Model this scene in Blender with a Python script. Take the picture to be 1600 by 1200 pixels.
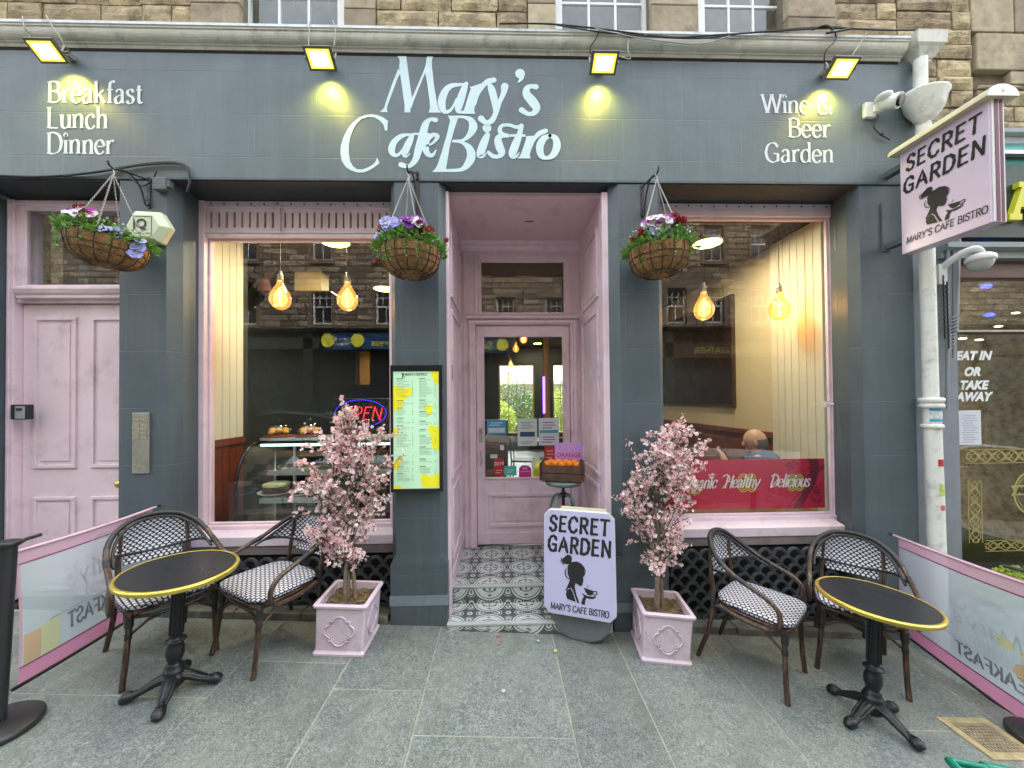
import bpy, bmesh, math, random
from mathutils import Vector, Matrix, noise
R = math.radians
rnd = random.Random(7)
for o in list(bpy.data.objects): bpy.data.objects.remove(o)
scn = bpy.context.scene
col = scn.collection

# ------------------------------------------------------------------ camera
CAM = Vector((-0.03, -2.87, 1.75)); F = 580.0; PPX, PPY = 800.0, 617.6
_d = Vector((784 - PPX, -(625 - PPY), -F)).normalized()
_u = Vector((-0.0089, 1.0, 0.0)); _u.z = -(_d.x*_u.x + _d.y*_u.y)/_d.z; _u.normalize()
_x = _d.cross(_u).normalized()
C2W = Matrix((_x, _d, _u))            # rows = world axes in camera coordinates -> camera-to-world
cam_data = bpy.data.cameras.new('camera'); cam = bpy.data.objects.new('camera', cam_data)
cam_data.sensor_width = 36; cam_data.sensor_fit = 'HORIZONTAL'; cam_data.lens = 36*F/1600
cam_data.shift_y = (PPY-600)/1600.0; cam_data.shift_x = 0
cam_data.clip_start = 0.05; cam_data.clip_end = 400
cam.matrix_world = Matrix.Translation(CAM) @ C2W.to_4x4()
col.objects.link(cam); scn.camera = cam

# ------------------------------------------------------------------ sky, sun, exposure
SUN_EL, SUN_AZ = R(56), R(25)
world = bpy.data.worlds.new('World'); scn.world = world; world.use_nodes = True
wn = world.node_tree.nodes; wl = world.node_tree.links
bg = wn['Background']; sky = wn.new('ShaderNodeTexSky'); sky.sky_type = 'NISHITA'; sky.sun_disc = False
sky.sun_elevation = SUN_EL; sky.sun_rotation = SUN_AZ; sky.air_density = 1.3; sky.dust_density = 6.0; sky.ozone_density = 1.0
hsv = wn.new('ShaderNodeHueSaturation'); hsv.inputs['Saturation'].default_value = 0.28   # cloud veil: paler sky
wl.new(sky.outputs[0], hsv.inputs['Color']); wl.new(hsv.outputs[0], bg.inputs[0]); bg.inputs[1].default_value = 0.15
sl = bpy.data.lights.new('sun', 'SUN'); sl.energy = 1.5; sl.angle = R(28); sl.color = (1.0, 0.985, 0.96)
sun = bpy.data.objects.new('sun', sl)
sd = Vector((math.sin(SUN_AZ)*math.cos(SUN_EL), math.cos(SUN_AZ)*math.cos(SUN_EL), math.sin(SUN_EL)))
sun.rotation_euler = sd.to_track_quat('Z', 'Y').to_euler(); col.objects.link(sun)
scn.view_settings.view_transform = 'Standard'; scn.view_settings.look = 'None'
scn.view_settings.exposure = 3.05; scn.view_settings.gamma = 1.0; scn.view_settings.use_curve_mapping = False
scn.render.engine = 'CYCLES'
scn.cycles.use_denoising = True
scn.cycles.max_bounces = 8; scn.cycles.diffuse_bounces = 4; scn.cycles.glossy_bounces = 4
scn.cycles.transmission_bounces = 6; scn.cycles.transparent_max_bounces = 12
scn.cycles.caustics_reflective = False; scn.cycles.caustics_refractive = False
scn.cycles.sample_clamp_indirect = 6.0

# ------------------------------------------------------------------ where things stand
SL = 0.056
def ray(px, py):
    v = Vector((px-PPX, -(py-PPY), -F)); return C2W @ v
def W(px, py, Y):
    r = ray(px, py); t = (Y-CAM.y)/r.y; return CAM + r*t
def WX(px, py, Y): return W(px, py, Y).x
def WZ(px, py, Y): return W(px, py, Y).z
def gz(x): return -SL*x
def G(px, py):
    r = ray(px, py); t = -(CAM.z+SL*CAM.x)/(r.z+SL*r.x); return CAM + r*t

# ------------------------------------------------------------------ mesh builder
class MB:
    def __init__(s): s.v=[]; s.f=[]; s.uv=[]; s.mi=[]; s.sm=[]; s.m=0; s.smooth=False
    def add(s, vs, fs, uvs=None, smooth=None):
        b=len(s.v); s.v += [Vector(p) for p in vs]
        for i,f in enumerate(fs):
            s.f.append([b+k for k in f]); s.uv.append(uvs[i] if uvs else None); s.mi.append(s.m); s.sm.append(s.smooth if smooth is None else smooth)
        return b
    def quad(s,a,b,c,d,uv=None): s.add([a,b,c,d],[(0,1,2,3)],[uv] if uv else None)
    def box(s,x0,x1,y0,y1,z0,z1,sh=0.0):
        vs=[(x,y,z-sh*x) for z in (z0,z1) for y in (y0,y1) for x in (x0,x1)]
        s.add(vs,[(0,2,3,1),(4,5,7,6),(0,1,5,4),(2,6,7,3),(0,4,6,2),(1,3,7,5)],smooth=False)
        return s
    def cbox(s,c,sz): 
        return s.box(c[0]-sz[0]/2,c[0]+sz[0]/2,c[1]-sz[1]/2,c[1]+sz[1]/2,c[2]-sz[2]/2,c[2]+sz[2]/2)
    def tube(s,pts,r,n=8,closed=False,caps=True,smooth=True):
        pts=[Vector(p) for p in pts]; N=len(pts)
        rs=r if isinstance(r,(list,tuple)) else [r]*N
        t0=(pts[1]-pts[0]).normalized()
        up=Vector((0,0,1)) if abs(t0.z)<.9 else Vector((1,0,0))
        nn=(up-t0*up.dot(t0)).normalized(); rings=[]
        for i in range(N):
            if closed: t=(pts[(i+1)%N]-pts[i-1])
            else: t=pts[min(i+1,N-1)]-pts[max(i-1,0)]
            if t.length<1e-9: t=t0
            t=t.normalized(); nn=(nn-t*nn.dot(t))
            if nn.length<1e-6: nn=t.orthogonal()
            nn.normalize(); bb=t.cross(nn)
            rings.append([pts[i]+(nn*math.cos(2*math.pi*k/n)+bb*math.sin(2*math.pi*k/n))*rs[i] for k in range(n)])
        vs=[p for rg in rings for p in rg]; fs=[]
        for i in range(N if closed else N-1):
            for k in range(n):
                a=i*n+k; b=i*n+(k+1)%n; j=(i+1)%N
                fs.append((a,b,j*n+(k+1)%n,j*n+k))
        s.add(vs,fs,smooth=smooth)
        if caps and not closed:
            s.add(rings[0],[tuple(range(n))[::-1]],smooth=False); s.add(rings[-1],[tuple(range(n))],smooth=False)
        return s
    def lathe(s,prof,n=24,c=(0,0,0),smooth=True,sy=1.0,uvs=False):
        vs=[];c=Vector(c)
        for (r,z) in prof:
            for k in range(n):
                a=2*math.pi*k/n; vs.append(c+Vector((r*math.cos(a),r*math.sin(a)*sy,z)))
        fs=[(i*n+k,i*n+(k+1)%n,(i+1)*n+(k+1)%n,(i+1)*n+k) for i in range(len(prof)-1) for k in range(n)]
        s.add(vs,fs,smooth=smooth)
        return s
    def sphere(s,c,r,nu=12,nv=8,sc=(1,1,1),smooth=True):
        c=Vector(c); vs=[c+Vector((0,0,-r*sc[2]))]; 
        for j in range(1,nv):
            ph=-math.pi/2+math.pi*j/nv
            for k in range(nu):
                a=2*math.pi*k/nu; vs.append(c+Vector((r*sc[0]*math.cos(ph)*math.cos(a),r*sc[1]*math.cos(ph)*math.sin(a),r*sc[2]*math.sin(ph))))
        vs.append(c+Vector((0,0,r*sc[2]))); fs=[]
        for k in range(nu): fs.append((0,1+(k+1)%nu,1+k))
        for j in range(nv-2):
            for k in range(nu): fs.append((1+j*nu+k,1+j*nu+(k+1)%nu,1+(j+1)*nu+(k+1)%nu,1+(j+1)*nu+k))
        L=len(vs)-1
        for k in range(nu): fs.append((L,1+(nv-2)*nu+k,1+(nv-2)*nu+(k+1)%nu))
        s.add(vs,fs,smooth=smooth); return s
    def grid(s,fn,nu,nv,uvf=None,smooth=True,closed_u=False):
        vs=[fn(i/nu,j/nv) for j in range(nv+1) for i in range(nu+1)]
        fs=[];uvs=[]
        for j in range(nv):
            for i in range(nu):
                fs.append((j*(nu+1)+i,j*(nu+1)+i+1,(j+1)*(nu+1)+i+1,(j+1)*(nu+1)+i))
                if uvf: uvs.append([uvf(a/nu,b/nv) for a,b in ((i,j),(i+1,j),(i+1,j+1),(i,j+1))])
        s.add(vs,fs,uvs if uvf else None,smooth=smooth); return s
    def prism(s,poly,fn,d0,d1,smooth=False):
        """poly: 2D outline (ccw seen from the outside), fn(u,v,d)->3D ; front at d0, back at d1"""
        n=len(poly); A=[fn(u,v,d0) for u,v in poly]; B=[fn(u,v,d1) for u,v in poly]
        b=len(s.v); s.v += [Vector(p) for p in A+B]
        from mathutils.geometry import tessellate_polygon
        tri=tessellate_polygon([[Vector((u,v,0)) for u,v in poly]])
        for t in tri:
            s.f.append([b+k for k in t]); s.uv.append(None); s.mi.append(s.m); s.sm.append(False)
            s.f.append([b+n+k for k in t[::-1]]); s.uv.append(None); s.mi.append(s.m); s.sm.append(False)
        for k in range(n):
            s.f.append([b+k,b+(k+1)%n,b+n+(k+1)%n,b+n+k]); s.uv.append(None); s.mi.append(s.m); s.sm.append(smooth)
        return s
    def face(s,poly,fn,d=0.0):
        from mathutils.geometry import tessellate_polygon
        b=len(s.v); s.v += [Vector(fn(u,v,d)) for u,v in poly]
        for t in tessellate_polygon([[Vector((u,v,0)) for u,v in poly]]):
            s.f.append([b+k for k in t]); s.uv.append([poly[k] for k in t]); s.mi.append(s.m); s.sm.append(False)
        return s
    def ext(s,prof,x0,x1,caps=True):
        """profile in (y,z) extruded along x"""
        n=len(prof); vs=[(x0,y,z) for y,z in prof]+[(x1,y,z) for y,z in prof]
        fs=[(k,(k+1)%n,n+(k+1)%n,n+k) for k in range(n)]
        if caps: fs += [tuple(range(n))[::-1], tuple(range(n,2*n))]
        s.add(vs,fs,smooth=False); return s
    def xf(s,M,start=0):
        for i in range(start,len(s.v)): s.v[i]=M@s.v[i]
        return s
    def build(s,name,mats,parent=None,loc=None,bevel=0,rot=None,fix=True):
        me=bpy.data.meshes.new(name); me.from_pydata([tuple(v) for v in s.v],[],s.f)
        if not isinstance(mats,(list,tuple)): mats=[mats]
        for m in mats: me.materials.append(m)
        if any(u is not None for u in s.uv):
            ul=me.uv_layers.new(name='UVMap'); li=0
            for f,u in zip(s.f,s.uv):
                for k in range(len(f)):
                    if u is not None: ul.data[li].uv=u[k]
                    li+=1
        me.polygons.foreach_set('material_index',s.mi); me.polygons.foreach_set('use_smooth',s.sm)
        if bevel or fix:
            bm=bmesh.new(); bm.from_mesh(me)
            if fix: bmesh.ops.recalc_face_normals(bm,faces=bm.faces)
            if bevel:
                es=[e for e in bm.edges if len(e.link_faces)==2 and e.calc_face_angle(0)>R(35)]
                bmesh.ops.bevel(bm,geom=es,offset=bevel,segments=2,profile=.5,affect='EDGES',clamp_overlap=True)
            bm.to_mesh(me); bm.free()
        me.update()
        o=bpy.data.objects.new(name,me); col.objects.link(o)
        if loc is not None: o.location=loc
        if rot is not None: o.rotation_euler=rot
        if parent: o.parent=parent
        return o

def tag(o,label=None,cat=None,group=None,kind=None):
    if label: o['label']=label
    if cat: o['category']=cat
    if group: o['group']=group
    if kind: o['kind']=kind
    return o
def thing(name,label,cat,loc=(0,0,0),rz=0,group=None,rot=None):
    o=bpy.data.objects.new(name,None); o.empty_display_size=.1; col.objects.link(o); o.location=loc
    o.rotation_euler=rot if rot else (0,0,rz)
    return tag(o,label,cat,group)
def dup(root,loc,rz=None,label=None,rot=None,scale=None):
    def cp(o,p):
        c=o.copy(); col.objects.link(c); c.parent=p
        for ch in kids.get(o.name,[]): cp(ch,c)
        return c
    kids={}
    for o in bpy.data.objects:
        if o.parent: kids.setdefault(o.parent.name,[]).append(o)
    c=cp(root,None); c.location=loc
    if rz is not None: c.rotation_euler=(0,0,rz)
    if rot is not None: c.rotation_euler=rot
    if scale: c.scale=scale
    if label: c['label']=label
    return c
def share(o,name,parent,loc,rot=None,scale=None):
    c=o.copy(); col.objects.link(c); c.name=name; c.parent=parent; c.location=loc
    if rot is not None: c.rotation_euler=rot
    if scale is not None: c.scale=scale
    return c

# ------------------------------------------------------------------ materials
class NT:
    """tiny expression helper over shader math nodes"""
    def __init__(s,m): s.m=m; s.nt=m.node_tree; s.n=s.nt.nodes; s.l=s.nt.links
    def node(s,t,**k):
        n=s.n.new(t)
        for a,b in k.items():
            if a in n.inputs.keys(): s.put(n.inputs[a],b)
            else: setattr(n,a,b)
        return n
    def put(s,sock,v):
        if hasattr(v,'is_output') or hasattr(v,'node'): s.l.new(v,sock)
        else: sock.default_value=v
    def op(s,o,a,b=0.0,c=0.0):
        n=s.n.new('ShaderNodeMath'); n.operation=o
        s.put(n.inputs[0],a); s.put(n.inputs[1],b); s.put(n.inputs[2],c); return n.outputs[0]
    def mix(s,f,a,b):
        n=s.n.new('ShaderNodeMix'); n.data_type='RGBA'; s.put(n.inputs[0],f)
        s.put(n.inputs[6],a if not isinstance(a,tuple) else (*a[:3],1)); s.put(n.inputs[7],b if not isinstance(b,tuple) else (*b[:3],1)); return n.outputs[2]
    def ramp(s,f,stops):
        n=s.n.new('ShaderNodeValToRGB'); s.put(n.inputs[0],f); e=n.color_ramp.elements
        while len(e)<len(stops): e.new(.5)
        for i,(p,c) in enumerate(stops):
            e[i].position=p; e[i].color=(*c[:3],1) if isinstance(c,tuple) else (c,c,c,1)
        return n.outputs[0]
    def noise(s,scale,detail=4,rough=.55,vec=None,dist=0):
        n=s.n.new('ShaderNodeTexNoise'); n.inputs['Scale'].default_value=scale; n.inputs['Detail'].default_value=detail
        n.inputs['Roughness'].default_value=rough; n.inputs['Distortion'].default_value=dist
        s.l.new(vec if vec is not None else s.coord(),n.inputs['Vector']); return n.outputs['Fac']
    def coord(s,w='Object'):
        if not hasattr(s,'_tc'): s._tc=s.n.new('ShaderNodeTexCoord')
        return s._tc.outputs[w]
    def mapping(s,scale=(1,1,1),rot=(0,0,0),w='Object'):
        n=s.n.new('ShaderNodeMapping'); s.l.new(s.coord(w),n.inputs[0]); n.inputs['Scale'].default_value=scale; n.inputs['Rotation'].default_value=rot
        return n.outputs[0]
    def sep(s,v):
        n=s.n.new('ShaderNodeSeparateXYZ'); s.l.new(v,n.inputs[0]); return n.outputs
    def bump(s,h,strength=.3,dist=.01):
        n=s.n.new('ShaderNodeBump'); s.put(n.inputs['Height'],h); n.inputs['Strength'].default_value=strength; n.inputs['Distance'].default_value=dist
        return n.outputs[0]
def newmat(name):
    m=bpy.data.materials.new(name); m.use_nodes=True; t=NT(m); t.b=t.n['Principled BSDF']; return m,t
def M(name,c,rough=.55,metal=0,var=.12,vs=6,bump=.15,bs=60,bd=.002,dirt=None,ds=3,emit=None,es=0,alpha=None,coat=0,trans=0,rand=0,spec=.5,streak=0):
    m,t=newmat(name); b=t.b
    n1=t.noise(vs,5,.6)
    lo=tuple(x*(1-var) for x in c); hi=tuple(min(1,x*(1+var)) for x in c)
    colr=t.ramp(n1,[(.3,lo),(.7,hi)])
    if dirt:
        n2=t.noise(ds,8,.7); f=t.ramp(n2,[(.52,0.0),(.72,1.0)])
        colr=t.mix(t.op('MULTIPLY',f,dirt[3] if len(dirt)>3 else .6),colr,dirt[:3])
    if streak:
        n3=t.noise(1,6,.65,vec=t.mapping((9,9,.8))); f=t.ramp(n3,[(.5,0.0),(.75,1.0)])
        colr=t.mix(t.op('MULTIPLY',f,streak),colr,tuple(min(1,x*1.6+.03) for x in c))
    if rand:
        oi=t.n.new('ShaderNodeObjectInfo'); k=t.op('MULTIPLY_ADD',oi.outputs['Random'],2*rand,1-rand)
        hs=t.node('ShaderNodeHueSaturation'); t.put(hs.inputs['Value'],k); t.put(hs.inputs['Color'],colr); colr=hs.outputs[0]
    t.put(b.inputs['Base Color'],colr)
    b.inputs['Metallic'].default_value=metal
    t.put(b.inputs['Roughness'],t.op('MULTIPLY_ADD',t.noise(vs*3,4),.25,max(0.02,rough-.12)))
    b.inputs['Specular IOR Level'].default_value=spec
    if bump: t.put(b.inputs['Normal'],t.bump(t.noise(bs,5,.6),bump,bd))
    if coat: b.inputs['Coat Weight'].default_value=coat; b.inputs['Coat Roughness'].default_value=.1
    if emit: b.inputs['Emission Color'].default_value=(*emit,1); b.inputs['Emission Strength'].default_value=es
    if trans: b.inputs['Transmission Weight'].default_value=trans
    return m
def glassmat(name,ior=1.5,tint=(.96,.98,.97),rough=0.0,boost=1.0):
    m,t=newmat(name); t.n.remove(t.b); out=t.n['Material Output']
    tr=t.node('ShaderNodeBsdfTransparent'); tr.inputs[0].default_value=(*tint,1)
    gl=t.node('ShaderNodeBsdfGlossy'); gl.inputs['Roughness'].default_value=rough; gl.inputs[0].default_value=(1,1,1,1)
    fr=t.node('ShaderNodeFresnel'); fr.inputs[0].default_value=ior
    nb=t.bump(t.noise(.9,2,.4),.02,.02); t.put(gl.inputs['Normal'],nb)
    mx=t.node('ShaderNodeMixShader'); gmn=t.n.new('ShaderNodeNewGeometry'); t.put(mx.inputs[0],t.op('MULTIPLY',t.op('MULTIPLY',fr.outputs[0],boost),t.op('SUBTRACT',1.0,gmn.outputs['Backfacing']))); t.l.new(tr.outputs[0],mx.inputs[1]); t.l.new(gl.outputs[0],mx.inputs[2])
    t.l.new(mx.outputs[0],out.inputs[0]); return m

PINK=(.76,.61,.68)
m_pink=M('pink_paint',PINK,.42,var=.07,vs=2.5,bump=.2,bs=28,dirt=(.34,.26,.27,.5),ds=4,streak=.10)
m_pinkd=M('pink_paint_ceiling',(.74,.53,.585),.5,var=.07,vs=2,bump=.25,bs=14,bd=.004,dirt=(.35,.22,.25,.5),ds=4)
m_sill=M('sill_paint',(.66,.57,.63),.45,var=.06,vs=4,bump=.2,bs=40,dirt=(.28,.26,.25,.4),ds=7)
m_pale=M('pale_frame_paint',(.62,.60,.62),.45,var=.06,bump=.15,dirt=(.3,.28,.26,.4),ds=7)
def paint_wall(name,c,seamh):
    m,t=newmat(name); b=t.b
    P=t.coord(); sx,sy,sz=t.sep(P)
    n1=t.noise(1.6,6,.6); base=t.ramp(n1,[(.3,tuple(x*.84 for x in c)),(.7,tuple(x*1.15 for x in c))]); dr=t.noise(1,6,.7,vec=t.mapping((16,16,.7))); base=t.mix(t.op('MULTIPLY',t.ramp(dr,[(.52,0.0),(.68,1.0)]),.30),base,tuple(x*.62 for x in c))
    st=t.noise(1,6,.7,vec=t.mapping((7,7,.5))); base=t.mix(t.op('MULTIPLY',t.ramp(st,[(.52,0.0),(.8,1.0)]),.28),base,tuple(min(1,x*1.7+.02) for x in c))
    # painted-over masonry joints
    br=t.node('ShaderNodeTexBrick'); br.inputs['Scale'].default_value=1; br.inputs['Mortar Size'].default_value=.0035; br.inputs['Mortar Smooth'].default_value=.6
    br.inputs['Brick Width'].default_value=.95; br.inputs['Row Height'].default_value=seamh
    cm=t.node('ShaderNodeCombineXYZ'); wob=t.op('MULTIPLY',t.noise(4,3),.012)
    t.put(cm.inputs[0],t.op('ADD',sx,wob)); t.put(cm.inputs[1],t.op('ADD',sz,wob)); t.l.new(cm.outputs[0],br.inputs['Vector'])
    ms=t.op('MULTIPLY',br.outputs['Fac'],t.ramp(t.noise(2.2,4),[(.4,0.0),(.6,1.0)]))
    base=t.mix(t.op('MULTIPLY',ms,.28),base,tuple(x*1.7+.03 for x in c))
    ch=t.ramp(t.noise(38,6,.75),[(.70,0.0),(.73,1.0)]); ch=t.op('MULTIPLY',ch,t.ramp(t.noise(1.3,2),[(.5,0.0),(.62,1.0)]))
    base=t.mix(t.op('MULTIPLY',ch,.7),base,(.32,.36,.36))
    lowz=t.op('LESS_THAN',t.op('ADD',sz,t.op('MULTIPLY',t.noise(6,6,.75),.55)),.46); gr=t.ramp(t.noise(17,7,.8),[(.45,0.0),(.62,1.0)])
    base=t.mix(t.op('MULTIPLY',t.op('MULTIPLY',lowz,gr),.4),base,(.10,.105,.09))
    sc=t.ramp(t.noise(1,7,.8,vec=t.mapping((3,3,26),rot=(0,.5,0))),[(.66,0.0),(.70,1.0)]); base=t.mix(t.op('MULTIPLY',sc,.22),base,(.30,.34,.34))
    t.put(b.inputs['Base Color'],base); t.put(b.inputs['Roughness'],t.op('MULTIPLY_ADD',t.noise(5,4),.3,.32))
    h=t.op('ADD',t.op('MULTIPLY',ms,-.7),t.op('ADD',t.op('MULTIPLY',t.noise(9,6,.6),.5),t.op('MULTIPLY',t.noise(70,3),.12)))
    t.put(b.inputs['Normal'],t.bump(h,.5,.009)); return m
m_fascia=paint_wall('grey_paint_lit',(.108,.147,.164),.33)  # same grey paint as the piers, its brighter light put into the colour
m_pier=paint_wall('grey_paint_shaded',(.070,.096,.112),.43)  # same grey paint as the fascia, darker colour for the weaker light
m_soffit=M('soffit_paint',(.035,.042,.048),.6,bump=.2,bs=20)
m_band=M('pier_band_paint',(.17,.23,.25),.5,bump=.2)
m_letter=M('lettering_paint',(.58,.76,.80),.5,var=.05,vs=20,bump=.25,bs=50)
m_letter2=M('serif_lettering_paint',(.66,.72,.74),.5,var=.05,vs=20,bump=.25,bs=50)
m_cornice=M('cornice_paint',(.56,.57,.51),.5,var=.10,vs=3,bump=.2,bs=25,dirt=(.13,.14,.12,.75),ds=6,streak=.3)
m_lead=M('lead_flashing',(.62,.68,.70),.45,var=.15,bump=.3,dirt=(.2,.22,.22,.6),ds=9)
m_pipe=M('pipe_paint',(.72,.74,.69),.4,var=.06,vs=3,bump=.15,dirt=(.2,.2,.18,.6),ds=9)
def stonemat(name,c,c2,smooth=False):
    m,t=newmat(name); b=t.b; oi=t.n.new('ShaderNodeObjectInfo')
    gm=t.n.new('ShaderNodeNewGeometry'); P=gm.outputs['Position']
    base=t.ramp(t.noise(9,8,.68,vec=P),[(.30,c2),(.52,c),(.75,tuple(min(1,x*1.35) for x in c))])
    base=t.mix(t.op('MULTIPLY',t.ramp(t.noise(3,6,.7,vec=P),[(.55,0.0),(.7,1.0)]),.55),base,(.10,.09,.075))
    hs=t.node('ShaderNodeHueSaturation'); t.put(hs.inputs['Value'],t.op('MULTIPLY_ADD',oi.outputs['Random'],.5,.75)); t.put(hs.inputs['Hue'],t.op('MULTIPLY_ADD',oi.outputs['Random'],.02,.49)); t.put(hs.inputs['Color'],base)
    t.put(b.inputs['Base Color'],hs.outputs[0]); b.inputs['Roughness'].default_value=.9
    mp=t.node('ShaderNodeMapping'); t.l.new(P,mp.inputs[0]); mp.inputs['Scale'].default_value=(1,1,2.6)
    h=t.op('ADD',t.noise(14,8,.7,vec=mp.outputs[0]),t.op('MULTIPLY',t.noise(70,4,vec=P),.25))
    t.put(b.inputs['Normal'],t.bump(h,.25 if smooth else .9,.006 if smooth else .03)); return m
m_stone=stonemat('sandstone_rubble',(.44,.36,.22),(.15,.115,.07))
m_ashlar=stonemat('sandstone_ashlar',(.33,.285,.20),(.22,.185,.125),True)
m_mortar=M('mortar',(.16,.135,.10),.95,var=.25,vs=12,bump=.6,bs=50,bd=.006)
m_base=M('base_stone',(.13,.13,.10),.9,var=.35,vs=8,bump=.8,bs=22,bd=.02,dirt=(.08,.075,.06,.7),ds=5)
m_white=M('white_plastic',(.72,.74,.72),.35,var=.04,bump=.05)
m_whitepaint=M('white_window_paint',(.74,.78,.78),.4,var=.05,bump=.15)
m_black=M('black_metal',(.018,.019,.021),.42,var=.3,bump=.1)
m_blackgloss=M('black_gloss_plastic',(.012,.012,.013),.2,var=.2,bump=0)
m_iron=M('cast_iron',(.016,.019,.021),.38,metal=.35,var=.3,vs=12,bump=.3,bs=55)
m_grille=M('grille_iron',(.075,.088,.092),.5,metal=.2,var=.35,vs=14,bump=.35,bs=60,dirt=(.12,.12,.11,.5),ds=14)
m_void=M('dark_void',(.006,.006,.006),.9,bump=0)
m_cable=M('black_cable',(.015,.015,.016),.5,bump=0)
m_cablew=M('white_cable',(.42,.42,.38),.5,bump=0)
m_steel=M('brushed_steel',(.42,.41,.36),.35,metal=.8,var=.2,vs=25,bump=.3,bs=90,dirt=(.12,.11,.08,.6),ds=12)
m_brass=M('brass',(.62,.47,.12),.3,metal=.9,var=.12,bump=.1)
m_gold=M('gold_rim',(.62,.50,.10),.33,metal=.75,var=.12,vs=20,bump=.1)
m_glass=glassmat('window_glass',1.62,boost=1.05)
m_thin=glassmat('clear_glass',1.55,boost=1.6)
m_wood=M('mahogany_wood',(.16,.035,.016),.4,var=.3,vs=5,bump=.15)
m_darkwood=M('dark_wood',(.05,.028,.018),.45,var=.3,vs=5,bump=.15)
m_oak=M('shelf_wood',(.20,.12,.05),.6,var=.35,vs=8,bump=.3)
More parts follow.
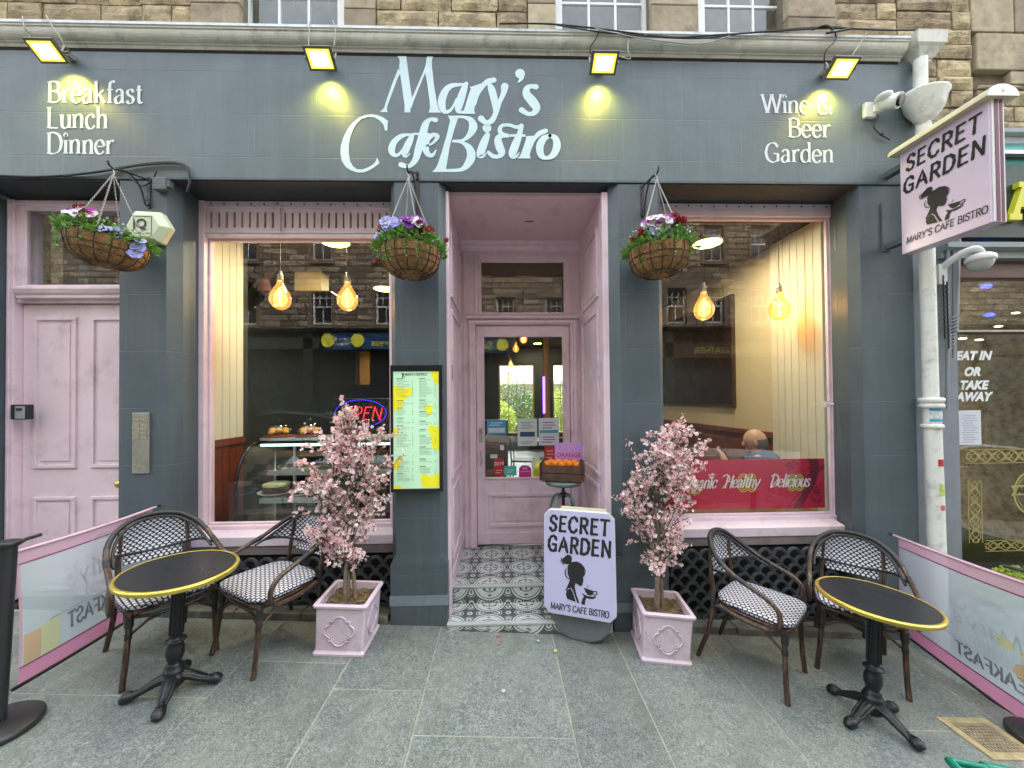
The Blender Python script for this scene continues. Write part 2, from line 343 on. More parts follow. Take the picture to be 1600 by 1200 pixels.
# ------------------------------------------------------------------ lettering
GL={
'A':"6.4;-.2,0 3.1,7 6,0;-1.3,2.4 4.9,2.4",'B':"5.4;-.8,0 .8,7;~.8,7 3,7 4.3,6.3 4.3,4.5 3,3.8 .8,3.8;~.8,3.8 3.3,3.7 4.9,2.9 4.9,1 3.3,.05 .8,0",
'C':"6;~5.5,5.6 4.6,6.8 3.2,7.1 1.3,6.2 .4,3.6 1.2,1 3.2,-.1 4.8,.4 5.6,1.5",'D':"6.2;-.8,0 .8,7;~.8,7 3,7 5,6 5.8,3.5 5,1 3,0 .8,0",
'E':"5;-.8,0 .8,7;-.8,7 4.4,7;-.8,3.7 3.8,3.7;-.8,0 4.6,0",'F':"4.8;-.8,0 .8,7;-.8,7 4.4,7;-.8,3.6 3.8,3.6",
'G':"6.4;~5.5,5.6 4.6,6.8 3.2,7.1 1.3,6.2 .4,3.6 1.2,1 3.2,-.1 4.8,.3 5.6,1.2;-5.6,.2 5.6,3.1;-3.6,3.1 5.7,3.1",
'H':"6.2;-.8,0 .8,7;-5.4,0 5.4,7;-.8,3.6 5.4,3.6",'I':"1.9;-.9,0 .9,7",'K':"5.6;-.8,0 .8,7;-.8,2.8 5,7;-2.4,4.1 5.3,0",
'L':"4.8;-.8,0 .8,7;-.8,0 4.5,0",'M':"7.6;-.7,0 1,7;-1,7 3.8,.6;-3.8,.6 6.6,7;-6.6,7 6.9,0",'N':"6.4;-.8,0 .8,7;-.8,7 5.5,0;-5.5,0 5.5,7",
'O':"6.6;~3.3,7.1 1.2,6.2 .4,3.5 1.2,.8 3.3,-.1 5.4,.8 6.2,3.5 5.4,6.2 3.3,7.1",'P':"5.2;-.8,0 .8,7;~.8,7 3.3,7 4.7,6.2 4.7,4.2 3.3,3.3 .8,3.3",
'Q':"6.6;~3.3,7.1 1.2,6.2 .4,3.5 1.2,.8 3.3,-.1 5.4,.8 6.2,3.5 5.4,6.2 3.3,7.1;-4,2 6.2,-.6",
'R':"5.5;-.8,0 .8,7;~.8,7 3.3,7 4.6,6.2 4.6,4.3 3.3,3.4 .8,3.4;-2.6,3.4 5.2,0",
'S':"5;~4.5,5.9 3.4,7 1.7,7 .7,5.8 1,4.4 2.6,3.6 4.1,2.8 4.5,1.5 3.6,.1 1.8,-.1 .5,1",'T':"5.4;-2.7,0 2.7,7;-.2,7 5.2,7",
'U':"6;~.8,7 .8,2.5 1.6,.4 3,-.1 4.4,.4 5.2,2.5 5.2,7",'W':"8.6;-.2,7 2.4,0;-2.4,0 4.4,7;-4.4,7 6.4,0;-6.4,0 8.4,7",
'Y':"5.6;-.2,7 2.8,3.4;-5.4,7 2.8,3.4;-2.8,3.4 2.8,0",'Z':"5;-.5,7 4.5,7;-4.5,7 .5,0;-.5,0 4.6,0","'":"1.6;-.9,7.2 .7,5.4",
'&':"6.8;~6.2,2.9 5,.9 3.3,-.1 1.3,.2 .5,1.6 1.2,3.2 3.4,4.8 3.9,6 3.2,7 2,6.8 1.7,5.6 2.6,4 4.4,1.6 6.4,0",
'a':"4.4;~.7,3.7 1.6,4.6 2.8,4.4 3.3,3.4 3.3,1 3.6,.2 4.3,.3;~3.3,2.7 1.6,2.4 .5,1.4 .8,.2 2,-.1 3.3,1.1",
'c':"4;~3.6,3.6 2.9,4.6 1.6,4.5 .5,3.3 .5,1.3 1.5,0 2.8,0 3.8,1",
'd':"4.8;-3.9,0 3.9,7.4;~3.9,3.6 2.8,4.6 1.5,4.4 .5,3 .6,1 1.7,-.1 3,.2 3.9,1.3",
'e':"4.2;~.5,2.5 3.7,2.6 3.4,4 2.2,4.7 .9,4 .4,2.3 .9,.6 2.3,-.1 3.8,.9",'f':"2.9;~3.3,6.9 2.6,7.5 1.7,6.9 1.4,5.5 1.4,3 1.4,0;-.3,4.5 2.7,4.5",
'g':"4.6;~3.6,4 2.6,4.6 1.2,4.4 .6,3.2 1.2,2 2.6,1.9 3.5,3 3.3,4.2;~1.2,2 .8,1.2 1.6,.7 3.4,.5 4,-.6 2.8,-1.9 1,-1.8 .4,-.8 1.4,.5",
'h':"4.8;-.9,0 .9,7.4;~.9,3 1.8,4.3 3.1,4.6 3.9,3.6 3.9,1.5 3.9,0",'i':"2;-1,0 1,4.5;~.8,6.2 1.05,6.5 1.3,6.2",
'k':"4.6;-.9,0 .9,7.4;-.9,2 3.9,4.5;-2.1,2.8 4.4,0",'l':"2;-1,0 1,7.4",'n':"4.8;-.9,0 .9,4.5;~.9,3 1.8,4.3 3.1,4.6 3.9,3.6 3.9,1.5 3.9,0",
'o':"4.6;~2.3,4.7 .9,4 .4,2.3 .9,.5 2.3,-.1 3.7,.5 4.2,2.3 3.7,4 2.3,4.7",'r':"3.4;-.9,0 .9,4.5;~.9,2.8 1.7,4.1 2.6,4.6 3.3,4.2",
's':"3.6;~3,3.7 2.4,4.6 1.2,4.5 .6,3.6 1.2,2.7 2.5,2.1 3.1,1.2 2.5,.1 1.2,-.1 .4,.8",'t':"3;~1.4,6 1.4,3 1.4,1 2,0 2.9,.4;-.3,4.5 2.7,4.5",
'u':"4.8;~.9,4.5 .9,2 1.1,.5 2.2,-.1 3.3,.5 3.9,1.5;-3.9,4.5 3.9,0",'y':"4.4;-.3,4.5 2.3,0;~4.2,4.5 2.3,0 1.4,-1.7 .4,-1.9",
'p':"4.8;-.9,-2.2 .9,4.5;~.9,3.4 2,4.6 3.5,4.3 4.3,2.5 3.7,.6 2.2,-.1 .9,1",'x':"4.4;-.4,4.5 4,0;-4,4.5 .4,0",'m':"7;-.9,0 .9,4.5;~.9,3 1.9,4.5 3.3,4.3 3.7,3 3.7,0;~3.7,3 4.7,4.5 6,4.3 6.4,3 6.4,0",
'?':"4;~.6,5.5 1.8,7 3.4,6.4 3.4,4.8 2,3.6 2,2"}
def crom(P,n=6):
    out=[]; N=len(P)
    for i in range(N-1):
        p0=P[max(i-1,0)];p1=P[i];p2=P[i+1];p3=P[min(i+2,N-1)]
        for k in range(n):
            t=k/n; out.append(tuple(.5*((2*b)+(-a+c)*t+(2*a-5*b+4*c-d)*t*t+(-a+3*b-3*c+d)*t**3) for a,b,c,d in zip(p0,p1,p2,p3)))
    out.append(tuple(P[-1])); return out
class Pen:
    """draws strokes as thin raised strips on a plane: fn(u,v,d)->3D, every stroke a hair prouder than the one before"""
    def __init__(s,mb,fn,base=.0012,step=.00022,cyc=14): s.mb=mb; s.fn=fn; s.k=0; s.base=base; s.step=step; s.cyc=cyc
    def d(s): s.k=(s.k+1)%s.cyc; return s.base+s.step*s.k
    def stroke(s,P,cap=True):
        """P: list of (u,v,w)"""
        d=s.d(); L=[];Rr=[];N=len(P)
        for i,(u,v,w) in enumerate(P):
            a=P[max(i-1,0)];b=P[min(i+1,N-1)]; tx,ty=b[0]-a[0],b[1]-a[1]; q=math.hypot(tx,ty) or 1e-9
            nx,ny=-ty/q*w/2,tx/q*w/2; L.append((u+nx,v+ny));Rr.append((u-nx,v-ny))
        vs=[s.fn(u,v,d) for u,v in L+Rr]
        s.mb.add(vs,[(i,N+i,N+i+1,i+1) for i in range(N-1)],smooth=False)
        if cap:
            for (e,o) in ((0,1),(N-1,N-2)):
                u,v,w=P[e]; r=w/2; th=math.atan2(v-P[o][1],u-P[o][0])
                s.mb.add([s.fn(u,v,d)]+[s.fn(u+r*math.cos(th+a*math.pi/6),v+r*math.sin(th+a*math.pi/6),d) for a in range(-3,4)],[(0,i,i+1) for i in range(1,7)],smooth=False)
    def poly(s,P): s.mb.face(P,s.fn,s.d())
    def curve(s,P,cap=True,n=6): s.stroke(crom(P,n),cap)
def text_w(t,sp=.7): return sum((float(GL[c].split(';')[0])+sp) if c in GL else 3.0 for c in t)-sp
def draw(pen,t,x,y,h,mode='brush',wt=1.0,shear=0,align='l',sp=.7,sx=1.0,thin=.3,jit=0,mirror=False,rn=None):
    k=h/7.0; tw=text_w(t,sp)*k*sx; rr=rn or random.Random(3)
    if align=='c': x-=tw/2
    if align=='r': x-=tw
    cx=0
    for ch in t:
        if ch not in GL: cx+=3.0; continue
        g=GL[ch].split(';'); jy=rr.uniform(-1,1)*jit
        for stk in g[1:]:
            pts=[tuple(float(q) for q in p.split(',')) for p in stk[1:].split(' ')]
            pts=crom(pts,5) if stk[0]=='~' else [(pts[i][0]+(pts[i+1][0]-pts[i][0])*t_,pts[i][1]+(pts[i+1][1]-pts[i][1])*t_) for i in range(len(pts)-1) for t_ in (0,.5)]+[pts[-1]]
            out=[]
            for i,(a,b) in enumerate(pts):
                p=pts[max(i-1,0)];q=pts[min(i+1,len(pts)-1)]; th=math.atan2(q[1]-p[1],q[0]-p[0])
                if mode=='brush': w=wt*(1+.22*math.sin(i*1.3+len(pts)))*(.8+.25*abs(math.sin(th-.6)))
                else: w=wt*(thin+(1-thin)*abs(math.sin(th-.25)))
                X=(cx+a+shear*b)*k*sx; out.append((x+(tw-X if mirror else X),y+(b+jy)*k,w*k))
            if len(g)>2 and ch=='i' and stk is g[-1]: out=[(o[0],o[1],wt*k*1.2) for o in out]
            pen.stroke(out,cap=(mode!='serif') or ch=='i' and stk is g[-1])
            if mode=='serif':
                for e,o in ((0,1),(-1,-2)):
                    a,b=pts[e];c,d=pts[o]
                    if abs(a-c)<.45*abs(b-d) and any(abs(b-q)<.12 for q in (0,4.5,7,7.4)):
                        lx=wt*.95
                        X=lambda q:(cx+q+shear*b)*k*sx
                        yy=y+(b+(.16 if b<1 else -.16))*k
                        a0=a-lx; a1=a+lx if not(b in (4.5,7.4)) else a+.3*wt
                        pen.stroke([(x+X(a0),yy,.34*k),(x+X(a1),yy,.34*k)],cap=False)
        cx+=float(g[0])+sp
def emblem(pen,fn2):
    """woman in profile holding a cup; fn2 maps drawing units to plane units"""
    P=lambda L: pen.poly([fn2(x,y) for x,y in L])
    S=lambda L,n=6: pen.curve([(*fn2(x,y),w/600*EMB) for x,y,w in L],n=n)
    P([(300,498),(345,488),(385,505),(405,540),(405,590),(392,612),(396,640),(390,655),(388,672),(375,685),(358,683),(345,672),(325,668),(310,690),(285,648),(262,600),(262,540),(278,510)])   # head
    P([(230,470),(262,440),(290,445),(302,468),(296,490),(300,510),(262,520),(225,520),(210,490)])                                   # bun
    P([(285,640),(330,655),(322,700),(335,760),(362,828),(340,824),(308,735),(290,712),(262,722),(248,745),(240,740),(255,710)])       # neck, strap arm
    P([(255,735),(285,716),(305,745),(330,822),(255,806),(244,770)])                                                                  # bodice
    P([(402,762),(432,760),(412,790),(404,836),(374,830),(384,790)])                                                                # forearm
    P([(398,694),(482,712),(474,735),(456,752),(430,750),(412,728)])                                                               # cup
    S([(480,718,8),(502,712,8),(508,728,8),(492,742,8),(474,740,8)]); S([(388,744,7),(420,760,8),(470,762,8),(496,752,6)])
    S([(395,756,9),(440,772,12),(480,768,8),(494,760,5)]); S([(425,688,4),(438,680,4),(430,668,4)])
    S([(250,560,5),(240,590,8),(250,625,8),(285,645,6),(310,640,4)]); S([(396,520,4),(412,555,6),(404,592,4)]); S([(212,470,5),(205,500,7),(225,528,6)])
EMB=.5
_bf={}
def ftext(s,mat,parent,O,Rv,Uv,size,align='l',shear=0,extrude=.0004,name='lettering',bold=0,off=.0015,mirror=False,sx=1.0):
    """flat print in the built-in typeface"""
    c=bpy.data.curves.new('lettering','FONT'); c.body=s; c.size=size; c.shear=shear; c.offset=bold
    c.align_x={'l':'LEFT','c':'CENTER','r':'RIGHT'}[align]; c.resolution_u=3
    t=bpy.data.objects.new('tmp_text',c); col.objects.link(t)
    dg=bpy.context.evaluated_depsgraph_get(); me=bpy.data.meshes.new_from_object(t.evaluated_get(dg)); bpy.data.objects.remove(t)
    Rv=Vector(Rv).normalized(); Uv=Vector(Uv).normalized(); N=Rv.cross(Uv)
    if mirror: N=-N
    for v in me.vertices: v.co=Vector(O)+Rv*v.co.x*sx*(-1 if mirror else 1)+Uv*v.co.y+N*off*(-1 if mirror else 1)
    me.materials.clear(); me.materials.append(mat)
    o=bpy.data.objects.new(name,me); col.objects.link(o); o.parent=parent; return o
# ================================================================== GROUND
def slabmat():
    m,t=newmat('paving_stone'); b=t.b; oi=t.n.new('ShaderNodeObjectInfo')
    gm=t.n.new('ShaderNodeNewGeometry'); P=gm.outputs['Position']
    n1=t.noise(150,5,.75,vec=P); n2=t.noise(1.7,7,.7,vec=P); n3=t.noise(30,7,.78,vec=P,dist=1.6)
    base=t.ramp(n1,[(.36,(.062,.076,.071)),(.50,(.130,.156,.147)),(.65,(.34,.385,.358))])
    base=t.mix(t.op('MULTIPLY',t.ramp(n3,[(.50,0.0),(.62,1.0)]),.62),base,(.31,.345,.31))
    base=t.mix(t.op('MULTIPLY',t.ramp(n3,[(.38,1.0),(.48,0.0)]),.6),base,(.055,.066,.062))
    base=t.mix(t.op('MULTIPLY',t.ramp(n2,[(.42,0.0),(.60,1.0)]),.42),base,(.20,.215,.185))
    base=t.mix(t.op('MULTIPLY',t.ramp(t.noise(3.1,7,.7,vec=P,dist=.5),[(.52,0.0),(.66,1.0)]),.38),base,(.062,.070,.066))
    # lichen and gum spots
    v=t.node('ShaderNodeTexVoronoi'); v.inputs['Scale'].default_value=7; t.l.new(P,v.inputs['Vector'])
    sp=t.op('LESS_THAN',v.outputs['Distance'],.055); base=t.mix(t.op('MULTIPLY',sp,t.op('MULTIPLY',.45,t.ramp(t.noise(3,2,vec=P),[(.5,0.0),(.6,1.0)]))),base,(.42,.43,.38))
    hs=t.node('ShaderNodeHueSaturation'); t.put(hs.inputs['Value'],t.op('MULTIPLY_ADD',oi.outputs['Random'],.22,.86)); t.put(hs.inputs['Color'],base)
    t.put(b.inputs['Base Color'],hs.outputs[0]); t.put(b.inputs['Roughness'],t.op('MULTIPLY_ADD',n2,.35,.42))
    t.put(b.inputs['Normal'],t.bump(t.op('ADD',n3,t.op('MULTIPLY',n1,.5)),.55,.006)); return m
m_slab=slabmat()
m_grout=M('joint_sand',(.30,.31,.24),.95,var=.25,vs=20,bump=.4)
m_asph=M('asphalt',(.055,.057,.058),.9,var=.25,vs=30,bump=.6,bs=120)
m_kerb=M('kerb_granite',(.22,.22,.21),.8,var=.25,vs=40,bump=.4)
pav=MB(); pav.add([(-9,-3.3,gz(-9)-.0035),(9,-3.3,gz(9)-.0035),(9,.05,gz(9)-.0035),(-9,.05,gz(-9)-.0035)],[(0,1,2,3)])
pavement=tag(pav.build('pavement',m_grout),kind='structure')
xs=[-5.3,-4.45,-3.62,-2.75,-1.70,-1.04,-.505,.335,.80,1.50,2.18,2.86,3.55,4.3,5.1]
rr=random.Random(21)
for i in range(len(xs)-1):
    y=.03; first=True
    while y>-3.25:
        L=rr.uniform(.62,1.15)
        if first:
            L={5:1.02-.36,6:.95,4:.45,3:.75,7:1.3,8:1.1,9:1.25,10:.85}.get(i,L); first=False
        y2=max(y-L,-3.27); g=.0038; b=MB(); t0=rr.uniform(-.0015,.0015); th=.05
        x0,x1=xs[i]+g,xs[i+1]-g
        if y-y2>.1:
            cx=(x0+x1)/2; cy=(y+y2)/2
            vs=[]
            for dz in (-th,0):
                for (X,Y) in ((x0,y2+g),(x1,y2+g),(x1,y-g),(x0,y-g)):
                    vs.append((X-cx,Y-cy,gz(X)-gz(cx)+dz+(t0*(X-cx)*4 if dz==0 else 0)))
            b.add(vs,[(0,3,2,1),(4,5,6,7),(0,1,5,4),(1,2,6,5),(2,3,7,6),(3,0,4,7)])
            b.build('paving_slab',m_slab,pavement,loc=(cx,cy,gz(cx)),bevel=.0035)
        y=y2
k=MB()
for i in range(24):
    x=-9+i*.75; b=MB(); b.box(.004,.742,-.15,0,-.16,0,SL); b.build('kerb_stone',m_kerb,pavement,loc=(x,-3.3,gz(x)+.0),bevel=.01)
rd=MB(); rd.add([(-60,-10.6,gz(-60)-.13),(60,-10.6,gz(60)-.13),(60,-3.44,gz(60)-.13),(-60,-3.44,gz(-60)-.13)],[(0,1,2,3)]); tag(rd.build('road',m_asph),kind='structure')
fp=MB(); fp.add([(-60,-16,gz(-60)),(60,-16,gz(60)),(60,-10.6,gz(60)),(-60,-10.6,gz(-60)),(60,-10.6,gz(60)-.13),(-60,-10.6,gz(-60)-.13)],[(0,1,2,3),(3,2,4,5)]); tag(fp.build('far_pavement',m_kerb),kind='structure')
tb=MB()
for s in (-1,1):
    a,b_=(9,60) if s>0 else (-60,-9)
    tb.add([(a,-3.44,gz(a)-.02),(b_,-3.44,gz(b_)-.02),(b_,.2,gz(b_)-.02),(a,.2,gz(a)-.02)],[(0,1,2,3)])
tag(tb.build('pavement_beyond',m_kerb),kind='structure')

# ================================================================== CAFE BUILDING
bld=thing('cafe_building','grey painted cafe shopfront with pink window frames and a recessed pink entrance under rubble stone','building')
ZF=3.45; ZT=4.447
# interior faces hide behind the fascia box
f=MB(); f.box(-5.2,WX(1431,200,0),0,.30,ZF,ZT); fascia=f.build('fascia',m_fascia,bld)
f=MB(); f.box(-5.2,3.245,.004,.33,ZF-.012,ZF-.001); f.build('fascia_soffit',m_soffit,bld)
# thin drip edge
f=MB(); f.box(-5.2,3.23,-.008,.0,ZF-.004,ZF+.012); f.build('fascia_edge',m_pier,bld)
# cornice
def cprof(y0,z0):
    return [(y0+.14,z0),(y0,z0),(y0-.010,z0+.020),(y0-.020,z0+.022),(y0-.022,z0+.030)]+[(y0-.022-.048*math.sin(a*math.pi/12),z0+.030+.062*(1-math.cos(a*math.pi/12))) for a in range(1,7)]+[(y0-.078,z0+.094),(y0-.080,z0+.118),(y0+.14,z0+.128)]
f=MB(); f.ext(cprof(.0,ZT),-5.4,3.20); cornice=f.build('cornice',m_cornice,bld)
f=MB(); f.ext([(-.081,ZT+.108),(-.086,ZT+.108),(-.086,ZT+.128),(.10,ZT+.142),(.10,ZT+.131)],-5.4,3.20); f.build('flashing',m_lead,cornice)
# black strip standing in for the shadow line under the cornice
f=MB(); f.box(-5.2,3.18,-.004,.0,ZT-.022,ZT-.002); f.build('cornice_shadow_strip',m_void,bld)

def pier(name_x,ch_l,ch_r,yb,band=False,top=ZF-.013,z_plinth=.50):
    """name_x=(x0,x1) outer, chamfer points as (x,y) lists"""
    x0,x1=name_x
    o=MB(); pl=ch_l+ch_r[::-1]
    zb=gz((x0+x1)/2)-.12
    A=[(x,y) for x,y in pl]
    n=len(A); vs=[(x,y,zb) for x,y in A]+[(x,y,top) for x,y in A]
    o.add(vs,[(k,(k+1)%n,n+(k+1)%n,n+k) for k in range(n)],smooth=False)
    p=o.build('pier',m_pier,bld,fix=True)
    xl=min(a[0] for a in A); xr=max(a[0] for a in A); yf=min(a[1] for a in A)
    q=MB(); w=.005; zt=z_plinth; ih=.07
    # stop-chamfered plinth block
    bx=[(xl-w,yb),(xl-w,yf-w),(xr+w,yf-w),(xr+w,yb)]; tx=[(xl+.03,yb),(xl+.03,yf),(xr-.03,yf),(xr-.03,yb)]
    vs=[(x,y,zb) for x,y in bx]+[(x,y,zt) for x,y in bx]+[(x,y,zt+ih) for x,y in tx]
    q.add(vs,[(i,(i+1)%4,4+(i+1)%4,4+i) for i in range(4)]+[(4+i,4+(i+1)%4,8+(i+1)%4,8+i) for i in range(4)]+[(8,9,10,11)],smooth=False)
    pq=q.build('plinth',m_pier,p,bevel=.004)
    if band:
        c=MB(); c.box(xl-w-.004,xr+w+.004,yf-w-.004,yb,band[0],band[1]); c.build('plinth_band',m_band,p)
    return p
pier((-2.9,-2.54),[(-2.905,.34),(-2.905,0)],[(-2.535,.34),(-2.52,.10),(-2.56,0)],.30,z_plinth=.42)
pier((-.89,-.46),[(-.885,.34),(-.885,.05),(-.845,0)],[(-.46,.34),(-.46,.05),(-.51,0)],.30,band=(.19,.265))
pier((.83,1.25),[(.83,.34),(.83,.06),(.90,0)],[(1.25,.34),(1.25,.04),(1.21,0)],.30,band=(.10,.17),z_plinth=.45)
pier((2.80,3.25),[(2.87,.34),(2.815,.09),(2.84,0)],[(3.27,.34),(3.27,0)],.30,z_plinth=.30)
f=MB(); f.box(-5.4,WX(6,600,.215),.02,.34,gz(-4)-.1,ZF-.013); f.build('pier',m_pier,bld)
# wall strip right of the drainpipe
f=MB(); f.box(3.27,WX(1497,600,.03),.03,.34,gz(3.4)-.1,3.62); f.build('wall_strip',M('grey_strip_paint',(.19,.22,.25),.5,var=.1,bump=.25,streak=.3),bld)
# base course under the windows, one stone after another
rb=random.Random(5)
for (a,b_) in ((-2.52,-.905),(1.26,2.80)):
    x=a
    while x<b_-.02:
        L=min(rb.uniform(.3,.55),b_-x); 
        if b_-x-L<.15: L=b_-x
        q=MB(); q.box(0,L-.008,-.03,.25,-.1,.055,SL); q.build('base_stone',m_base,bld,loc=(x,.03+rb.uniform(-.01,.01),gz(x)),bevel=.008); x+=L
# fish-scale iron grilles
def grille(x0,x1,ztop):
    g=MB(); zb=gz((x0+x1)/2)+.0; pit=.122; row=.064; rows=9; 
    back=MB(); back.box(x0-.0,x1+.0,.20,.30,zb-.05,ztop); back.build('vent_backing',m_void,bld)
    r=0; z=ztop-.085
    while z>zb+.0:
        n=int((x1-x0)/pit)+1
        for i in range(n+1):
            cx=x0+i*pit+(pit/2 if r%2 else 0)
            if cx<x0+.01 or cx>x1-.01: continue
            lo,hi=.0,math.pi; y=.12-r*.0022
            for (ra,rb_,yo) in ((.050,.0612,0),(.038,.046,.006)):
                seg=11; vs=[]
                for k in range(seg+1):
                    a=lo+(hi-lo)*k/seg
                    for (rad,yy) in ((ra,y+yo+.02),(ra,y+yo),(rb_,y+yo),(rb_,y+yo+.02)):
                        xx=min(max(cx+rad*math.cos(a),x0),x1); vs.append((xx,yy,z+rad*math.sin(a)))
                g.add(vs,[(k*4+j,k*4+(j+1)%4,(k+1)*4+(j+1)%4,(k+1)*4+j) for k in range(seg) for j in range(4)],smooth=False)
        z-=row; r+=1
    g.build('ventilation_grille',m_grille,bld,fix=False)
grille(-2.51,-.90,.545); grille(1.262,2.79,.545)

# ------------------------------------------------------------------ shop windows
def moulded_rect(mb,x0,x1,z0,z1,y,w=.03,d=.02):
    """raised bolection moulding round a rectangle"""
    for (a,b,c,e) in ((x0,x1,z1-w,z1),(x0,x1,z0,z0+w),(x0,x0+w,z0+w+.001,z1-w-.001),(x1-w,x1,z0+w+.001,z1-w-.001)):
        mb.box(a,b,y-d,y+.004,c,e)
def shop_window(xl,xr,ztop,zglass,zbot,vents):
    """outer frame xl..xr at y .26, glass between"""
    y=.26; s=.062
    fr=MB(); fr.box(xl,xl+s,y,y+.12,zbot-.22,ztop); fr.box(xr-s,xr,y,y+.12,zbot-.22,ztop)
    fr.box(xl+s+.001,xr-s-.001,y+.01,y+.12,zbot-.22,zbot); fr.box(xl+s+.001,xr-s-.001,y+.01,y+.12,zglass,zglass+.055)
    # inner bead
    for (a,b,c,e) in ((xl+s+.001,xl+s+.019,zbot+.001,zglass-.001),(xr-s-.019,xr-s-.001,zbot+.001,zglass-.001),(xl+s+.02,xr-s-.02,zbot+.001,zbot+.018),(xl+s+.02,xr-s-.02,zglass-.018,zglass-.001)):
        fr.box(a,b,y+.045,y+.075,c,e)
    w=fr.build('shop_window',m_pink,bld,bevel=.005)
    p=MB(); p.box(xl+s+.012,xr-s-.012,y+.058,y+.064,zbot+.008,zglass-.008); p.build('glass_pane',m_glass,w,fix=True)
    # sill, drip board
    q=MB(); q.ext([(y+.02,zbot-.10),(y+.02,zbot-.03),(.175,zbot-.052),(.165,zbot-.060),(.165,zbot-.132),(.19,zbot-.137),(.19,zbot-.12)],max(xl,-2.53),min(xr,2.83)); q.build('sill',m_sill,w,bevel=.004)
    q=MB(); q.box(xl,xr,.175,.22,zbot-.205,zbot-.138); q.build('sill_board',M('sill_board_paint',(.20,.17,.17),.7,var=.3,bump=.4,bs=30,dirt=(.08,.07,.06,.6)),w,bevel=.003)
    # head: rail with cup hooks, slotted vent panels
    h=MB(); h.box(xl+s+.001,xr-s-.001,y+.012,y+.10,ztop-.055,ztop)
    hh=h.build('head_rail',m_pink,w,bevel=.004)
    hk=MB(); n=int((xr-xl)/.115)
    for i in range(n):
        xx=xl+s+.05+i*(xr-xl-2*s-.1)/(n-1); hk.sphere((xx,y+.004,ztop-.028+rb.uniform(-.004,.004)),.0075,6,4)
    hk.build('cup_hook',m_black,w)
    if vents:
        v=MB(); z0=zglass+.056; z1=ztop-.056; xm=(xl+xr)/2-.17
        for (a,b) in ((xl+s+.002,xm-.02),(xm+.02,xr-s-.002)):
            v.box(a,b,y+.03,y+.06,z0,z0+.035); v.box(a,b,y+.03,y+.06,z1-.03,z1)
            n=int((b-a)/.058); st=(b-a)/n
            for i in range(n+1):
                xa=a+i*st-.0195; xb=xa+.039+.005
                v.box(max(a,xa),min(b,xb),y+.03,y+.06,z0+.0351,z1-.0301)
        v.box(xm-.019,xm+.019,y+.015,y+.06,z0,z1)
        v.build('vent_panel',m_pink,w)
        q=MB(); q.box(xl+s,xr-s,y+.065,y+.08,z0,z1); q.build('vent_backing',M('vent_slot_shade',(.10,.07,.075),.9,bump=0),w)  # dark sheet whose colour stands in for the shade behind the slots
        q=MB(); q.box(xl+s,xr-s,y+.0,y+.06,zglass+.034,zglass+.05); q.build('transom_bead',m_pale,w,bevel=.003)
    return w
GZB=.73
shop_window(-2.548,-.90,3.432,3.125,GZB,True)
shop_window(1.262,WX(1317,600,.26),3.434,3.325,GZB,False)

# ------------------------------------------------------------------ recess
RX0,RX1,RY=-.455,.80,1.04; RZ=.212; RC=3.41
rc=MB(); rc.box(RX0-.1,RX1+.1,.13,RY+.2,RC,RC+.05); rec=rc.build('recess_ceiling',m_pinkd,bld)
q=MB(); q.box(.20,.28,.55,.56,RC-.004,RC); q.build('ceiling_slot',m_void,rec)
for s,xw in ((1,RX0),(-1,RX1)):
    w=MB(); w.box(xw-.05 if s>0 else xw,xw if s>0 else xw+.05,.10,RY+.1,0,RC)
    side=w.build('recess_side_wall',m_pink,bld)
    X=lambda d: xw+s*d
    q=MB()
    def bx(y0,y1,z0,z1,d0,d1): a,b=sorted((X(d0),X(d1))); q.box(a,b,y0,y1,z0,z1)
    bx(.06,.135,0,RC-.001,-.04,.018); bx(.136,.16,0,RC-.001,0,.008)                    # front corner post
    for (za,zb_) in ((2.62,3.22),(1.10,2.52),(.42,1.02)):
        y0,y1=.25,.86; w_=.032
        bx(y0,y1,za,za+w_,0,.018); bx(y0,y1,zb_-w_,zb_,0,.018); bx(y0,y0+w_,za+w_+.001,zb_-w_-.001,0,.018); bx(y1-w_,y1,za+w_+.001,zb_-w_-.001,0,.018)
        bx(y0+w_+.03,y1-w_-.03,za+w_+.03,zb_-w_-.03,0,.007)
    bx(.17,RY-.03,RZ,RZ+.12,0,.014)
    q.build('panel_moulding',m_pink,side,bevel=.004)
    g=MB(); g.cbox((X(.022),.19,1.98),(.008,.035,.12)); g.build('switch_plate',m_steel,side) if s>0 else g.cbox((X(.006),.6,2.0),(.012,.09,.09)).build('switch_plate',m_pale,side)
# cornice inside the recess and the door screen
q=MB(); q.ext([(RY,RC-.001),(RY-.07,RC-.001),(RY-.05,RC-.03),(RY-.05,RC-.05),(RY-.03,RC-.08),(RY,RC-.10)],RX0+.001,RX1-.001)
q.build('recess_cornice',m_pink,rec,bevel=.002)
DX0,DX1=WX(745,700,RY),WX(892,700,RY); DT=WZ(820,508,RY)
TZ0,TZ1=WZ(820,488,RY),WZ(820,409,RY); TX0,TX1=WX(752,450,RY),WX(881,450,RY)
fr=MB()
fr.box(RX0,DX0-.006,RY,RY+.10,RZ,RC); fr.box(DX1+.006,RX1,RY,RY+.10,RZ,RC)
fr.box(DX0-.005,DX1+.005,RY+.0,RY+.10,DT+.008,TZ0-.03); fr.box(DX0-.005,DX1+.005,RY,RY+.10,TZ1+.03,RC)
fr.box(DX0-.005,TX0-.03,RY,RY+.1,TZ0-.03,TZ1+.03); fr.box(TX1+.03,DX1+.005,RY,RY+.1,TZ0-.03,TZ1+.03)
scr=fr.build('door_screen',m_pink,bld)
q=MB(); 
for (xa,xb) in ((DX0-.07,DX0-.03),(DX1+.03,DX1+.07)): q.box(xa,xb,RY-.03,RY,RZ,DT+.05)
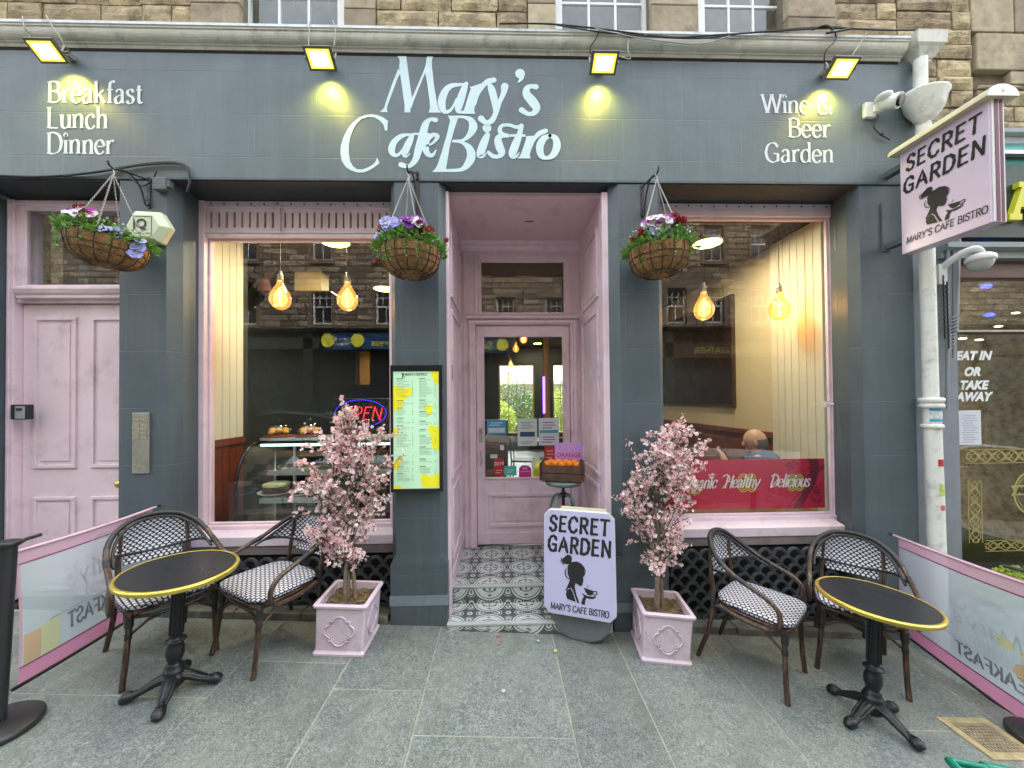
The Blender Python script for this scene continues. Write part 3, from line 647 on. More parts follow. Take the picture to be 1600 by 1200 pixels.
for (xa,xb) in ((DX0-.13,DX0-.11),(DX1+.11,DX1+.13)): q.box(xa,xb,RY-.018,RY,RZ,RC-.1)
q.ext([(RY,DT+.06),(RY-.05,DT+.065),(RY-.06,DT+.085),(RY-.04,DT+.10),(RY,DT+.115)],DX0-.10,DX1+.10)
q.box(DX0-.07,DX1+.07,RY-.022,RY,DT+.02,DT+.052)
moulded_rect(q,TX0-.075,TX1+.075,TZ0-.075,TZ1+.075,RY,.028,.02)
q.build('architrave',m_pink,scr,bevel=.004)
q=MB(); moulded_rect(q,TX0-.03,TX1+.03,TZ0-.03,TZ1+.03,RY+.03,.03,.03); tr=q.build('transom_window',m_pink,scr,bevel=.004)
q=MB(); q.box(TX0-.005,TX1+.005,RY+.035,RY+.04,TZ0-.005,TZ1+.005); q.build('glass_pane',m_glass,tr)
# entrance door
door=MB(); DY=RY+.035; GX0,GX1=WX(757,640,DY),WX(880,640,DY); GZ0,GZ1=WZ(820,746,DY),WZ(820,526,DY)
door.box(DX0,GX0,DY,DY+.045,RZ+.012,DT); door.box(GX1,DX1,DY,DY+.045,RZ+.012,DT); door.box(GX0,GX1,DY,DY+.045,GZ1,DT); door.box(GX0,GX1,DY,DY+.045,RZ+.012,GZ0)
moulded_rect(door,GX0-.012,GX1+.012,GZ0-.012,GZ1+.012,DY,.014,.012)
ed=door.build('entrance_door',m_pink,bld,bevel=.003)
q=MB(); px0,px1,pz0,pz1=DX0+.12,DX1-.12,RZ+.20,GZ0-.16
moulded_rect(q,px0,px1,pz0,pz1,DY,.035,.018); q.box(px0+.06,px1-.06,DY-.008,DY,pz0+.06,pz1-.06)
q.box(DX0+.02,DX1-.02,DY-.010,DY,RZ+.02,RZ+.14); q.build('door_panel',m_pink,ed,bevel=.004)
q=MB(); q.box(GX0-.002,GX1+.002,DY+.02,DY+.026,GZ0-.002,GZ1+.002); q.build('glass_pane',m_glass,ed)
q=MB(); q.cbox((DX0+.04,DY-.008,WZ(749,680,DY)),(.035,.012,.15)); q.sphere((DX0+.04,DY-.018,WZ(749,672,DY)),.011,8,6)
zz=WZ(749,716,DY); q.tube([(DX0+.04,DY-.006,zz+.07),(DX0+.045,DY-.04,zz+.05),(DX0+.05,DY-.05,zz),(DX0+.045,DY-.04,zz-.05),(DX0+.04,DY-.006,zz-.07)],.008,8)
q.build('handle',m_steel,ed)

# ------------------------------------------------------------------ patterned floor tiles
def tilemat():
    m,t=newmat('patterned_tile'); b=t.b
    u,v,_=t.sep(t.coord('UV'))
    # fold the tile into one octant: a=larger, c=smaller distance to the middle
    U=t.op('ABSOLUTE',t.op('SUBTRACT',u,.5)); V=t.op('ABSOLUTE',t.op('SUBTRACT',v,.5))
    def circ(cu,cv,r,w):
        du=t.op('SUBTRACT',U,cu); dv=t.op('SUBTRACT',V,cv)
        dd=t.op('SQRT',t.op('ADD',t.op('MULTIPLY',du,du),t.op('MULTIPLY',dv,dv)))
        return t.op('LESS_THAN',t.op('ABSOLUTE',t.op('SUBTRACT',dd,r)),w)
    def disc(cu,cv,r,su=1,sv=1):
        du=t.op('MULTIPLY',t.op('SUBTRACT',U,cu),su); dv=t.op('MULTIPLY',t.op('SUBTRACT',V,cv),sv)
        return t.op('LESS_THAN',t.op('SQRT',t.op('ADD',t.op('MULTIPLY',du,du),t.op('MULTIPLY',dv,dv))),r)
    mx=lambda *a: a[0] if len(a)==1 else t.op('MAXIMUM',a[0],mx(*a[1:]))
    mn=lambda a,c: t.op('MINIMUM',a,c)
    inv=lambda a: t.op('SUBTRACT',1.0,a)
    black=mx(circ(.5,.5,.46,.018),circ(.5,.5,.385,.012),
             mn(inv(disc(.5,.5,.475)),mn(inv(disc(0,.30,.135)),inv(disc(.30,0,.135)))),
             circ(0,.30,.10,.017),circ(.30,0,.10,.017),disc(0,.31,.04,1.3,.8),disc(.31,0,.04,.8,1.3),
             circ(.13,.13,.06,.014),disc(.13,.13,.022),circ(0,0,.09,.010),
             disc(.5,.20,.05,.9,2.2),disc(.20,.5,.05,2.2,.9),circ(.5,.5,.20,.014),disc(.36,.36,.035),
             disc(.5,.38,.055,2.6,1),disc(.38,.5,.055,1,2.6))
    black=mn(black,inv(mx(disc(0,0,.075),circ(.5,.5,.43,.006))))
    dot=disc(0,0,.028); black=mx(black,dot)
    wear=t.ramp(t.noise(60,5,.7,vec=t.coord('Object')),[(.3,0.0),(.62,1.0)])
    dk=t.mix(wear,(.05,.065,.062),(.10,.12,.115)); lt=t.mix(wear,(.42,.47,.45),(.54,.59,.56))
    base=t.mix(black,lt,dk); t.put(b.inputs['Base Color'],base); b.inputs['Roughness'].default_value=.38
    t.put(b.inputs['Normal'],t.bump(t.noise(60,3),.05,.002)); return m
m_tile=tilemat()
m_tgrout=M('tile_grout',(.30,.33,.31),.9,var=.15,bump=.2)
m_trim=M('step_trim',(.40,.44,.42),.5,var=.12,bump=.2)
step=MB()
SY=-.05; RY1=.235
step.box(RX0,RX1,RY1+.006,RY+.04,-.15,RZ-.006); step.box(RX0-.0,RX1+.0,SY+.006,RY1+.005,-.15,.066)
steps=step.build('entrance_steps',m_tgrout,bld)
T=.303; x0t=WX(767,880,.6)-T*2
def tile(o,R_,U_,su=1.0,sv=1.0):
    """o corner, R_,U_ edge vectors, su/sv fraction of the tile used"""
    q=MB(); o=Vector(o);R_=Vector(R_);U_=Vector(U_); N=R_.cross(U_).normalized()*.006
    g=.0016/T; a=[(g,g),(su-g,g),(su-g,sv-g),(g,sv-g)]
    q.add([R_*p+U_*r for p,r in a]+[R_*p+U_*r+N for p,r in a],[(3,2,1,0),(4,5,6,7),(0,1,5,4),(1,2,6,5),(2,3,7,6),(3,0,4,7)],[[(p,r) for p,r in a]]*6)
    q.build('tile',m_tile,steps,loc=o,fix=False)
def tile_run(y,z,yv,nv,n=9):
    pass
i0=int((RX0-x0t)/T)-1
for i in range(-1,7):
    xa=x0t+i*T; lo=max(xa,RX0+.004); hi=min(xa+T,RX1-.004)
    if hi-lo<.02: continue
    # tiles cut at the walls keep their pattern through the uv
    def cut(y0,y1,z,vert=False,v0=0.0,v1=1.0):
        q=MB(); u0=(lo-xa)/T; u1=(hi-xa)/T; g=.0016
        if not vert: A=[(lo+g,y0+g,z-.006),(hi-g,y0+g,z-.006),(hi-g,y1-g,z-.006),(lo+g,y1-g,z-.006)]; N=(0,0,.006)
        else: A=[(lo+g,y0,z+g),(hi-g,y0,z+g),(hi-g,y0,y1-g),(lo+g,y0,y1-g)]; N=(0,-.006,0)
        c=Vector(A[0]); uv=[(u0,v0),(u1,v0),(u1,v1),(u0,v1)]
        q.add([Vector(p)-c for p in A]+[Vector(p)-c+Vector(N) for p in A],[(3,2,1,0),(4,5,6,7),(0,1,5,4),(1,2,6,5),(2,3,7,6),(3,0,4,7)],[uv]*6)
        q.build('tile',m_tile,steps,loc=c,fix=False)
    for (ya,yb_,va,vb) in ((RY1+.03,RY1+.03+T,0,1),(RY1+.03+T,RY1+.03+2*T,0,1),(RY1+.03+2*T,RY+.03,0,(RY-RY1-2*T)/T)): cut(ya,yb_,RZ,v0=va,v1=vb)
    cut(SY+.03,RY1-.002,.072,v0=1-(RY1-SY-.03)/T,v1=1.0)
    cut(RY1-.001,RZ-.018,.073,vert=True,v0=.5,v1=.5+(RZ-.09)/T)
    if xa>-.6: cut(SY-.0,.052,gz((lo+hi)/2)-.0+.0,vert=True,v0=.6,v1=.8)
q=MB(); q.box(RX0,RX1,RY1-.010,RY1+.029,RZ-.016,RZ+.0015); q.box(RX0,RX1,SY-.010,SY+.029,.054,.0735); q.build('nosing',m_trim,steps,bevel=.004)

# ------------------------------------------------------------------ left tenement door
TY=.22; tx0=WX(8,600,TY); txd=WX(36,600,TY+.06); tx1=-2.85
zt0=WZ(120,312,TY); zl=WZ(120,476,TY+.06)
tz0,tz1=WZ(120,447,TY+.05),WZ(120,333,TY+.05); tgx=WX(51,400,TY+.05)
fr=MB(); fr.box(tx0,txd-.003,TY,TY+.14,gz(tx0)-.05,zt0); fr.box(txd-.002,tx1,TY+.01,TY+.14,tz1+.02,zt0); fr.box(txd-.002,tx1,TY+.02,TY+.14,zl+.006,tz0-.02); fr.box(txd-.002,tgx-.02,TY+.01,TY+.14,tz0-.02,tz1+.02)
td=fr.build('door_surround',m_pink,bld,bevel=.004)
q=MB(); q.ext([(TY+.02,zl+.03),(TY-.02,zl+.035),(TY-.02,zl+.06),(TY-.035,zl+.07),(TY-.05,zl+.10),(TY-.05,zl+.12),(TY+.02,zl+.14)],tx0+.1,tx1); moulded_rect(q,tgx-.02,tx1+.05,tz0-.02,tz1+.02,TY+.03,.02,.02)
q.box(tx0+.02,tx0+.04,TY-.012,TY,gz(tx0),zt0-.02); q.box(tx0+.05,tx1,TY-.002,TY+.012,zt0-.05,zt0-.02); q.build('door_cornice',m_pink,td,bevel=.004)
q=MB(); q.box(tgx-.01,tx1+.02,TY+.05,TY+.055,tz0-.01,tz1+.01); q.build('glass_pane',m_glass,td)
q=MB(); q.box(tgx-.1,tx1+.2,TY+.35,TY+.36,tz0-.1,tz1+.1); q.build('hall_wall',M('dim_hall_wall',(.14,.13,.10),.8,bump=0),td)
dl=MB(); zg=gz(-3.3); dl.box(txd,tx1,TY+.06,TY+.10,zg,zl)
tdoor=dl.build('tenement_door',m_pink,bld,bevel=.002)
def dpan(xa,xb,za,zb_):
    q=MB(); moulded_rect(q,xa,xb,za,zb_,TY+.06,.026,.016); q.box(xa+.055,xb-.055,TY+.052,TY+.06,za+.055,zb_-.055); q.build('door_panel',m_pink,tdoor,bevel=.003)
yy=TY+.06
for (pa,pb) in ((55,121),(144,210)):
    dpan(WX(pa,600,yy),WX(pb,600,yy),WZ(100,731,yy),WZ(100,496,yy)); dpan(WX(pa,600,yy),WX(pb,600,yy),WZ(100,925,yy)+.02,WZ(100,776,yy))
q=MB(); kx,kz=WX(196,754,yy),WZ(196,754,yy); q.tube([(kx,yy,kz),(kx,yy-.03,kz)],.012); q.sphere((kx,yy-.05,kz),.03,12,8); q.build('door_knob',m_brass,tdoor)
# ------------------------------------------------------------------ rubble stonework above
rs=random.Random(11)
def rock(L,H,rough=.018,sd=0,D=.10):
    nu=max(4,int(L/.035)); nv=max(3,int(H/.035)); q=MB()
    def fn(u,v):
        x,z=(u-.5)*L,(v-.5)*H; e=min(u,1-u)*L; e2=min(v,1-v)*H; m=min(1,min(e,e2)/.022)
        n=noise.fractal(Vector((x*9+sd*7.1,sd*3.3,z*16)),1,2,3)*.5+noise.noise(Vector((x*4+sd,2.2,z*5)))*.5
        jx=noise.noise(Vector((z*20,sd,0)))*.006*(1 if u<.5 else -1)*(1 if u in(0,1) else 0)
        jz=noise.noise(Vector((x*14,sd,5)))*.006*(1 if v in (0,1) else 0)
        return Vector((x+jx,-rough*.8*m-rough*1.6*n*m,z+jz))
    q.grid(fn,nu,nv,smooth=False)
    b=[fn(0,0),fn(1,0),fn(1,1),fn(0,1)]; B=[Vector((p.x,D,p.z)) for p in b]
    q.add(b+B,[(0,1,5,4),(1,2,6,5),(2,3,7,6),(3,0,4,7)],smooth=False)
    return q
SYW=.075
wallb=MB(); 
def stone_rows(parent,x0,x1,z0,z1,holes,Y=SYW,hm=(.10,.15),lm=(.18,.5),m=None,rough=.018,ash=None):
    z=z0
    while z<z1-.03:
        H=min(rs.uniform(*hm),z1-z); segs=[(x0,x1)]
        for (a,b,za,zb_) in holes:
            if z+H>za and z<zb_:
                ns=[]
                for (p,q) in segs:
                    if b<=p or a>=q: ns.append((p,q)); continue
                    if a>p: ns.append((p,a))
                    if b<q: ns.append((b,q))
                segs=ns
        for (p,q) in segs:
            x=p
            while x<q-.01:
                L=rs.uniform(*lm)
                if q-x-L<.12: L=q-x
                st=rock(L-.010,H-.010,rough,sd=rs.random()*50)
                st.build('stone',m or m_stone,parent,loc=(x+L/2,Y+rs.uniform(-.008,.008),z+H/2),fix=False); x+=L
        z+=H
def xs_at(px,y=20): return WX(px,y,SYW)
holes=[(xs_at(300),xs_at(588),4.5,5.6),(xs_at(824),xs_at(1303),4.5,5.6)]
bk=MB(); 
for (a,b) in ((-6,xs_at(376)),(xs_at(538),xs_at(868)),(xs_at(1016),xs_at(1090)),(xs_at(1228),6.8)): bk.box(a,b,.11,.30,3.9 if a>3 else 4.5,5.6)
uw=bk.build('upper_wall',m_mortar,bld)
q=MB(); q.box(-30,30,.31,8.0,5.6,14.0); q.box(-30,-5.5,.1,8,-2,5.6); q.box(6.9,30,.1,8,-2,5.6); q.build('upper_storeys',m_stone,bld)
stone_rows(uw,-5.6,3.26,4.60,5.15,holes)
# smooth dressed margins and their window units
def ashlar(a,b,z0,z1,parent,Y=SYW-.02):
    z=z0
    while z<z1-.02:
        H=min(rs.uniform(.24,.34),z1-z); q=MB(); q.box(-(b-a)/2+.003,(b-a)/2-.003,0,.2,-H/2+.003,H/2-.003); q.build('stone',m_ashlar,parent,loc=((a+b)/2,Y,z+H/2),bevel=.008); z+=H
for (a,b) in ((300,376),(538,588),(824,868),(1016,1090),(1228,1303)): ashlar(xs_at(a),xs_at(b),4.60,5.2,uw)
def sash(a,b,z0,z1,Y,parent,nx,nz,mat=None,glass=None,back=True,fw=.045,name='sash_window'):
    q=MB(); q.box(a,a+fw,Y,Y+.05,z0,z1); q.box(b-fw,b,Y,Y+.05,z0,z1); q.box(a+fw+.001,b-fw-.001,Y,Y+.05,z0,z0+fw); q.box(a+fw+.001,b-fw-.001,Y,Y+.05,z1-fw,z1)
    for i in range(1,nx): xx=a+fw+(b-a-2*fw)*i/nx; q.box(xx-.009,xx+.009,Y+.01,Y+.035,z0+fw+.001,z1-fw-.001)
    for i in range(1,nz): zz=z0+fw+(z1-z0-2*fw)*i/nz; q.box(a+fw+.001,b-fw-.001,Y+.012,Y+.033,zz-.009,zz+.009)
    w=q.build(name,mat or m_whitepaint,parent)
    q=MB(); q.box(a+fw*.5,b-fw*.5,Y+.022,Y+.026,z0+fw*.5,z1-fw*.5); q.build('glass_pane',glass or m_glass,w)
    if back: q=MB(); q.box(a,b,Y+.14,Y+.15,z0,z1); q.build('window_blind',m_roomdark,w)
    return w
m_roomdark=M('dim_blind',(.10,.12,.12),.8,var=.3,vs=4,bump=0)
for (a,b,n) in ((378,538,3),(868,1014,3),(1091,1226,3)): sash(WX(a,20,.16),WX(b,20,.16),4.57,5.55,.16,uw,n,2,fw=.055)

# ------------------------------------------------------------------ neighbour building on the right
nb=thing('takeaway_building','dark green takeaway shopfront with brown window frame beyond the white drainpipe','building')
bk=MB(); bk.box(3.27,6.8,.12,.30,3.62,5.6); nw=bk.build('stone_wall',m_mortar,nb)
stone_rows(nw,3.27,xs_at(1518,60)-.004,4.02,5.15,[],hm=(.11,.17),lm=(.2,.5))
for (pa,pb,ya,yb_) in ((1518,1585,-30,51),(1586,1700,-30,51),(1525,1700,52,110),(1577,1700,111,132)):
    a,b=WX(pa,60,SYW),WX(pb,60,SYW); z1,z0=WZ(1560,ya,SYW),WZ(1560,yb_,SYW); q=MB(); q.box(a,b-.006,-.006,.12,z0+.003,z1-.003); q.build('stone',m_ashlar,nw,loc=(0,SYW,0),bevel=.008)
stone_rows(nw,3.27,WX(1524,60,SYW),WZ(1560,52,SYW)-1.0,4.02,[],hm=(.11,.17),lm=(.2,.5))
stone_rows(nw,WX(1524,60,SYW),6.2,3.9,WZ(1560,133,SYW)-.002,[],hm=(.11,.15),lm=(.25,.5))
m_green=M('dark_green_fascia',(.006,.022,.018),.35,var=.15,bump=.05)
m_brown=M('brown_frame_paint',(.085,.03,.018),.35,var=.15,bump=.15)
m_grey=M('grey_moulding_paint',(.22,.26,.27),.4,var=.12,bump=.1)
q=MB(); q.box(3.50,6.6,.02,.2,WZ(1590,300,0)-.36,WZ(1590,258,0)+.12); nf=q.build('fascia_board',m_green,nb)
zt=WZ(1590,232,0)
q=MB(); q.ext([(.12,zt-.06),(-.03,zt-.06),(-.03,zt-.03),(-.06,zt),(-.06,zt+.05),(-.09,zt+.07),(-.09,zt+.10),(.12,zt+.13)],3.48,6.6); q.build('fascia_cornice',m_grey,nf)
zb=WZ(1590,384,0); q=MB(); q.ext([(.12,zb-.10),(0,zb-.10),(0,zb-.05),(-.05,zb-.03),(-.05,zb+.01),(.12,zb+.02)],3.505,6.6); q.build('lower_moulding',m_grey,nf)
m_yel=M('yellow_letter',(.62,.62,.04),.4,var=.05,bump=.05)
az0,az1=WZ(1585,345,.0),WZ(1585,286,.0); ax=WX(1572,320,0); H=az1-az0
q=MB(); fA=lambda u,v,d:(ax+u*H,-d,az0+v*H)
q.prism([(0,0),(.34,0),(.34,.16),(.28,.16),(.32,.34),(.68,.34),(.72,.16),(.66,.16),(.66,0),(1.05,0),(1.05,.16),(.98,.16),(.72,.86),(.80,.86),(.80,1),(.28,1),(.28,.86),(.36,.86),(.09,.16),(0,.16)],fA,.02,-.02)
q.build('fascia_letter',m_yel,nf)
# window frame and glass
yN=.10; wx0=3.505; wz1=WZ(1540,436,yN); wz0=gz(4)+.35
fr=MB(); fr.box(wx0,wx0+.05,yN-.05,yN+.08,gz(3.5)-.1,wz1+.28); fr.box(wx0+.051,6.5,yN-.03,yN+.08,wz1,wz1+.28); fr.box(wx0+.051,6.5,yN-.04,yN+.06,WZ(1540,519,yN)-.012,WZ(1540,519,yN)+.012)
fr.box(wx0+.051,6.5,yN-.04,yN+.08,gz(4)-.4,wz0)
nwf=fr.build('shop_window',m_brown,nb,bevel=.004)
q=MB(); q.box(wx0+.052,6.5,yN+.0,yN+.006,wz0,wz1); q.build('glass_pane',m_glass,nwf)
q=MB(); q.box(wx0+.052,6.5,yN-.05,yN-.041,WZ(1540,519,yN)-.006,WZ(1540,519,yN)+.008); q.build('glazing_bar',m_steel,nwf)
q=MB(); q.box(wx0,6.6,2.6,2.65,-.6,3.5); q.box(wx0,6.6,.13,2.6,3.38,3.42); q.box(wx0,6.6,.13,2.6,-.2,-.15); q.build('shop_interior',M('dark_brown_interior',(.018,.013,.011),.7,var=.4,vs=2,bump=.1),nb)
m_wlet=M('white_vinyl',(.75,.80,.80),.4,var=.02,bump=0); 
for i,(s,py) in enumerate((("EAT IN",562),("OR",587),("TAKE",608),("AWAY",626))):
    X=WX(1519 if i!=1 else 1517,py,yN); Z=WZ(1519,py,yN); ftext(s,m_wlet,nwf,(X,yN-.004,Z),(1,0,0),(0,0,1),.098,'c',shear=.3,bold=.005,name='window_lettering')
# gold knotwork decal
m_goldv=M('gold_vinyl',(.42,.36,.13),.4,metal=.3,var=.1,bump=0)
dq=MB(); pen=Pen(dq,lambda u,v,d:(u,yN-.002-d,v),.0008,.0002)
def knot(x0,z0,L,vert,A=.045,per=.115,w=.008):
    n=int(L/per*10)
    for ph in (0,math.pi,):
        P=[]
        for i in range(n+1):
            s=i/n*L; a=A*math.sin(2*math.pi*s/per/2*1+ph); P.append((x0+a,z0+s,w) if vert else (x0+s,z0+a,w))
        pen.stroke(P,False)
        P2=[]
        for i in range(n+1):
            s=i/n*L; a=A*.62*math.sin(2*math.pi*s/per*1+ph+.8); P2.append((x0+a,z0+s,w*.8) if vert else (x0+s,z0+a,w*.8))
        pen.stroke(P2,False)
    for e in (-1,1):
        P=[(x0+e*A*1.25,z0,w*.7),(x0+e*A*1.25,z0+L,w*.7)] if vert else [(x0,z0+e*A*1.25,w*.7),(x0+L,z0+e*A*1.25,w*.7)]
        pen.stroke(P,False)
kx=WX(1523,800,yN); k0,k1=WZ(1523,848,yN),WZ(1523,750,yN)
knot(kx,k0,k1-k0,True); knot(WX(1503,715,yN)+.03,WZ(1530,713,yN),1.6,False); knot(WX(1538,848,yN),WZ(1540,849,yN)-.02,1.4,False,A=.035)
# round badge with banner
bx_,bz_=WX(1618,770,yN),WZ(1618,770,yN)
for r_,w_ in ((.19,.016),(.165,.006)): pen.stroke([(bx_+r_*math.cos(a*math.pi/20),bz_+r_*math.sin(a*math.pi/20),w_) for a in range(41)],False)
pen.poly([(bx_-.22,bz_-.02),(bx_+.25,bz_-.0),(bx_+.25,bz_+.085),(bx_-.22,bz_+.065),(bx_-.19,bz_+.02)])
dq.build('gold_decal',m_goldv,nwf,fix=False)
ftext('AU',m_black,nwf,(bx_-.17,yN-.006,bz_-.0),(1,0,.02),(0,0,1),.07,bold=.004,name='badge_lettering')
# teal strip light glow over neighbour fascia
q=MB(); q.box(3.75,4.9,-.055,-.04,WZ(1590,250,0)+.03,WZ(1590,250,0)+.04); q.build('strip_light',M('teal_strip_light',(.3,.8,.75),.4,emit=(.25,.9,.85),es=.8,bump=0),nb)
# blue spots inside
m_blue=M('blue_lamp',(.05,.05,.8),.4,emit=(.02,.03,1),es=1.5,bump=0)
for px,py,YY in ((1541,447,.9),(1546,492,1.3)):
    p=W(px,py,YY); q=MB(); q.sphere((0,0,0),.035,10,6,(1.6,1,.6)); q.build('spot_lamp',m_blue,nb,loc=p)
for px,py in ((1504,529),(1530,531),(1560,510),(1587,489)):
    p=W(px,py,1.6); q=MB(); q.sphere((0,0,0),.03,10,6,(1.6,1,.4)); q.build('spot_lamp',M('white_lamp',(.8,.8,.7),.4,emit=(1,.9,.7),es=.5,bump=0),nb,loc=p)

# ================================================================== CAFE INTERIOR
m_cream=M('cream_plaster',(.60,.53,.37),.7,var=.06,vs=1.5,bump=.15,bs=30)
m_board=M('cream_boards',(.62,.60,.50),.55,var=.05,bump=.1)
m_dkwall=M('dark_teal_wall',(.018,.026,.028),.6,var=.2,bump=.1)
m_ceil=M('dark_ceiling',(.03,.025,.02),.8,var=.2,bump=.1)
IX1=2.87; IC=3.36; IF=.21; IB=8.6
q=MB(); q.box(-3.6,IX1+.3,.66 if False else .34,IB+.3,IF-.1,IF); fl=q.build('interior_floor',M('floor_slate',(.10,.11,.11),.35,var=.3,vs=3,bump=.2),bld)
q=MB(); q.box(-3.6,-.457,.345,IB+.3,IC,IC+.06); q.box(.85,IX1+.3,.345,IB+.3,IC,IC+.06); q.box(-.457,.85,RY+.21,IB+.3,IC,IC+.06); q.build('interior_ceiling',m_ceil,bld)
q=MB(); q.box(IX1,IX1+.1,.34,IB,IF,IC); q.build('interior_wall',m_cream,bld)
q=MB(); q.box(-3.6,-3.5,.34,IB,IF,IC); q.box(-.50,-.457-.05,.35,RY+.0,IF,IC); q.box(.852,.90,.35,RY,IF,IC); q.box(-2.95,-2.56,.80,.90,IF,IC); q.build('interior_wall',m_dkwall,bld)
# back wall with two garden windows
bw=[(-.12,.98,.70,2.85),(1.55,2.5,.70,2.85)]
q=MB(); q.box(-3.6,bw[0][0],IB,IB+.2,IF,IC); q.box(bw[0][1],bw[1][0],IB,IB+.2,IF,IC); q.box(bw[1][1],IX1+.1,IB,IB+.2,IF,IC)
for a,b,c,d in bw: q.box(a,b,IB,IB+.2,IF,c); q.box(a,b,IB,IB+.2,d,IC)
bwl=q.build('interior_wall',m_dkwall,bld)
for a,b,c,d in bw: sash(a,b,c,d,IB+.05,bwl,4,4,mat=M('ochre_window_paint',(.30,.26,.06),.5),glass=m_thin,back=False,name='garden_window')
# boarded returns beside the windows
def boards(xw,y0,y1,z0,z1,s,n,parent,mat,name):
    st=(y1-y0)/n
    for i in range(n):
        q=MB(); q.box(0,.012*s,.002,st-.003,0,z1-z0); q.build(name,mat,parent,loc=(xw,y0+i*st,z0),bevel=.003)
zw=WZ(1243,678,.8)
q=MB(); q.box(-2.60,-2.545,.345,.80,IF,IC); bl=q.build('window_return',m_board,bld); boards(-2.545,.345,.80,1.42,IC-.001,1,5,bl,m_board,'board'); boards(-2.545,.345,.80,IF+.001,1.36,1,5,bl,m_wood,'board')
q=MB(); q.box(-2.545,-2.52,.345,.81,1.361,1.419); q.build('dado_rail',m_wood,bl)
q=MB(); q.box(IX1-.03,IX1-.001,.345,.98,IF,IC-.001); br=q.build('window_return',m_board,bld); boards(IX1-.031,.345,.98,.62,IC-.002,-1,7,br,m_board,'board')
q=MB(); y0=.981
q.box(IX1-.02,IX1-.001,y0,IB,IF,zw-.06); q.box(IX1-.05,IX1-.001,y0,IB,zw-.059,zw); 
for i in range(9): q.box(IX1-.032,IX1-.0195,y0+.05+i*.8,y0+.75+i*.8,IF+.15,zw-.14)
q.build('wainscot',m_wood,bld,bevel=.004)
# seat back of the window bench
q=MB(); q.box(1.0,2.55,1.55,1.62,IF,1.05); q.box(1.0,2.55,1.10,1.54,IF,.66); bench=q.build('window_bench',m_wood,None,bevel=.01); tag(bench,'dark red wooden bench behind the seated man in the right window','bench')
q=MB(); q.box(1.25,IX1-.05,.34,.56,.60,.715); lg=q.build('window_ledge',m_oak,bld); 
q=MB(); q.box(-2.54,-.92,.34,.46,.60,.715); q.build('window_ledge',m_void,bld)
# high shelf over the left window bay
zs=WZ(450,456,1.6); q=MB(); q.box(-2.9,WX(520,455,1.6),1.55,1.85,zs-.02,zs); shelf=tag(q.build('high_shelf',m_darkwood,None),'long dark shelf high behind the left window','shelf')
pb=W(482,440,1.62); q=MB(); bx0,bx1=WX(460,440,1.6),WX(502,440,1.6); q.box(bx0,bx1,1.6,1.8,zs+.001,WZ(480,424,1.6)); ac=q.build('cream_box',M('cream_card',(.62,.52,.28),.6,bump=.05,var=.05),None,bevel=.004); tag(ac,'plain cream box on the high shelf behind the left window','box')
# dried flowers in a vase on the shelf
v0=W(412,456,1.7); vs_=thing('flower_vase','pink vase of dried flowers standing on the high shelf','vase',(v0.x,1.72,zs+.001))
q=MB(); q.lathe([(0,0),(.06,0),(.075,.05),(.06,.12),(.045,.17),(.05,.18)],14); q.build('vase_body',M('pink_vase',(.45,.22,.18),.4),vs_)
q=MB(); r5=random.Random(9)
for i in range(26):
    a=r5.uniform(0,6.3); rr_=r5.uniform(.02,.12); z=r5.uniform(.26,.42); p=(rr_*math.cos(a)+.04,rr_*math.sin(a)*.6,z); q.tube([(0,0,.15),(p[0]*.6,p[1]*.6,z*.7),p],.003,4)
    for k in range(3): q.sphere((p[0]+r5.uniform(-.02,.02),p[1]+r5.uniform(-.02,.02),z+r5.uniform(-.02,.02)),r5.uniform(.012,.024),6,4)
q.build('dried_flowers',M('dried_flower',(.42,.24,.14),.8,var=.4,vs=40,bump=.3),vs_)
# dark glossy picture on the cream wall
yA,yB=1.66,3.85; q=MB(); q.box(IX1-.03,IX1-.001,yA,yB,1.66,3.02); pic=q.build('wall_picture',M('black_glossy_picture',(.02,.010,.008),.5,var=.9,vs=5,bump=0,spec=.15),None); tag(pic,'large black glossy picture hanging on the cream wall in the right window','picture')
q=MB(); 
for (a,b,c,d) in ((yA-.02,yA,1.64,3.04),(yB,yB+.02,1.64,3.04),(yA,yB,1.64,1.66),(yA,yB,3.02,3.04)): q.box(IX1-.045,IX1-.001,a,b,c,d)
q.build('frame',m_darkwood,pic)
# garden behind
def leafmat(name,c,c2,trans=.3):
    m,t=newmat(name); b=t.b; gm=t.n.new('ShaderNodeNewGeometry')
    base=t.ramp(t.noise(30,3,.6),[(.3,c2),(.7,c)]); t.put(b.inputs['Base Color'],base); b.inputs['Roughness'].default_value=.5
    tl=t.node('ShaderNodeBsdfTranslucent'); t.put(tl.inputs[0],base); mx=t.node('ShaderNodeMixShader'); mx.inputs[0].default_value=trans
    t.l.new(b.outputs[0],mx.inputs[1]); t.l.new(tl.outputs[0],mx.inputs[2]); t.l.new(mx.outputs[0],t.n['Material Output'].inputs[0]); return m
m_leaf=leafmat('leaf_green',(.10,.20,.04),(.04,.09,.015)); m_leafy=leafmat('yellow_green_leaf',(.45,.52,.05),(.18,.28,.02))
q=MB(); q.add([(-6,IB+.21,.1),(8,IB+.21,.1),(8,30,.1),(-6,30,.1)],[(0,1,2,3)]); tag(q.build('garden_ground',m_base),kind='structure')
q=MB(); q.box(-5,8,17.0,17.3,.1,2.6); gw=q.build('garden_wall',M('white_harling',(.33,.34,.31),.9,var=.1,bump=.5),None); tag(gw,'pale rendered wall across the garden seen through the door','wall')
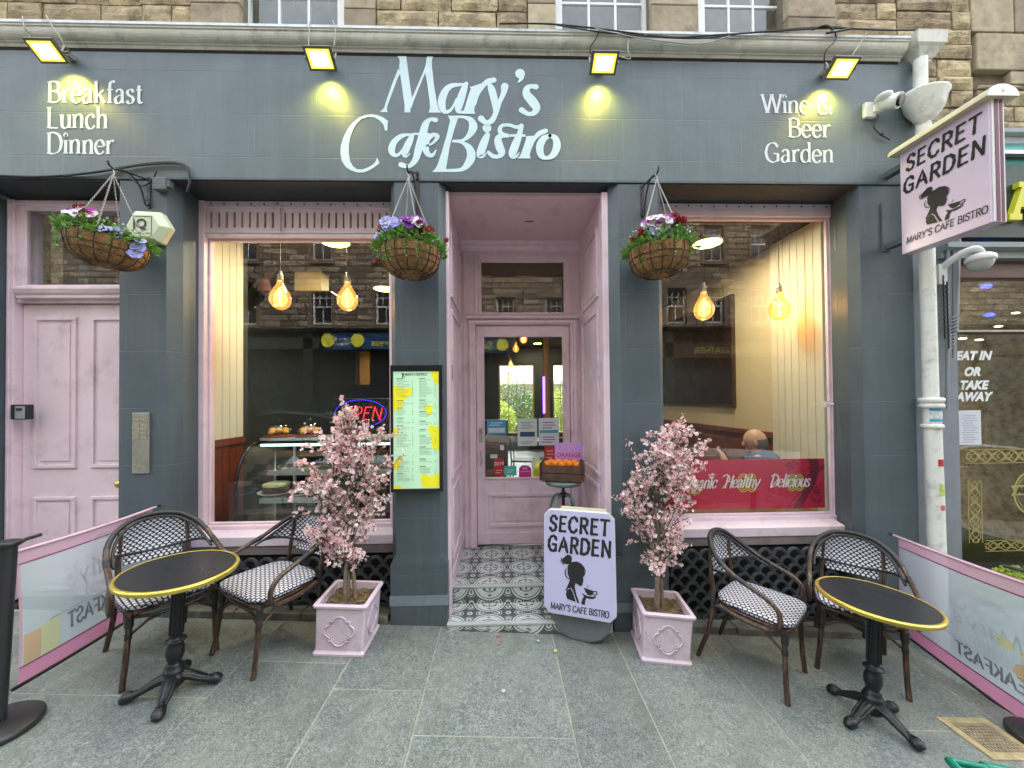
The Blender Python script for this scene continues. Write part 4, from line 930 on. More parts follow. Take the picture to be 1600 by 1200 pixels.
def leafcloud(q,c,rad,n,size,rn,flat=.5):
    for i in range(n):
        while True:
            p=Vector((rn.uniform(-1,1),rn.uniform(-1,1),rn.uniform(-1,1)))
            if .35<p.length<1: break
        p=Vector((p.x*rad[0],p.y*rad[1],p.z*rad[2]))+Vector(c); a=Vector((rn.gauss(0,1),rn.gauss(0,1),rn.gauss(0,1))).normalized(); b=a.orthogonal().normalized(); s=size*rn.uniform(.6,1.3)
        cc=a.cross(b)
        q.add([p-a*s,p+b*s*flat,p+a*s,p-b*s*flat+cc*s*.2],[(0,1,2,3)],smooth=False)
for i,(x,y,rx,rz_,mm,lb) in enumerate(((-.1,12.5,.7,.8,m_leafy,'yellow green garden shrub seen through the left half of the door glass'),(1.2,13.5,.9,1.0,m_leaf,'dark green garden shrub seen through the door glass'),(2.6,12.8,.8,1.1,m_leafy,'bright garden shrub seen at the right edge of the door glass'),(.5,16,1.4,1.3,m_leaf,'tall garden hedge in front of the pale garden wall'))):
    q=MB(); leafcloud(q,(0,0,rz_),(rx,.5,rz_),1500,.07,random.Random(i)); o=tag(q.build('garden_shrub',mm,None,loc=(x,y,.1),fix=False),lb,'shrub')

# ================================================================== ACROSS THE STREET (seen in the glass)
OB=-13.2
ob=thing('tenement_building','brown stone tenement across the street with sash windows, seen reflected in the glass','building')
mo,t=newmat('tenement_stone'); gm=t.n.new('ShaderNodeNewGeometry'); P=gm.outputs['Position']; sx,sy,sz=t.sep(P)
brk=t.node('ShaderNodeTexBrick'); brk.inputs['Scale'].default_value=1; brk.inputs['Brick Width'].default_value=.75; brk.inputs['Row Height'].default_value=.27; brk.inputs['Mortar Size'].default_value=.03; brk.inputs['Color1'].default_value=(.40,.32,.22,1); brk.inputs['Color2'].default_value=(.10,.08,.055,1); brk.inputs['Mortar'].default_value=(.03,.025,.02,1)
cm=t.node('ShaderNodeCombineXYZ'); t.put(cm.inputs[0],t.op('ADD',sx,t.op('MULTIPLY',t.noise(1.5,4,vec=P),.15))); t.put(cm.inputs[1],t.op('ADD',sz,t.op('MULTIPLY',t.noise(2,4,vec=P),.06))); t.l.new(cm.outputs[0],brk.inputs['Vector'])
t.put(t.b.inputs['Base Color'],t.mix(t.ramp(t.noise(5,6,.75,vec=P),[(.38,0.35),(.55,1.0)]),(.06,.05,.035),brk.outputs['Color'])); t.b.inputs['Roughness'].default_value=.9
t.put(t.b.inputs['Normal'],t.bump(t.op('ADD',brk.outputs['Fac'],t.noise(8,6,.7,vec=P)),.6,.05)); m_tenement=mo
m_tframe=M('tenement_window_paint',(.55,.57,.55),.5,bump=0)
m_dress=M('tenement_dressing',(.13,.105,.075),.85,var=.15,bump=.2)
wz=[(5.18,6.8),(8.05,9.7),(10.9,12.5)]
wxs=[-20,-17.6,-14.6,-11.3,-8.0,-5.2,-2.6,.2,2.6,5.0,8.0,9.75,11.95,14.6,17,19.6]
q=MB(); cols=[]
H0,H1=5.0,13.2
xa=-26.0
for wxx in wxs:
    q.box(xa,wxx-.45,OB-.4,OB,H0,H1)
    zz=H0
    for (c,d) in wz: q.box(wxx-.45,wxx+.45,OB-.4,OB,zz,c); zz=d
    q.box(wxx-.45,wxx+.45,OB-.4,OB,zz,H1); xa=wxx+.45
q.box(xa,27,OB-.4,OB,H0,H1)
ow=q.build('wall',m_tenement,ob,fix=False)
m_tglass=M('tenement_glass',(.02,.025,.03),.06,var=.2,bump=0,spec=.9)
def msash(x,z0,z1):
    Y=OB-.12; q=MB(); a,b=x-.44,x+.44
    q.box(a,a+.08,Y-.05,Y,z0,z1); q.box(b-.08,b,Y-.05,Y,z0,z1); q.box(a,b,Y-.05,Y+.001,z0,z0+.09); q.box(a,b,Y-.05,Y+.001,z1-.08,z1); zm=(z0+z1)/2; q.box(a,b,Y-.05,Y+.002,zm-.035,zm+.035)
    for i in (1,2): xx=a+(b-a)*i/3; q.box(xx-.018,xx+.018,Y-.05,Y-.01,zm,z1)
    q.box(a,b,Y-.05,Y-.009,(zm+z1)/2-.018,(zm+z1)/2+.018); q.box(x-.018,x+.018,Y-.05,Y-.011,z0,zm)
    w=q.build('window',m_tframe,ow,fix=False)
    q=MB(); q.box(a,b,Y-.05,Y-.03,z0,z1); q.build('pane',m_tglass,w,fix=False)
    q=MB(); q.box(a-.15,b+.15,OB-.001,OB+.07,z0-.16,z0-.001); q.box(a-.14,a-.01,OB-.001,OB+.03,z0,z1+.2); q.box(b+.01,b+.14,OB-.001,OB+.03,z0,z1+.2); q.box(a-.01,b+.01,OB-.001,OB+.03,z1+.001,z1+.2); q.build('surround',m_dress,w,fix=False)
for wxx in wxs:
    for (c,d) in wz: msash(wxx,c,d)
# ground floor shopfronts opposite
q=MB(); q.box(-26,27,OB-.35,OB-.3,gz(27)-.5,H0); q.build('shopfront_glass',m_tglass,ob,fix=False)
q=MB(); q.ext([(OB-.3,4.85),(OB+.15,4.88),(OB+.22,4.98),(OB-.3,5.03)],-26,27); 
for x in (-23,-19,-15.2,-12.3,-8.6,-4.2,.5,3.9,7.6,13.2,17.5,22): q.box(x-.2,x+.2,OB-.3,OB+.05,gz(x)-.2,4.85)
for x in (-22.5,-17.5,-12.6,-6.5,-2.2,1.9,6.2,10.8,15.2): q.box(x-.05,x+.05,OB-.3,OB-.2,gz(x)-.2,4.0)
q.box(-26,27,OB-.3,OB-.15,gz(0)-1.5,.55); q.build('shopfront',M('black_shop_paint',(.02,.025,.028),.4,bump=0),ob,fix=False)
q=MB(); q.box(-7.9,.3,OB-.01,OB+.06,4.06,4.82); sg=q.build('blue_shop_sign',M('blue_sign_board',(.01,.06,.16),.4,bump=0),ob)
q=MB(); q.box(-26,-8.1,OB-.01,OB+.05,4.1,4.6); q.build('shop_sign',M('charcoal_sign_board',(.03,.035,.038),.4,bump=0),ob)
q=MB(); q.box(.5,27,OB-.01,OB+.05,3.6,4.3); q.build('shop_sign',M('brown_sign_board',(.035,.02,.012),.4,bump=0),ob)
m_ysign=M('yellow_sign',(.62,.60,.05),.5,emit=(.9,.85,.1),es=.05,bump=0)
for x in (-7.7,-6.4,.02):
    q=MB(); q.lathe([(0,0),(.3,0),(.3,.03),(0,.03)],20,smooth=False); q.xf(Matrix.Rotation(-math.pi/2,4,'X')); q.build('round_sign',m_ysign,ob,loc=(x,OB+.08,4.45))
def osign(s,x,z,size,m,al='c'): ftext(s,m,ob,(x,OB+.07,z),(-1,0,0),(0,0,1),size,al,name='sign_lettering',bold=.004)
osign('Su',-.75,4.2,.62,m_ysign); osign('Express',-5.1,4.2,.45,m_ysign); osign('Eat in &',-7.1,4.45,.2,m_wlet); osign('Takeaway',-7.1,4.25,.2,m_wlet)
osign('MACKENZIE LEATHER',10.7,3.8,.40,m_goldv)
# dull orange lit display windows opposite
m_glow=M('lit_display',(.5,.25,.06),.5,emit=(1,.45,.1),es=.05,bump=0)
for x,z0,z1,w_ in ((-6.3,2.5,4.0,.3),):
    q=MB(); q.box(x-w_,x+w_,OB-.29,OB-.27,z0,z1); q.build('lit_display',m_glow,ob)
# ================================================================== LETTERING ON THE FASCIA
FY=-.0
def wall_fn(px0,py0,sc,Y=FY):
    return lambda u,v,d: (lambda p: (p.x,Y-d,p.z))(W(px0+u/sc,py0+v/sc,Y))
q=MB(); C1=Pen(q,wall_fn(520,80,6)); C2=Pen(q,wall_fn(690,80,6)); C2.k=5
C1.poly([(632,190),(614,165),(560,300),(500,470),(483,528),(462,555),(440,570),(513,573),(508,545),(512,515),(560,385),(612,245),(640,200)])
C1.poly([(602,46),(690,48),(693,80),(715,250),(742,440),(752,470),(728,520),(728,576),(672,574),(675,520),(640,270),(622,150),(628,100),(622,70)])
C1.poly([(720,545),(726,500),(742,440),(800,310),(855,180),(882,100),(890,150),(868,200),(760,465),(738,530)])
C1.poly([(884,48),(944,50),(930,80),(928,130),(950,330),(980,500),(992,545),(1018,578),(897,577),(912,540),(908,470),(885,300),(862,180),(875,110),(878,75)])
C1.poly([(518,655),(480,628),(430,603),(370,593),(310,598),(250,622),(190,668),(140,730),(100,810),(76,890),(72,960),(85,1030),(120,1085),(170,1120),(230,1138),(290,1138),(340,1120),(390,1090),(440,1052),(415,998),(400,1040),(370,1070),(330,1092),(280,1110),(230,1108),(190,1080),(162,1030),(152,960),(152,880),(165,810),(190,740),(225,680),(270,638),(330,618),(390,622),(440,650),(475,690),(490,745),(512,748),(514,700)])
C2.curve([(225,312,20),(150,318,34),(90,328,48),(40,370,62),(5,450,74),(5,520,66),(30,568,44),(75,562,30),(112,515,22),(140,450,18)])
C2.curve([(232,305,36),(210,360,62),(180,450,76),(160,520,70),(160,565,44),(200,572,20),(228,550,12)])
C2.poly([(262,340),(382,302),(370,345),(340,440),(310,530),(306,560),(316,590),(195,590),(215,540),(245,440),(275,350)])
C2.curve([(318,500,16),(340,410,30),(380,340,44),(430,288,48),(490,275,52)])
C2.curve([(440,300,30),(468,360,66),(490,440,68),(506,520,60),(500,590,30)])
C2.curve([(592,335,72),(580,400,50),(545,480,42),(510,580,46),(470,655,52),(415,672,44),(370,635,60)])
C2.stroke([(735,215,92)]+[(735.1,215.2,92)]); C2.curve([(752,220,58),(748,258,40),(728,285,22),(710,300,4)],cap=False)
C2.curve([(885,335,50),(835,330,40),(800,352,58),(798,405,76),(850,470,88),(888,530,76),(865,580,48),(810,588,40),(750,552,54)])
C1.curve([(740,785,18),(700,785,26),(640,800,44),(580,850,58),(552,920,66),(570,970,44),(610,975,30),(655,925,20),(690,850,14)])
C1.curve([(745,790,40),(720,850,62),(690,920,64),(672,965,56),(690,990,22),(722,962,10)])
C1.curve([(965,648,46),(915,642,34),(870,690,64),(840,800,76),(805,920,72),(775,1020,58),(715,1080,38),(640,1066,50)])
C1.stroke([(755,778,22),(905,780,22)],False)
C1.curve([(880,890,16),(930,870,22),(965,835,30),(980,800,44),(940,787,40),(885,830,58),(870,905,62),(890,965,50),(935,978,34),(968,930,12)])
C2.poly([(60,605),(160,610),(120,730),(75,900),(50,1060),(42,1100),(60,1133),(-90,1133),(-60,1105),(-35,1060),(0,950),(50,780),(80,650)])
C2.curve([(110,620,26),(200,618,26),(270,645,52),(296,710,80),(262,785,54),(200,835,26),(105,842,20)],False)
C2.curve([(100,847,18),(190,858,26),(258,910,64),(278,985,82),(245,1060,68),(180,1112,36),(40,1120,26)],False)
C2.stroke([(425,722,84),(425.1,722.2,84)])
C2.curve([(428,790,54),(398,860,74),(365,950,74),(358,985,46),(395,985,24),(418,955,10)])
C2.curve([(620,795,38),(570,788,42),(530,825,66),(540,890,76),(562,950,68),(535,988,40),(480,985,40),(440,950,32)])
C2.curve([(585,795,40),(545,750,40),(565,702,34),(635,695,30),(700,715,34),(752,705,38)])
C2.curve([(748,700,40),(730,780,52),(700,860,74),(665,955,74),(670,995,40),(705,985,20),(725,955,10)]); C2.stroke([(640,793,24),(785,793,24)],False)
C2.poly([(790,800),(885,795),(872,850),(838,930),(825,975),(835,1008),(710,1008),(735,985),(760,920),(790,830)])
C2.curve([(838,900,14),(870,825,34),(915,775,46),(975,750,44)])
C2.curve([(1015,795,34),(955,825,62),(920,900,72),(935,980,58),(985,1004,34),(1045,975,60),(1080,895,72),(1065,820,58),(1015,795,34)])
q.build('cafe_name_lettering',m_letter,fascia,fix=False)
def fascia_text(lines,h,al,sz):
    q=MB(); 
    for i,(s,px,py) in enumerate(lines):
        p=W(px,py,0); pen=Pen(q,lambda u,v,d:(u,-d,v)); 
        draw(pen,s,p.x,p.z,h,'serif',wt=1.02,align=al,sp=.42,sx=sz,thin=.30)
    q.build('serif_lettering',m_letter2,fascia,fix=False)
fascia_text([("Breakfast",75,160),("Lunch",74,200),("Dinner",74,240)],.158,'l',.79)
fascia_text([("Wine &",1300,178),("Beer",1297,215),("Garden",1302,254)],.150,'r',.86)

# ================================================================== LAMPS ON THE CORNICE
m_lampf,t_=newmat('floodlight_glass'); _c=t_.sep(t_.coord()); _k=t_.op('MAXIMUM',t_.op('DIVIDE',t_.op('ABSOLUTE',_c[0]),.082),t_.op('DIVIDE',t_.op('SQRT',t_.op('ADD',t_.op('MULTIPLY',_c[1],_c[1]),t_.op('MULTIPLY',_c[2],_c[2]))),.055))
t_.put(t_.b.inputs['Emission Color'],t_.ramp(_k,[(.55,(1,.93,.62)),(.85,(1,.80,.03))])); t_.put(t_.b.inputs['Emission Strength'],t_.ramp(_k,[(.5,1.0),(.95,.16)])); t_.b.inputs['Base Color'].default_value=(.6,.55,.2,1)
def floodlight(px,py,label,first=None):
    p=W(px,py,-.16)
    t=thing('floodlight',label,'floodlight',(p.x,p.y,p.z),0,'floodlights under the cornice')
    T=Matrix.Rotation(R(-34),4,'X')
    q=MB(); q.box(-.10,.10,-.07,.07,.0,.022); q.box(-.085,.085,-.055,.055,.022,.04); 
    for i in range(6): q.box(-.075+i*.026,-.069+i*.026,-.05,.05,.04,.055)
    q.xf(T); q.build('housing',m_black if False else M('lamp_housing',(.10,.10,.09),.4,bump=0),t)
    q=MB(); q.box(-.082,.082,-.055,.055,-.004,-.0005); q.xf(T); q.build('lamp_glass',m_lampf,t)
    q=MB(); q.tube([(-.106,0,.0),(-.106,.02,.06),(-.05,.10,.09),(.05,.10,.09),(.106,.02,.06),(.106,0,0)],.006,6); q.cbox((0,.13,.085),(.07,.05,.03)); q.build('bracket',M('lamp_bracket',(.25,.24,.2),.5,bump=0),t)
    l=bpy.data.lights.new('lamp_light','SPOT'); l.energy=2.3; l.spot_size=R(150); l.spot_blend=1.0; l.color=(1,.84,.10); l.shadow_soft_size=.05
    o=bpy.data.objects.new('lamp_light',l); col.objects.link(o); o.parent=t; o.location=(0,.082,-.045); o.rotation_euler=Vector((0,-.35,1)).to_track_quat('Z','Y').to_euler()
    return t
for px,py,lb in ((72,80,'lit yellow floodlight above the word Breakfast'),(500,92,'lit yellow floodlight just left of the large cafe name'),(944,99,'lit yellow floodlight just right of the large cafe name'),(1316,107,'lit yellow floodlight above the word Wine')): floodlight(px,py,lb)

# ------------------------------------------------------------------ cables
def cable(pts,r,m,label,n=6,cat='cable'):
    q=MB(); q.tube(crom([tuple(W(a,b,Y)) for a,b,Y in pts],5),r,n); return tag(q.build('cable',m,None,fix=False),label,cat)
def cab(pts,r,m,name,parent): q=MB(); q.tube(crom([tuple(W(a,b,Y)) for a,b,Y in pts],5),r,5); return q.build(name,m,parent,fix=False)
c=thing('cable_bundle','tangle of thin black cables lying along the top of the cornice','cables')
cab([(780,37,-.10),(850,37,-.10),(920,43,-.10),(1000,53,-.095),(1060,58,-.10),(1130,54,-.10),(1220,48,-.10),(1300,44,-.10),(1380,47,-.10),(1430,47,-.09)],.006,m_cable,'cable_run',c)
cab([(870,39,-.10),(940,50,-.10),(1010,56,-.10),(1090,60,-.10),(1180,50,-.10),(1290,42,-.10),(1340,46,-.10)],.005,m_cable,'cable_run',c)
cab([(920,42,-.1),(980,56,-.1),(1050,66,-.10),(1100,68,-.1),(1140,56,-.1)],.0045,m_cablew,'cable_run',c)
cab([(1270,46,-.1),(1290,40,-.11),(1302,48,-.11),(1292,52,-.11),(1330,45,-.1)],.008,m_cable,'cable_run',c)
for i,L in enumerate((((35,25,-.085),(38,42,-.09),(44,52,-.06),(50,66,-.05)),((72,24,-.085),(82,42,-.09),(95,60,-.07),(100,72,-.05)),((484,33,-.085),(483,50,-.09),(482,72,-.08)),((520,32,-.085),(524,48,-.09),(522,72,-.08)),
  ((938,45,-.09),(930,62,-.09),(922,75,-.08),(925,88,-.06)),((1010,55,-.1),(985,60,-.09),(981,78,-.09),(985,92,-.07),(968,88,-.1)),((1304,49,-.09),(1306,62,-.09),(1290,80,-.09),(1288,97,-.07)),((1356,48,-.09),(1345,66,-.09),(1332,86,-.09)))):
    tag(cab(L,.0045,m_cablew if i in (0,1,2,3,5,7) else m_cable,'lamp_cable',None),('thin lead hanging from the cornice to the left of the Breakfast lamp','thin lead hanging from the cornice to the right of the Breakfast lamp','thin lead on the left side of the lamp left of the cafe name','thin lead on the right side of the lamp left of the cafe name','thin dark lead on the left side of the lamp right of the cafe name','looped pale lead on the right side of the lamp right of the cafe name','thin dark lead on the left side of the lamp above Wine','thin pale lead on the right side of the lamp above Wine')[i],'cable')
c2=thing('cable_bundle','black cables sagging over the fascia edge above the left hanging basket','cables')
cab([(-20,273,-.02),(60,276,-.02),(140,270,-.02),(200,260,-.02),(235,255,-.02),(275,254,-.02),(292,262,-.02),(297,282,-.02),(292,300,-.01)],.009,m_cable,'cable_run',c2)
cab([(100,275,-.03),(170,266,-.03),(230,257,-.03),(285,257,-.03),(296,275,-.03)],.007,m_cable,'cable_run',c2)
cab([(180,262,-.04),(200,275,-.04),(220,290,-.03),(234,285,-.02),(245,268,-.02)],.005,m_cable,'cable_run',c2)
q=MB(); p=W(253,289,-.03); q.cbox((0,0,0),(.10,.05,.09)); q.cbox((.06,0,0),(.02,.04,.05)); q.build('junction_box',m_pier,c2,loc=p,bevel=.004)
# recess corner wire
cab([(945,318,.12),(925,345,.5),(915,365,.9)],.004,m_pink,'alarm_wire',bld)

# ================================================================== DRAINPIPE
dp=thing('drainpipe','off white painted drainpipe with two flared hoppers at the right end of the cafe','drainpipe')
def flare(px,pyt,pyb,rt,rb_,n=20,half=False):
    pass
p=W(1437,92,-.06); X=p.x-.0
q=MB(); zt=WZ(1450,47,-.1); zb_=WZ(1450,88,-.1)
prof=[(.0,zb_-.0),(.055,zb_),(.062,zb_+.02),(.075,zb_+.025),(.09,zb_+.05),(.12,zb_+.09),(.145,zb_+.11),(.15,zt-.01),(.155,zt),(.14,zt)]
q.lathe(prof,4,(0,0,0),smooth=False); q.xf(Matrix.Rotation(R(45),4,'Z')); q.xf(Matrix.Diagonal((1.15,.85,1,1)))
q.build('rain_hopper',m_cornice,dp,loc=(3.24,-.02,0),bevel=.004)
def pipe(pts,r,name='pipe'): q=MB(); q.tube(pts,r,16); return q.build(name,m_pipe,dp)
z2t=WZ(1450,148,-.08); z2b=WZ(1450,190,-.08); cxp=3.15
pipe([(3.19,-.06,zb_+.01),(3.185,-.06,z2t-.01)],.042)
q=MB(); q.lathe([(.0,z2b-.03),(.045,z2b-.03),(.05,z2b),(.075,z2b+.01),(.08,z2b+.03),(.10,z2b+.05),(.13,z2b+.10),(.15,z2t-.03),(.165,z2t-.01),(.165,z2t),(.15,z2t),(.05,z2t-.03)],28,sy=.75); q.build('bowl_hopper',m_pipe,dp,loc=(3.19,-.08,0))
zg_=gz(3.25)
zc1=WZ(1462,632,-.07); zc2=WZ(1462,660,-.07)
pipe([(3.19,-.07,z2b),(3.20,-.07,zc1)],.046); pipe([(3.205,-.07,zc1),(3.225,-.075,zg_)],.052)
q=MB(); q.lathe([(.05,-.03),(.072,-.025),(.072,.0),(.06,.01),(.072,.02),(.076,.045),(.06,.055),(.05,.055)],20); q.build('collar',m_pipe,dp,loc=(3.203,-.07,zc1))
q=MB(); q.lathe([(.05,-.03),(.066,-.02),(.066,.0),(.054,.01)],20); q.build('collar',m_pipe,dp,loc=(3.205,-.07,zc2-.02))
def pipe_sticker(py0,py1,mat,w=70,name='sticker',rad=.0535,a0=-60):
    z0,z1=WZ(1462,py1,-.12),WZ(1462,py0,-.12); q=MB(); cx=3.205+(.02)*(zc1-(z0+z1)/2)/(zc1-zg_)
    q.grid(lambda u,v:Vector((rad*math.cos(R(-90-w/2+a0*0+w*u)),rad*math.sin(R(-90-w/2+w*u)),(z1-z0)*(v-.5))),6,1,smooth=True); return q.build(name,mat,dp,loc=(cx,-.0715,(z0+z1)/2),fix=False)
pipe_sticker(634,642,M('blue_sticker',(.04,.30,.50),.4,bump=0),130); pipe_sticker(643,654,M('white_sticker',(.6,.65,.62),.4,var=.4,vs=60,bump=0),130); pipe_sticker(655,659,M('blue_sticker',(.05,.38,.55),.4,bump=0),130)
pipe_sticker(718,729,M('red_sticker',(.45,.03,.04),.4,var=.5,vs=50,bump=0),50); pipe_sticker(757,775,M('green_sticker',(.45,.55,.15),.4,var=.5,vs=50,bump=0),45); pipe_sticker(790,798,M('red_scribble',(.5,.12,.12),.5,bump=0),35)
dp.location=(.11,0,0)
cd=thing('grey_conduit','grey conduits and cable ties running down the wall between drainpipe and takeaway window','pipe')
m_cond=M('grey_conduit_paint',(.24,.26,.28),.45,var=.1,bump=.05)
for (px,top,bot,r) in ((1480,375,640,.012),(1490,380,560,.009),(1496,375,520,.02)):
    a=W(px,top,-.01); b=W(px+ (0 if px!=1496 else -4),bot,-.01); q=MB(); q.tube([a,b],r,10); q.build('conduit',m_cond,cd)
q=MB(); p0=W(1489,495,-.02); p1=W(1483,545,-.02)
for i in range(10): pp=p0.lerp(p1,i/9); q.tube([pp+Vector((-.03,-.012,-.012)),pp+Vector((.03,-.012,.012))],.004,5)
q.build('cable_tie',m_cond,cd,fix=False)
for (px,a,b) in ((1473,430,530),(1479,440,545)):
    q=MB(); A=W(px,a,-.04); B=W(px+3,b,-.04); n=26; q.tube([A.lerp(B,i/n)+Vector((.006*(i%2),0,0)) for i in range(n+1)],.005,5); q.build('chain',m_iron,cd,fix=False)

# ================================================================== PROJECTING SIGN
SX=3.015; sy0,sy1=-.15,-.665; sz0,sz1=WZ(1412,398,sy0),WZ(1412,241,sy0)
ps=thing('projecting_sign','pale lilac projecting sign for the Secret Garden hung high beside the drainpipe','sign')
m_lilac=M('lilac_sign_face',(.60,.52,.66),.35,var=.02,bump=0); m_maroon=M('maroon_stripe',(.12,.012,.05),.4,bump=0); m_creamm=M('cream_metal',(.60,.58,.42),.4,var=.06,bump=.05); m_ink=M('black_print',(.012,.012,.014),.5,bump=0)
q=MB(); q.box(SX,SX+.10,sy1,sy0,sz0,sz1); pn=q.build('sign_panel',m_lilac,ps,bevel=.003)
q=MB(); q.box(SX+.012,SX+.088,sy1-.006,sy1-.001,sz0+.003,sz1-.003); q.build('end_plate',m_white,ps)
q=MB(); q.box(SX+.026,SX+.050,sy1-.0085,sy1-.0065,sz0+.006,sz1-.005); q.box(SX+.060,SX+.078,sy1-.0085,sy1-.0065,sz0+.006,sz1-.005); q.build('stripe',m_maroon,ps)
q=MB(); n=10; A=[(SX+.05+.105*math.cos(math.pi*i/n),sz1-.002+.075*math.sin(math.pi*i/n)) for i in range(n+1)]
vs=[(x,sy1-.03,z) for x,z in A]+[(x,sy0+.04,z) for x,z in A]; N=n+1
q.add(vs,[(i,i+1,N+i+1,N+i) for i in range(n)]+[(n,0,N,N+n)],smooth=False); q.build('sign_hood',m_creamm,ps)
q=MB(); q.prism([(x,z) for x,z in A],lambda u,v,d:(u,d,v),sy1-.034,sy1-.031); q.build('hood_cap',m_white,ps)
q=MB(); q.tube([(SX+.05,sy1-.037,sz1+.03),(SX+.05,sy1-.034,sz1+.03)],.008); q.build('screw',m_steel,ps)
q=MB(); q.box(SX+.02,SX+.08,sy0,.0,sz1-.1,sz1-.06); q.build('support_arm',m_pier,ps); q=MB(); q.box(SX+.0,SX+.06,-.012,0,sz0+.08,sz1-.3); q.box(SX+.02,SX+.08,sy0,-.012,sz0+.1,sz0+.14); q.build('wall_bracket',m_pier,ps)
sw=sy0-sy1; q=MB(); fnS=lambda u,v,d:(SX-.001-d,sy0-u*sw,sz1-v*sw)     # u 0..1 outward, v down in widths (height 1.43)
pen=Pen(q,lambda u,v,d:fnS(u,-v,d))
hS=(sz1-sz0)/sw
draw(pen,"SECRET",.50,-.31,.20,'brush',wt=1.3,align='c',shear=.12,sp=1.5,sx=.74)
draw(pen,"GARDEN",.50,-.62,.20,'brush',wt=1.3,align='c',shear=.12,sp=1.5,sx=.74)
draw(pen,"MARY'S CAFE BISTRO",.52,-1.36,.088,'brush',wt=1.0,align='c',shear=.12,sp=.7,sx=.72)
EMB=.86
emblem(pen,lambda x,y:(.25+(x-205)/600,-.70-(y-440)/720))
q.build('sign_print',m_ink,pn,fix=False)

# ================================================================== CAMERAS, ALARM, SMALL BOXES
p=W(1388,160,-.08); cc=thing('bullet_camera','white security camera on a wall plate beside the word Wine','security camera',(p.x,p.y,p.z))
q=MB(); q.cbox((-.07,.06,-.01),(.075,.03,.10)); q.cbox((-.03,.045,-.01),(.06,.03,.05)); q.build('wall_plate',m_white,cc,bevel=.006)
q=MB(); q.tube([(-.015,.05,.02),(.0,.0,.0),(.02,-.05,-.025)],[.036,.042,.046],16); q.sphere((-.03,.0,.035),.03,10,6,(1.5,1.6,.8)); q.build('camera_body',m_white,cc,bevel=0)
q=MB(); q.tube([(.02,-.048,-.024),(.026,-.062,-.031)],[.034,.030],16); q.build('lens',m_blackgloss,cc)
q=MB(); q.tube(crom([(-.02,.04,-.06),(-.05,.05,-.12),(-.01,.05,-.17),(.06,.05,-.21)],4),.004,5); q.sphere((0,.045,-.175),.012,8,6); q.build('camera_lead',m_cable,cc,fix=False); cc.scale=(1.2,1.2,1.2)
p=W(1532,407,-.15); dm=thing('dome_camera','white dome security camera on a curved arm over the takeaway window','security camera',(p.x,p.y,p.z))
q=MB(); q.tube(crom([(-.13,.17,-.02),(-.10,.06,.06),(-.05,.0,.09),(0,0,.07),(0,0,.05)],4),.024,12); q.cbox((-.135,.15,-.06),(.07,.04,.16)); q.build('arm',m_white,dm,bevel=.004)
q=MB(); q.lathe([(0,.05),(.055,.048),(.078,.03),(.082,.01),(.082,-.005),(.074,-.01)],20); q.build('camera_body',m_white,dm)
q=MB(); q.sphere((0,0,-.01),.072,18,10,(1,1,1)); q.build('dome',M('smoked_dome',(.45,.47,.46),.15,bump=0),dm)
# hexagonal alarm box
p=W(230,355,-.05); ab=thing('alarm_box','pale green hexagonal alarm box on the left grey pier behind the hanging basket','alarm box',(p.x,0,p.z))
q=MB(); hx=[(.175,0),(.10,.125),(-.10,.135),(-.175,0),(-.10,-.125),(.10,-.125)]; hx2=[(x*.72,z*.72) for x,z in hx]
vs=[(x,0,z) for x,z in hx]+[(x,-.045,z) for x,z in hx]+[(x-.01,-.075,z) for x,z in hx2]
q.add(vs,[(i,(i+1)%6,6+(i+1)%6,6+i) for i in range(6)]+[(6+i,6+(i+1)%6,12+(i+1)%6,12+i) for i in range(6)]+[(12,13,14,15,16,17)],smooth=False); q.build('cover',M('pale_green_plastic',(.56,.64,.46),.35,var=.04,bump=0),ab,bevel=.008)
ftext('iQ',m_ink,ab,(-.03,-.0768,-.02),(1,0,0),(0,0,1),.105,'c',bold=.003)
q=MB()
for (a,b,c_,d_) in ((-.08,.06,-.062,-.059),(-.08,.06,.072,.075),(-.08,-.077,-.062,.075),(.057,.06,-.062,.075)): q.box(a,b,-.0775,-.0755,c_,d_)
q.build('logo_frame',m_ink,ab); ab.scale=(.93,1,.93)
# intercom plate
p=W(222,692,0); ip=thing('intercom_panel','worn metal intercom plate on the left grey pier','intercom',(p.x,0,p.z))
q=MB(); q.cbox((0,-.006,0),(.125,.012,.455)); q.build('plate',m_steel,ip,bevel=.002)
q=MB(); 
for i in range(5):
    for j in range(2): q.cbox((-.03+j*.055,-.0135,.17-i*.032),(.045,.004,.02))
q.build('name_window',M('name_card',(.30,.28,.2),.5,var=.4,vs=90),ip)
for (x,z) in ((-.028,-.085),(-.03,-.12),(.03,-.12),(-.03,-.15),(.03,-.15)):
    q=MB(); q.lathe([(0,-.008),(.009,-.006),(.011,0)],10); q.xf(Matrix.Rotation(R(90),4,'X')); q.build('button',m_steel,ip,loc=(x,-.013,z))
# key safe
p=W(27,644,.16); ks=thing('key_safe','black key safe with grey keypad on the pink door frame','key safe',(p.x,.215,p.z))
q=MB(); q.cbox((0,-.025,0),(.125,.05,.12)); q.build('case',m_black,ks,bevel=.006)
q=MB(); q.cbox((.022,-.056,-.004),(.072,.012,.10)); q.build('keypad_cover',M('grey_plastic',(.22,.25,.26),.4),ks,bevel=.008)
q=MB(); q.cbox((.022,-.064,.022),(.04,.005,.02)); q.build('logo_plate',m_black,ks)
# cleat on the right window frame
p=W(1320,632,.1); q=MB(); q.cbox((0,0,0),(.03,.02,.05)); q.tube([(-.0,0,0),(.05,-.01,.0)],.012,8); tag(q.build('window_catch',m_pale,None,loc=(p.x-.02,.25,p.z)),'small pale catch on the right edge of the right window frame','catch')
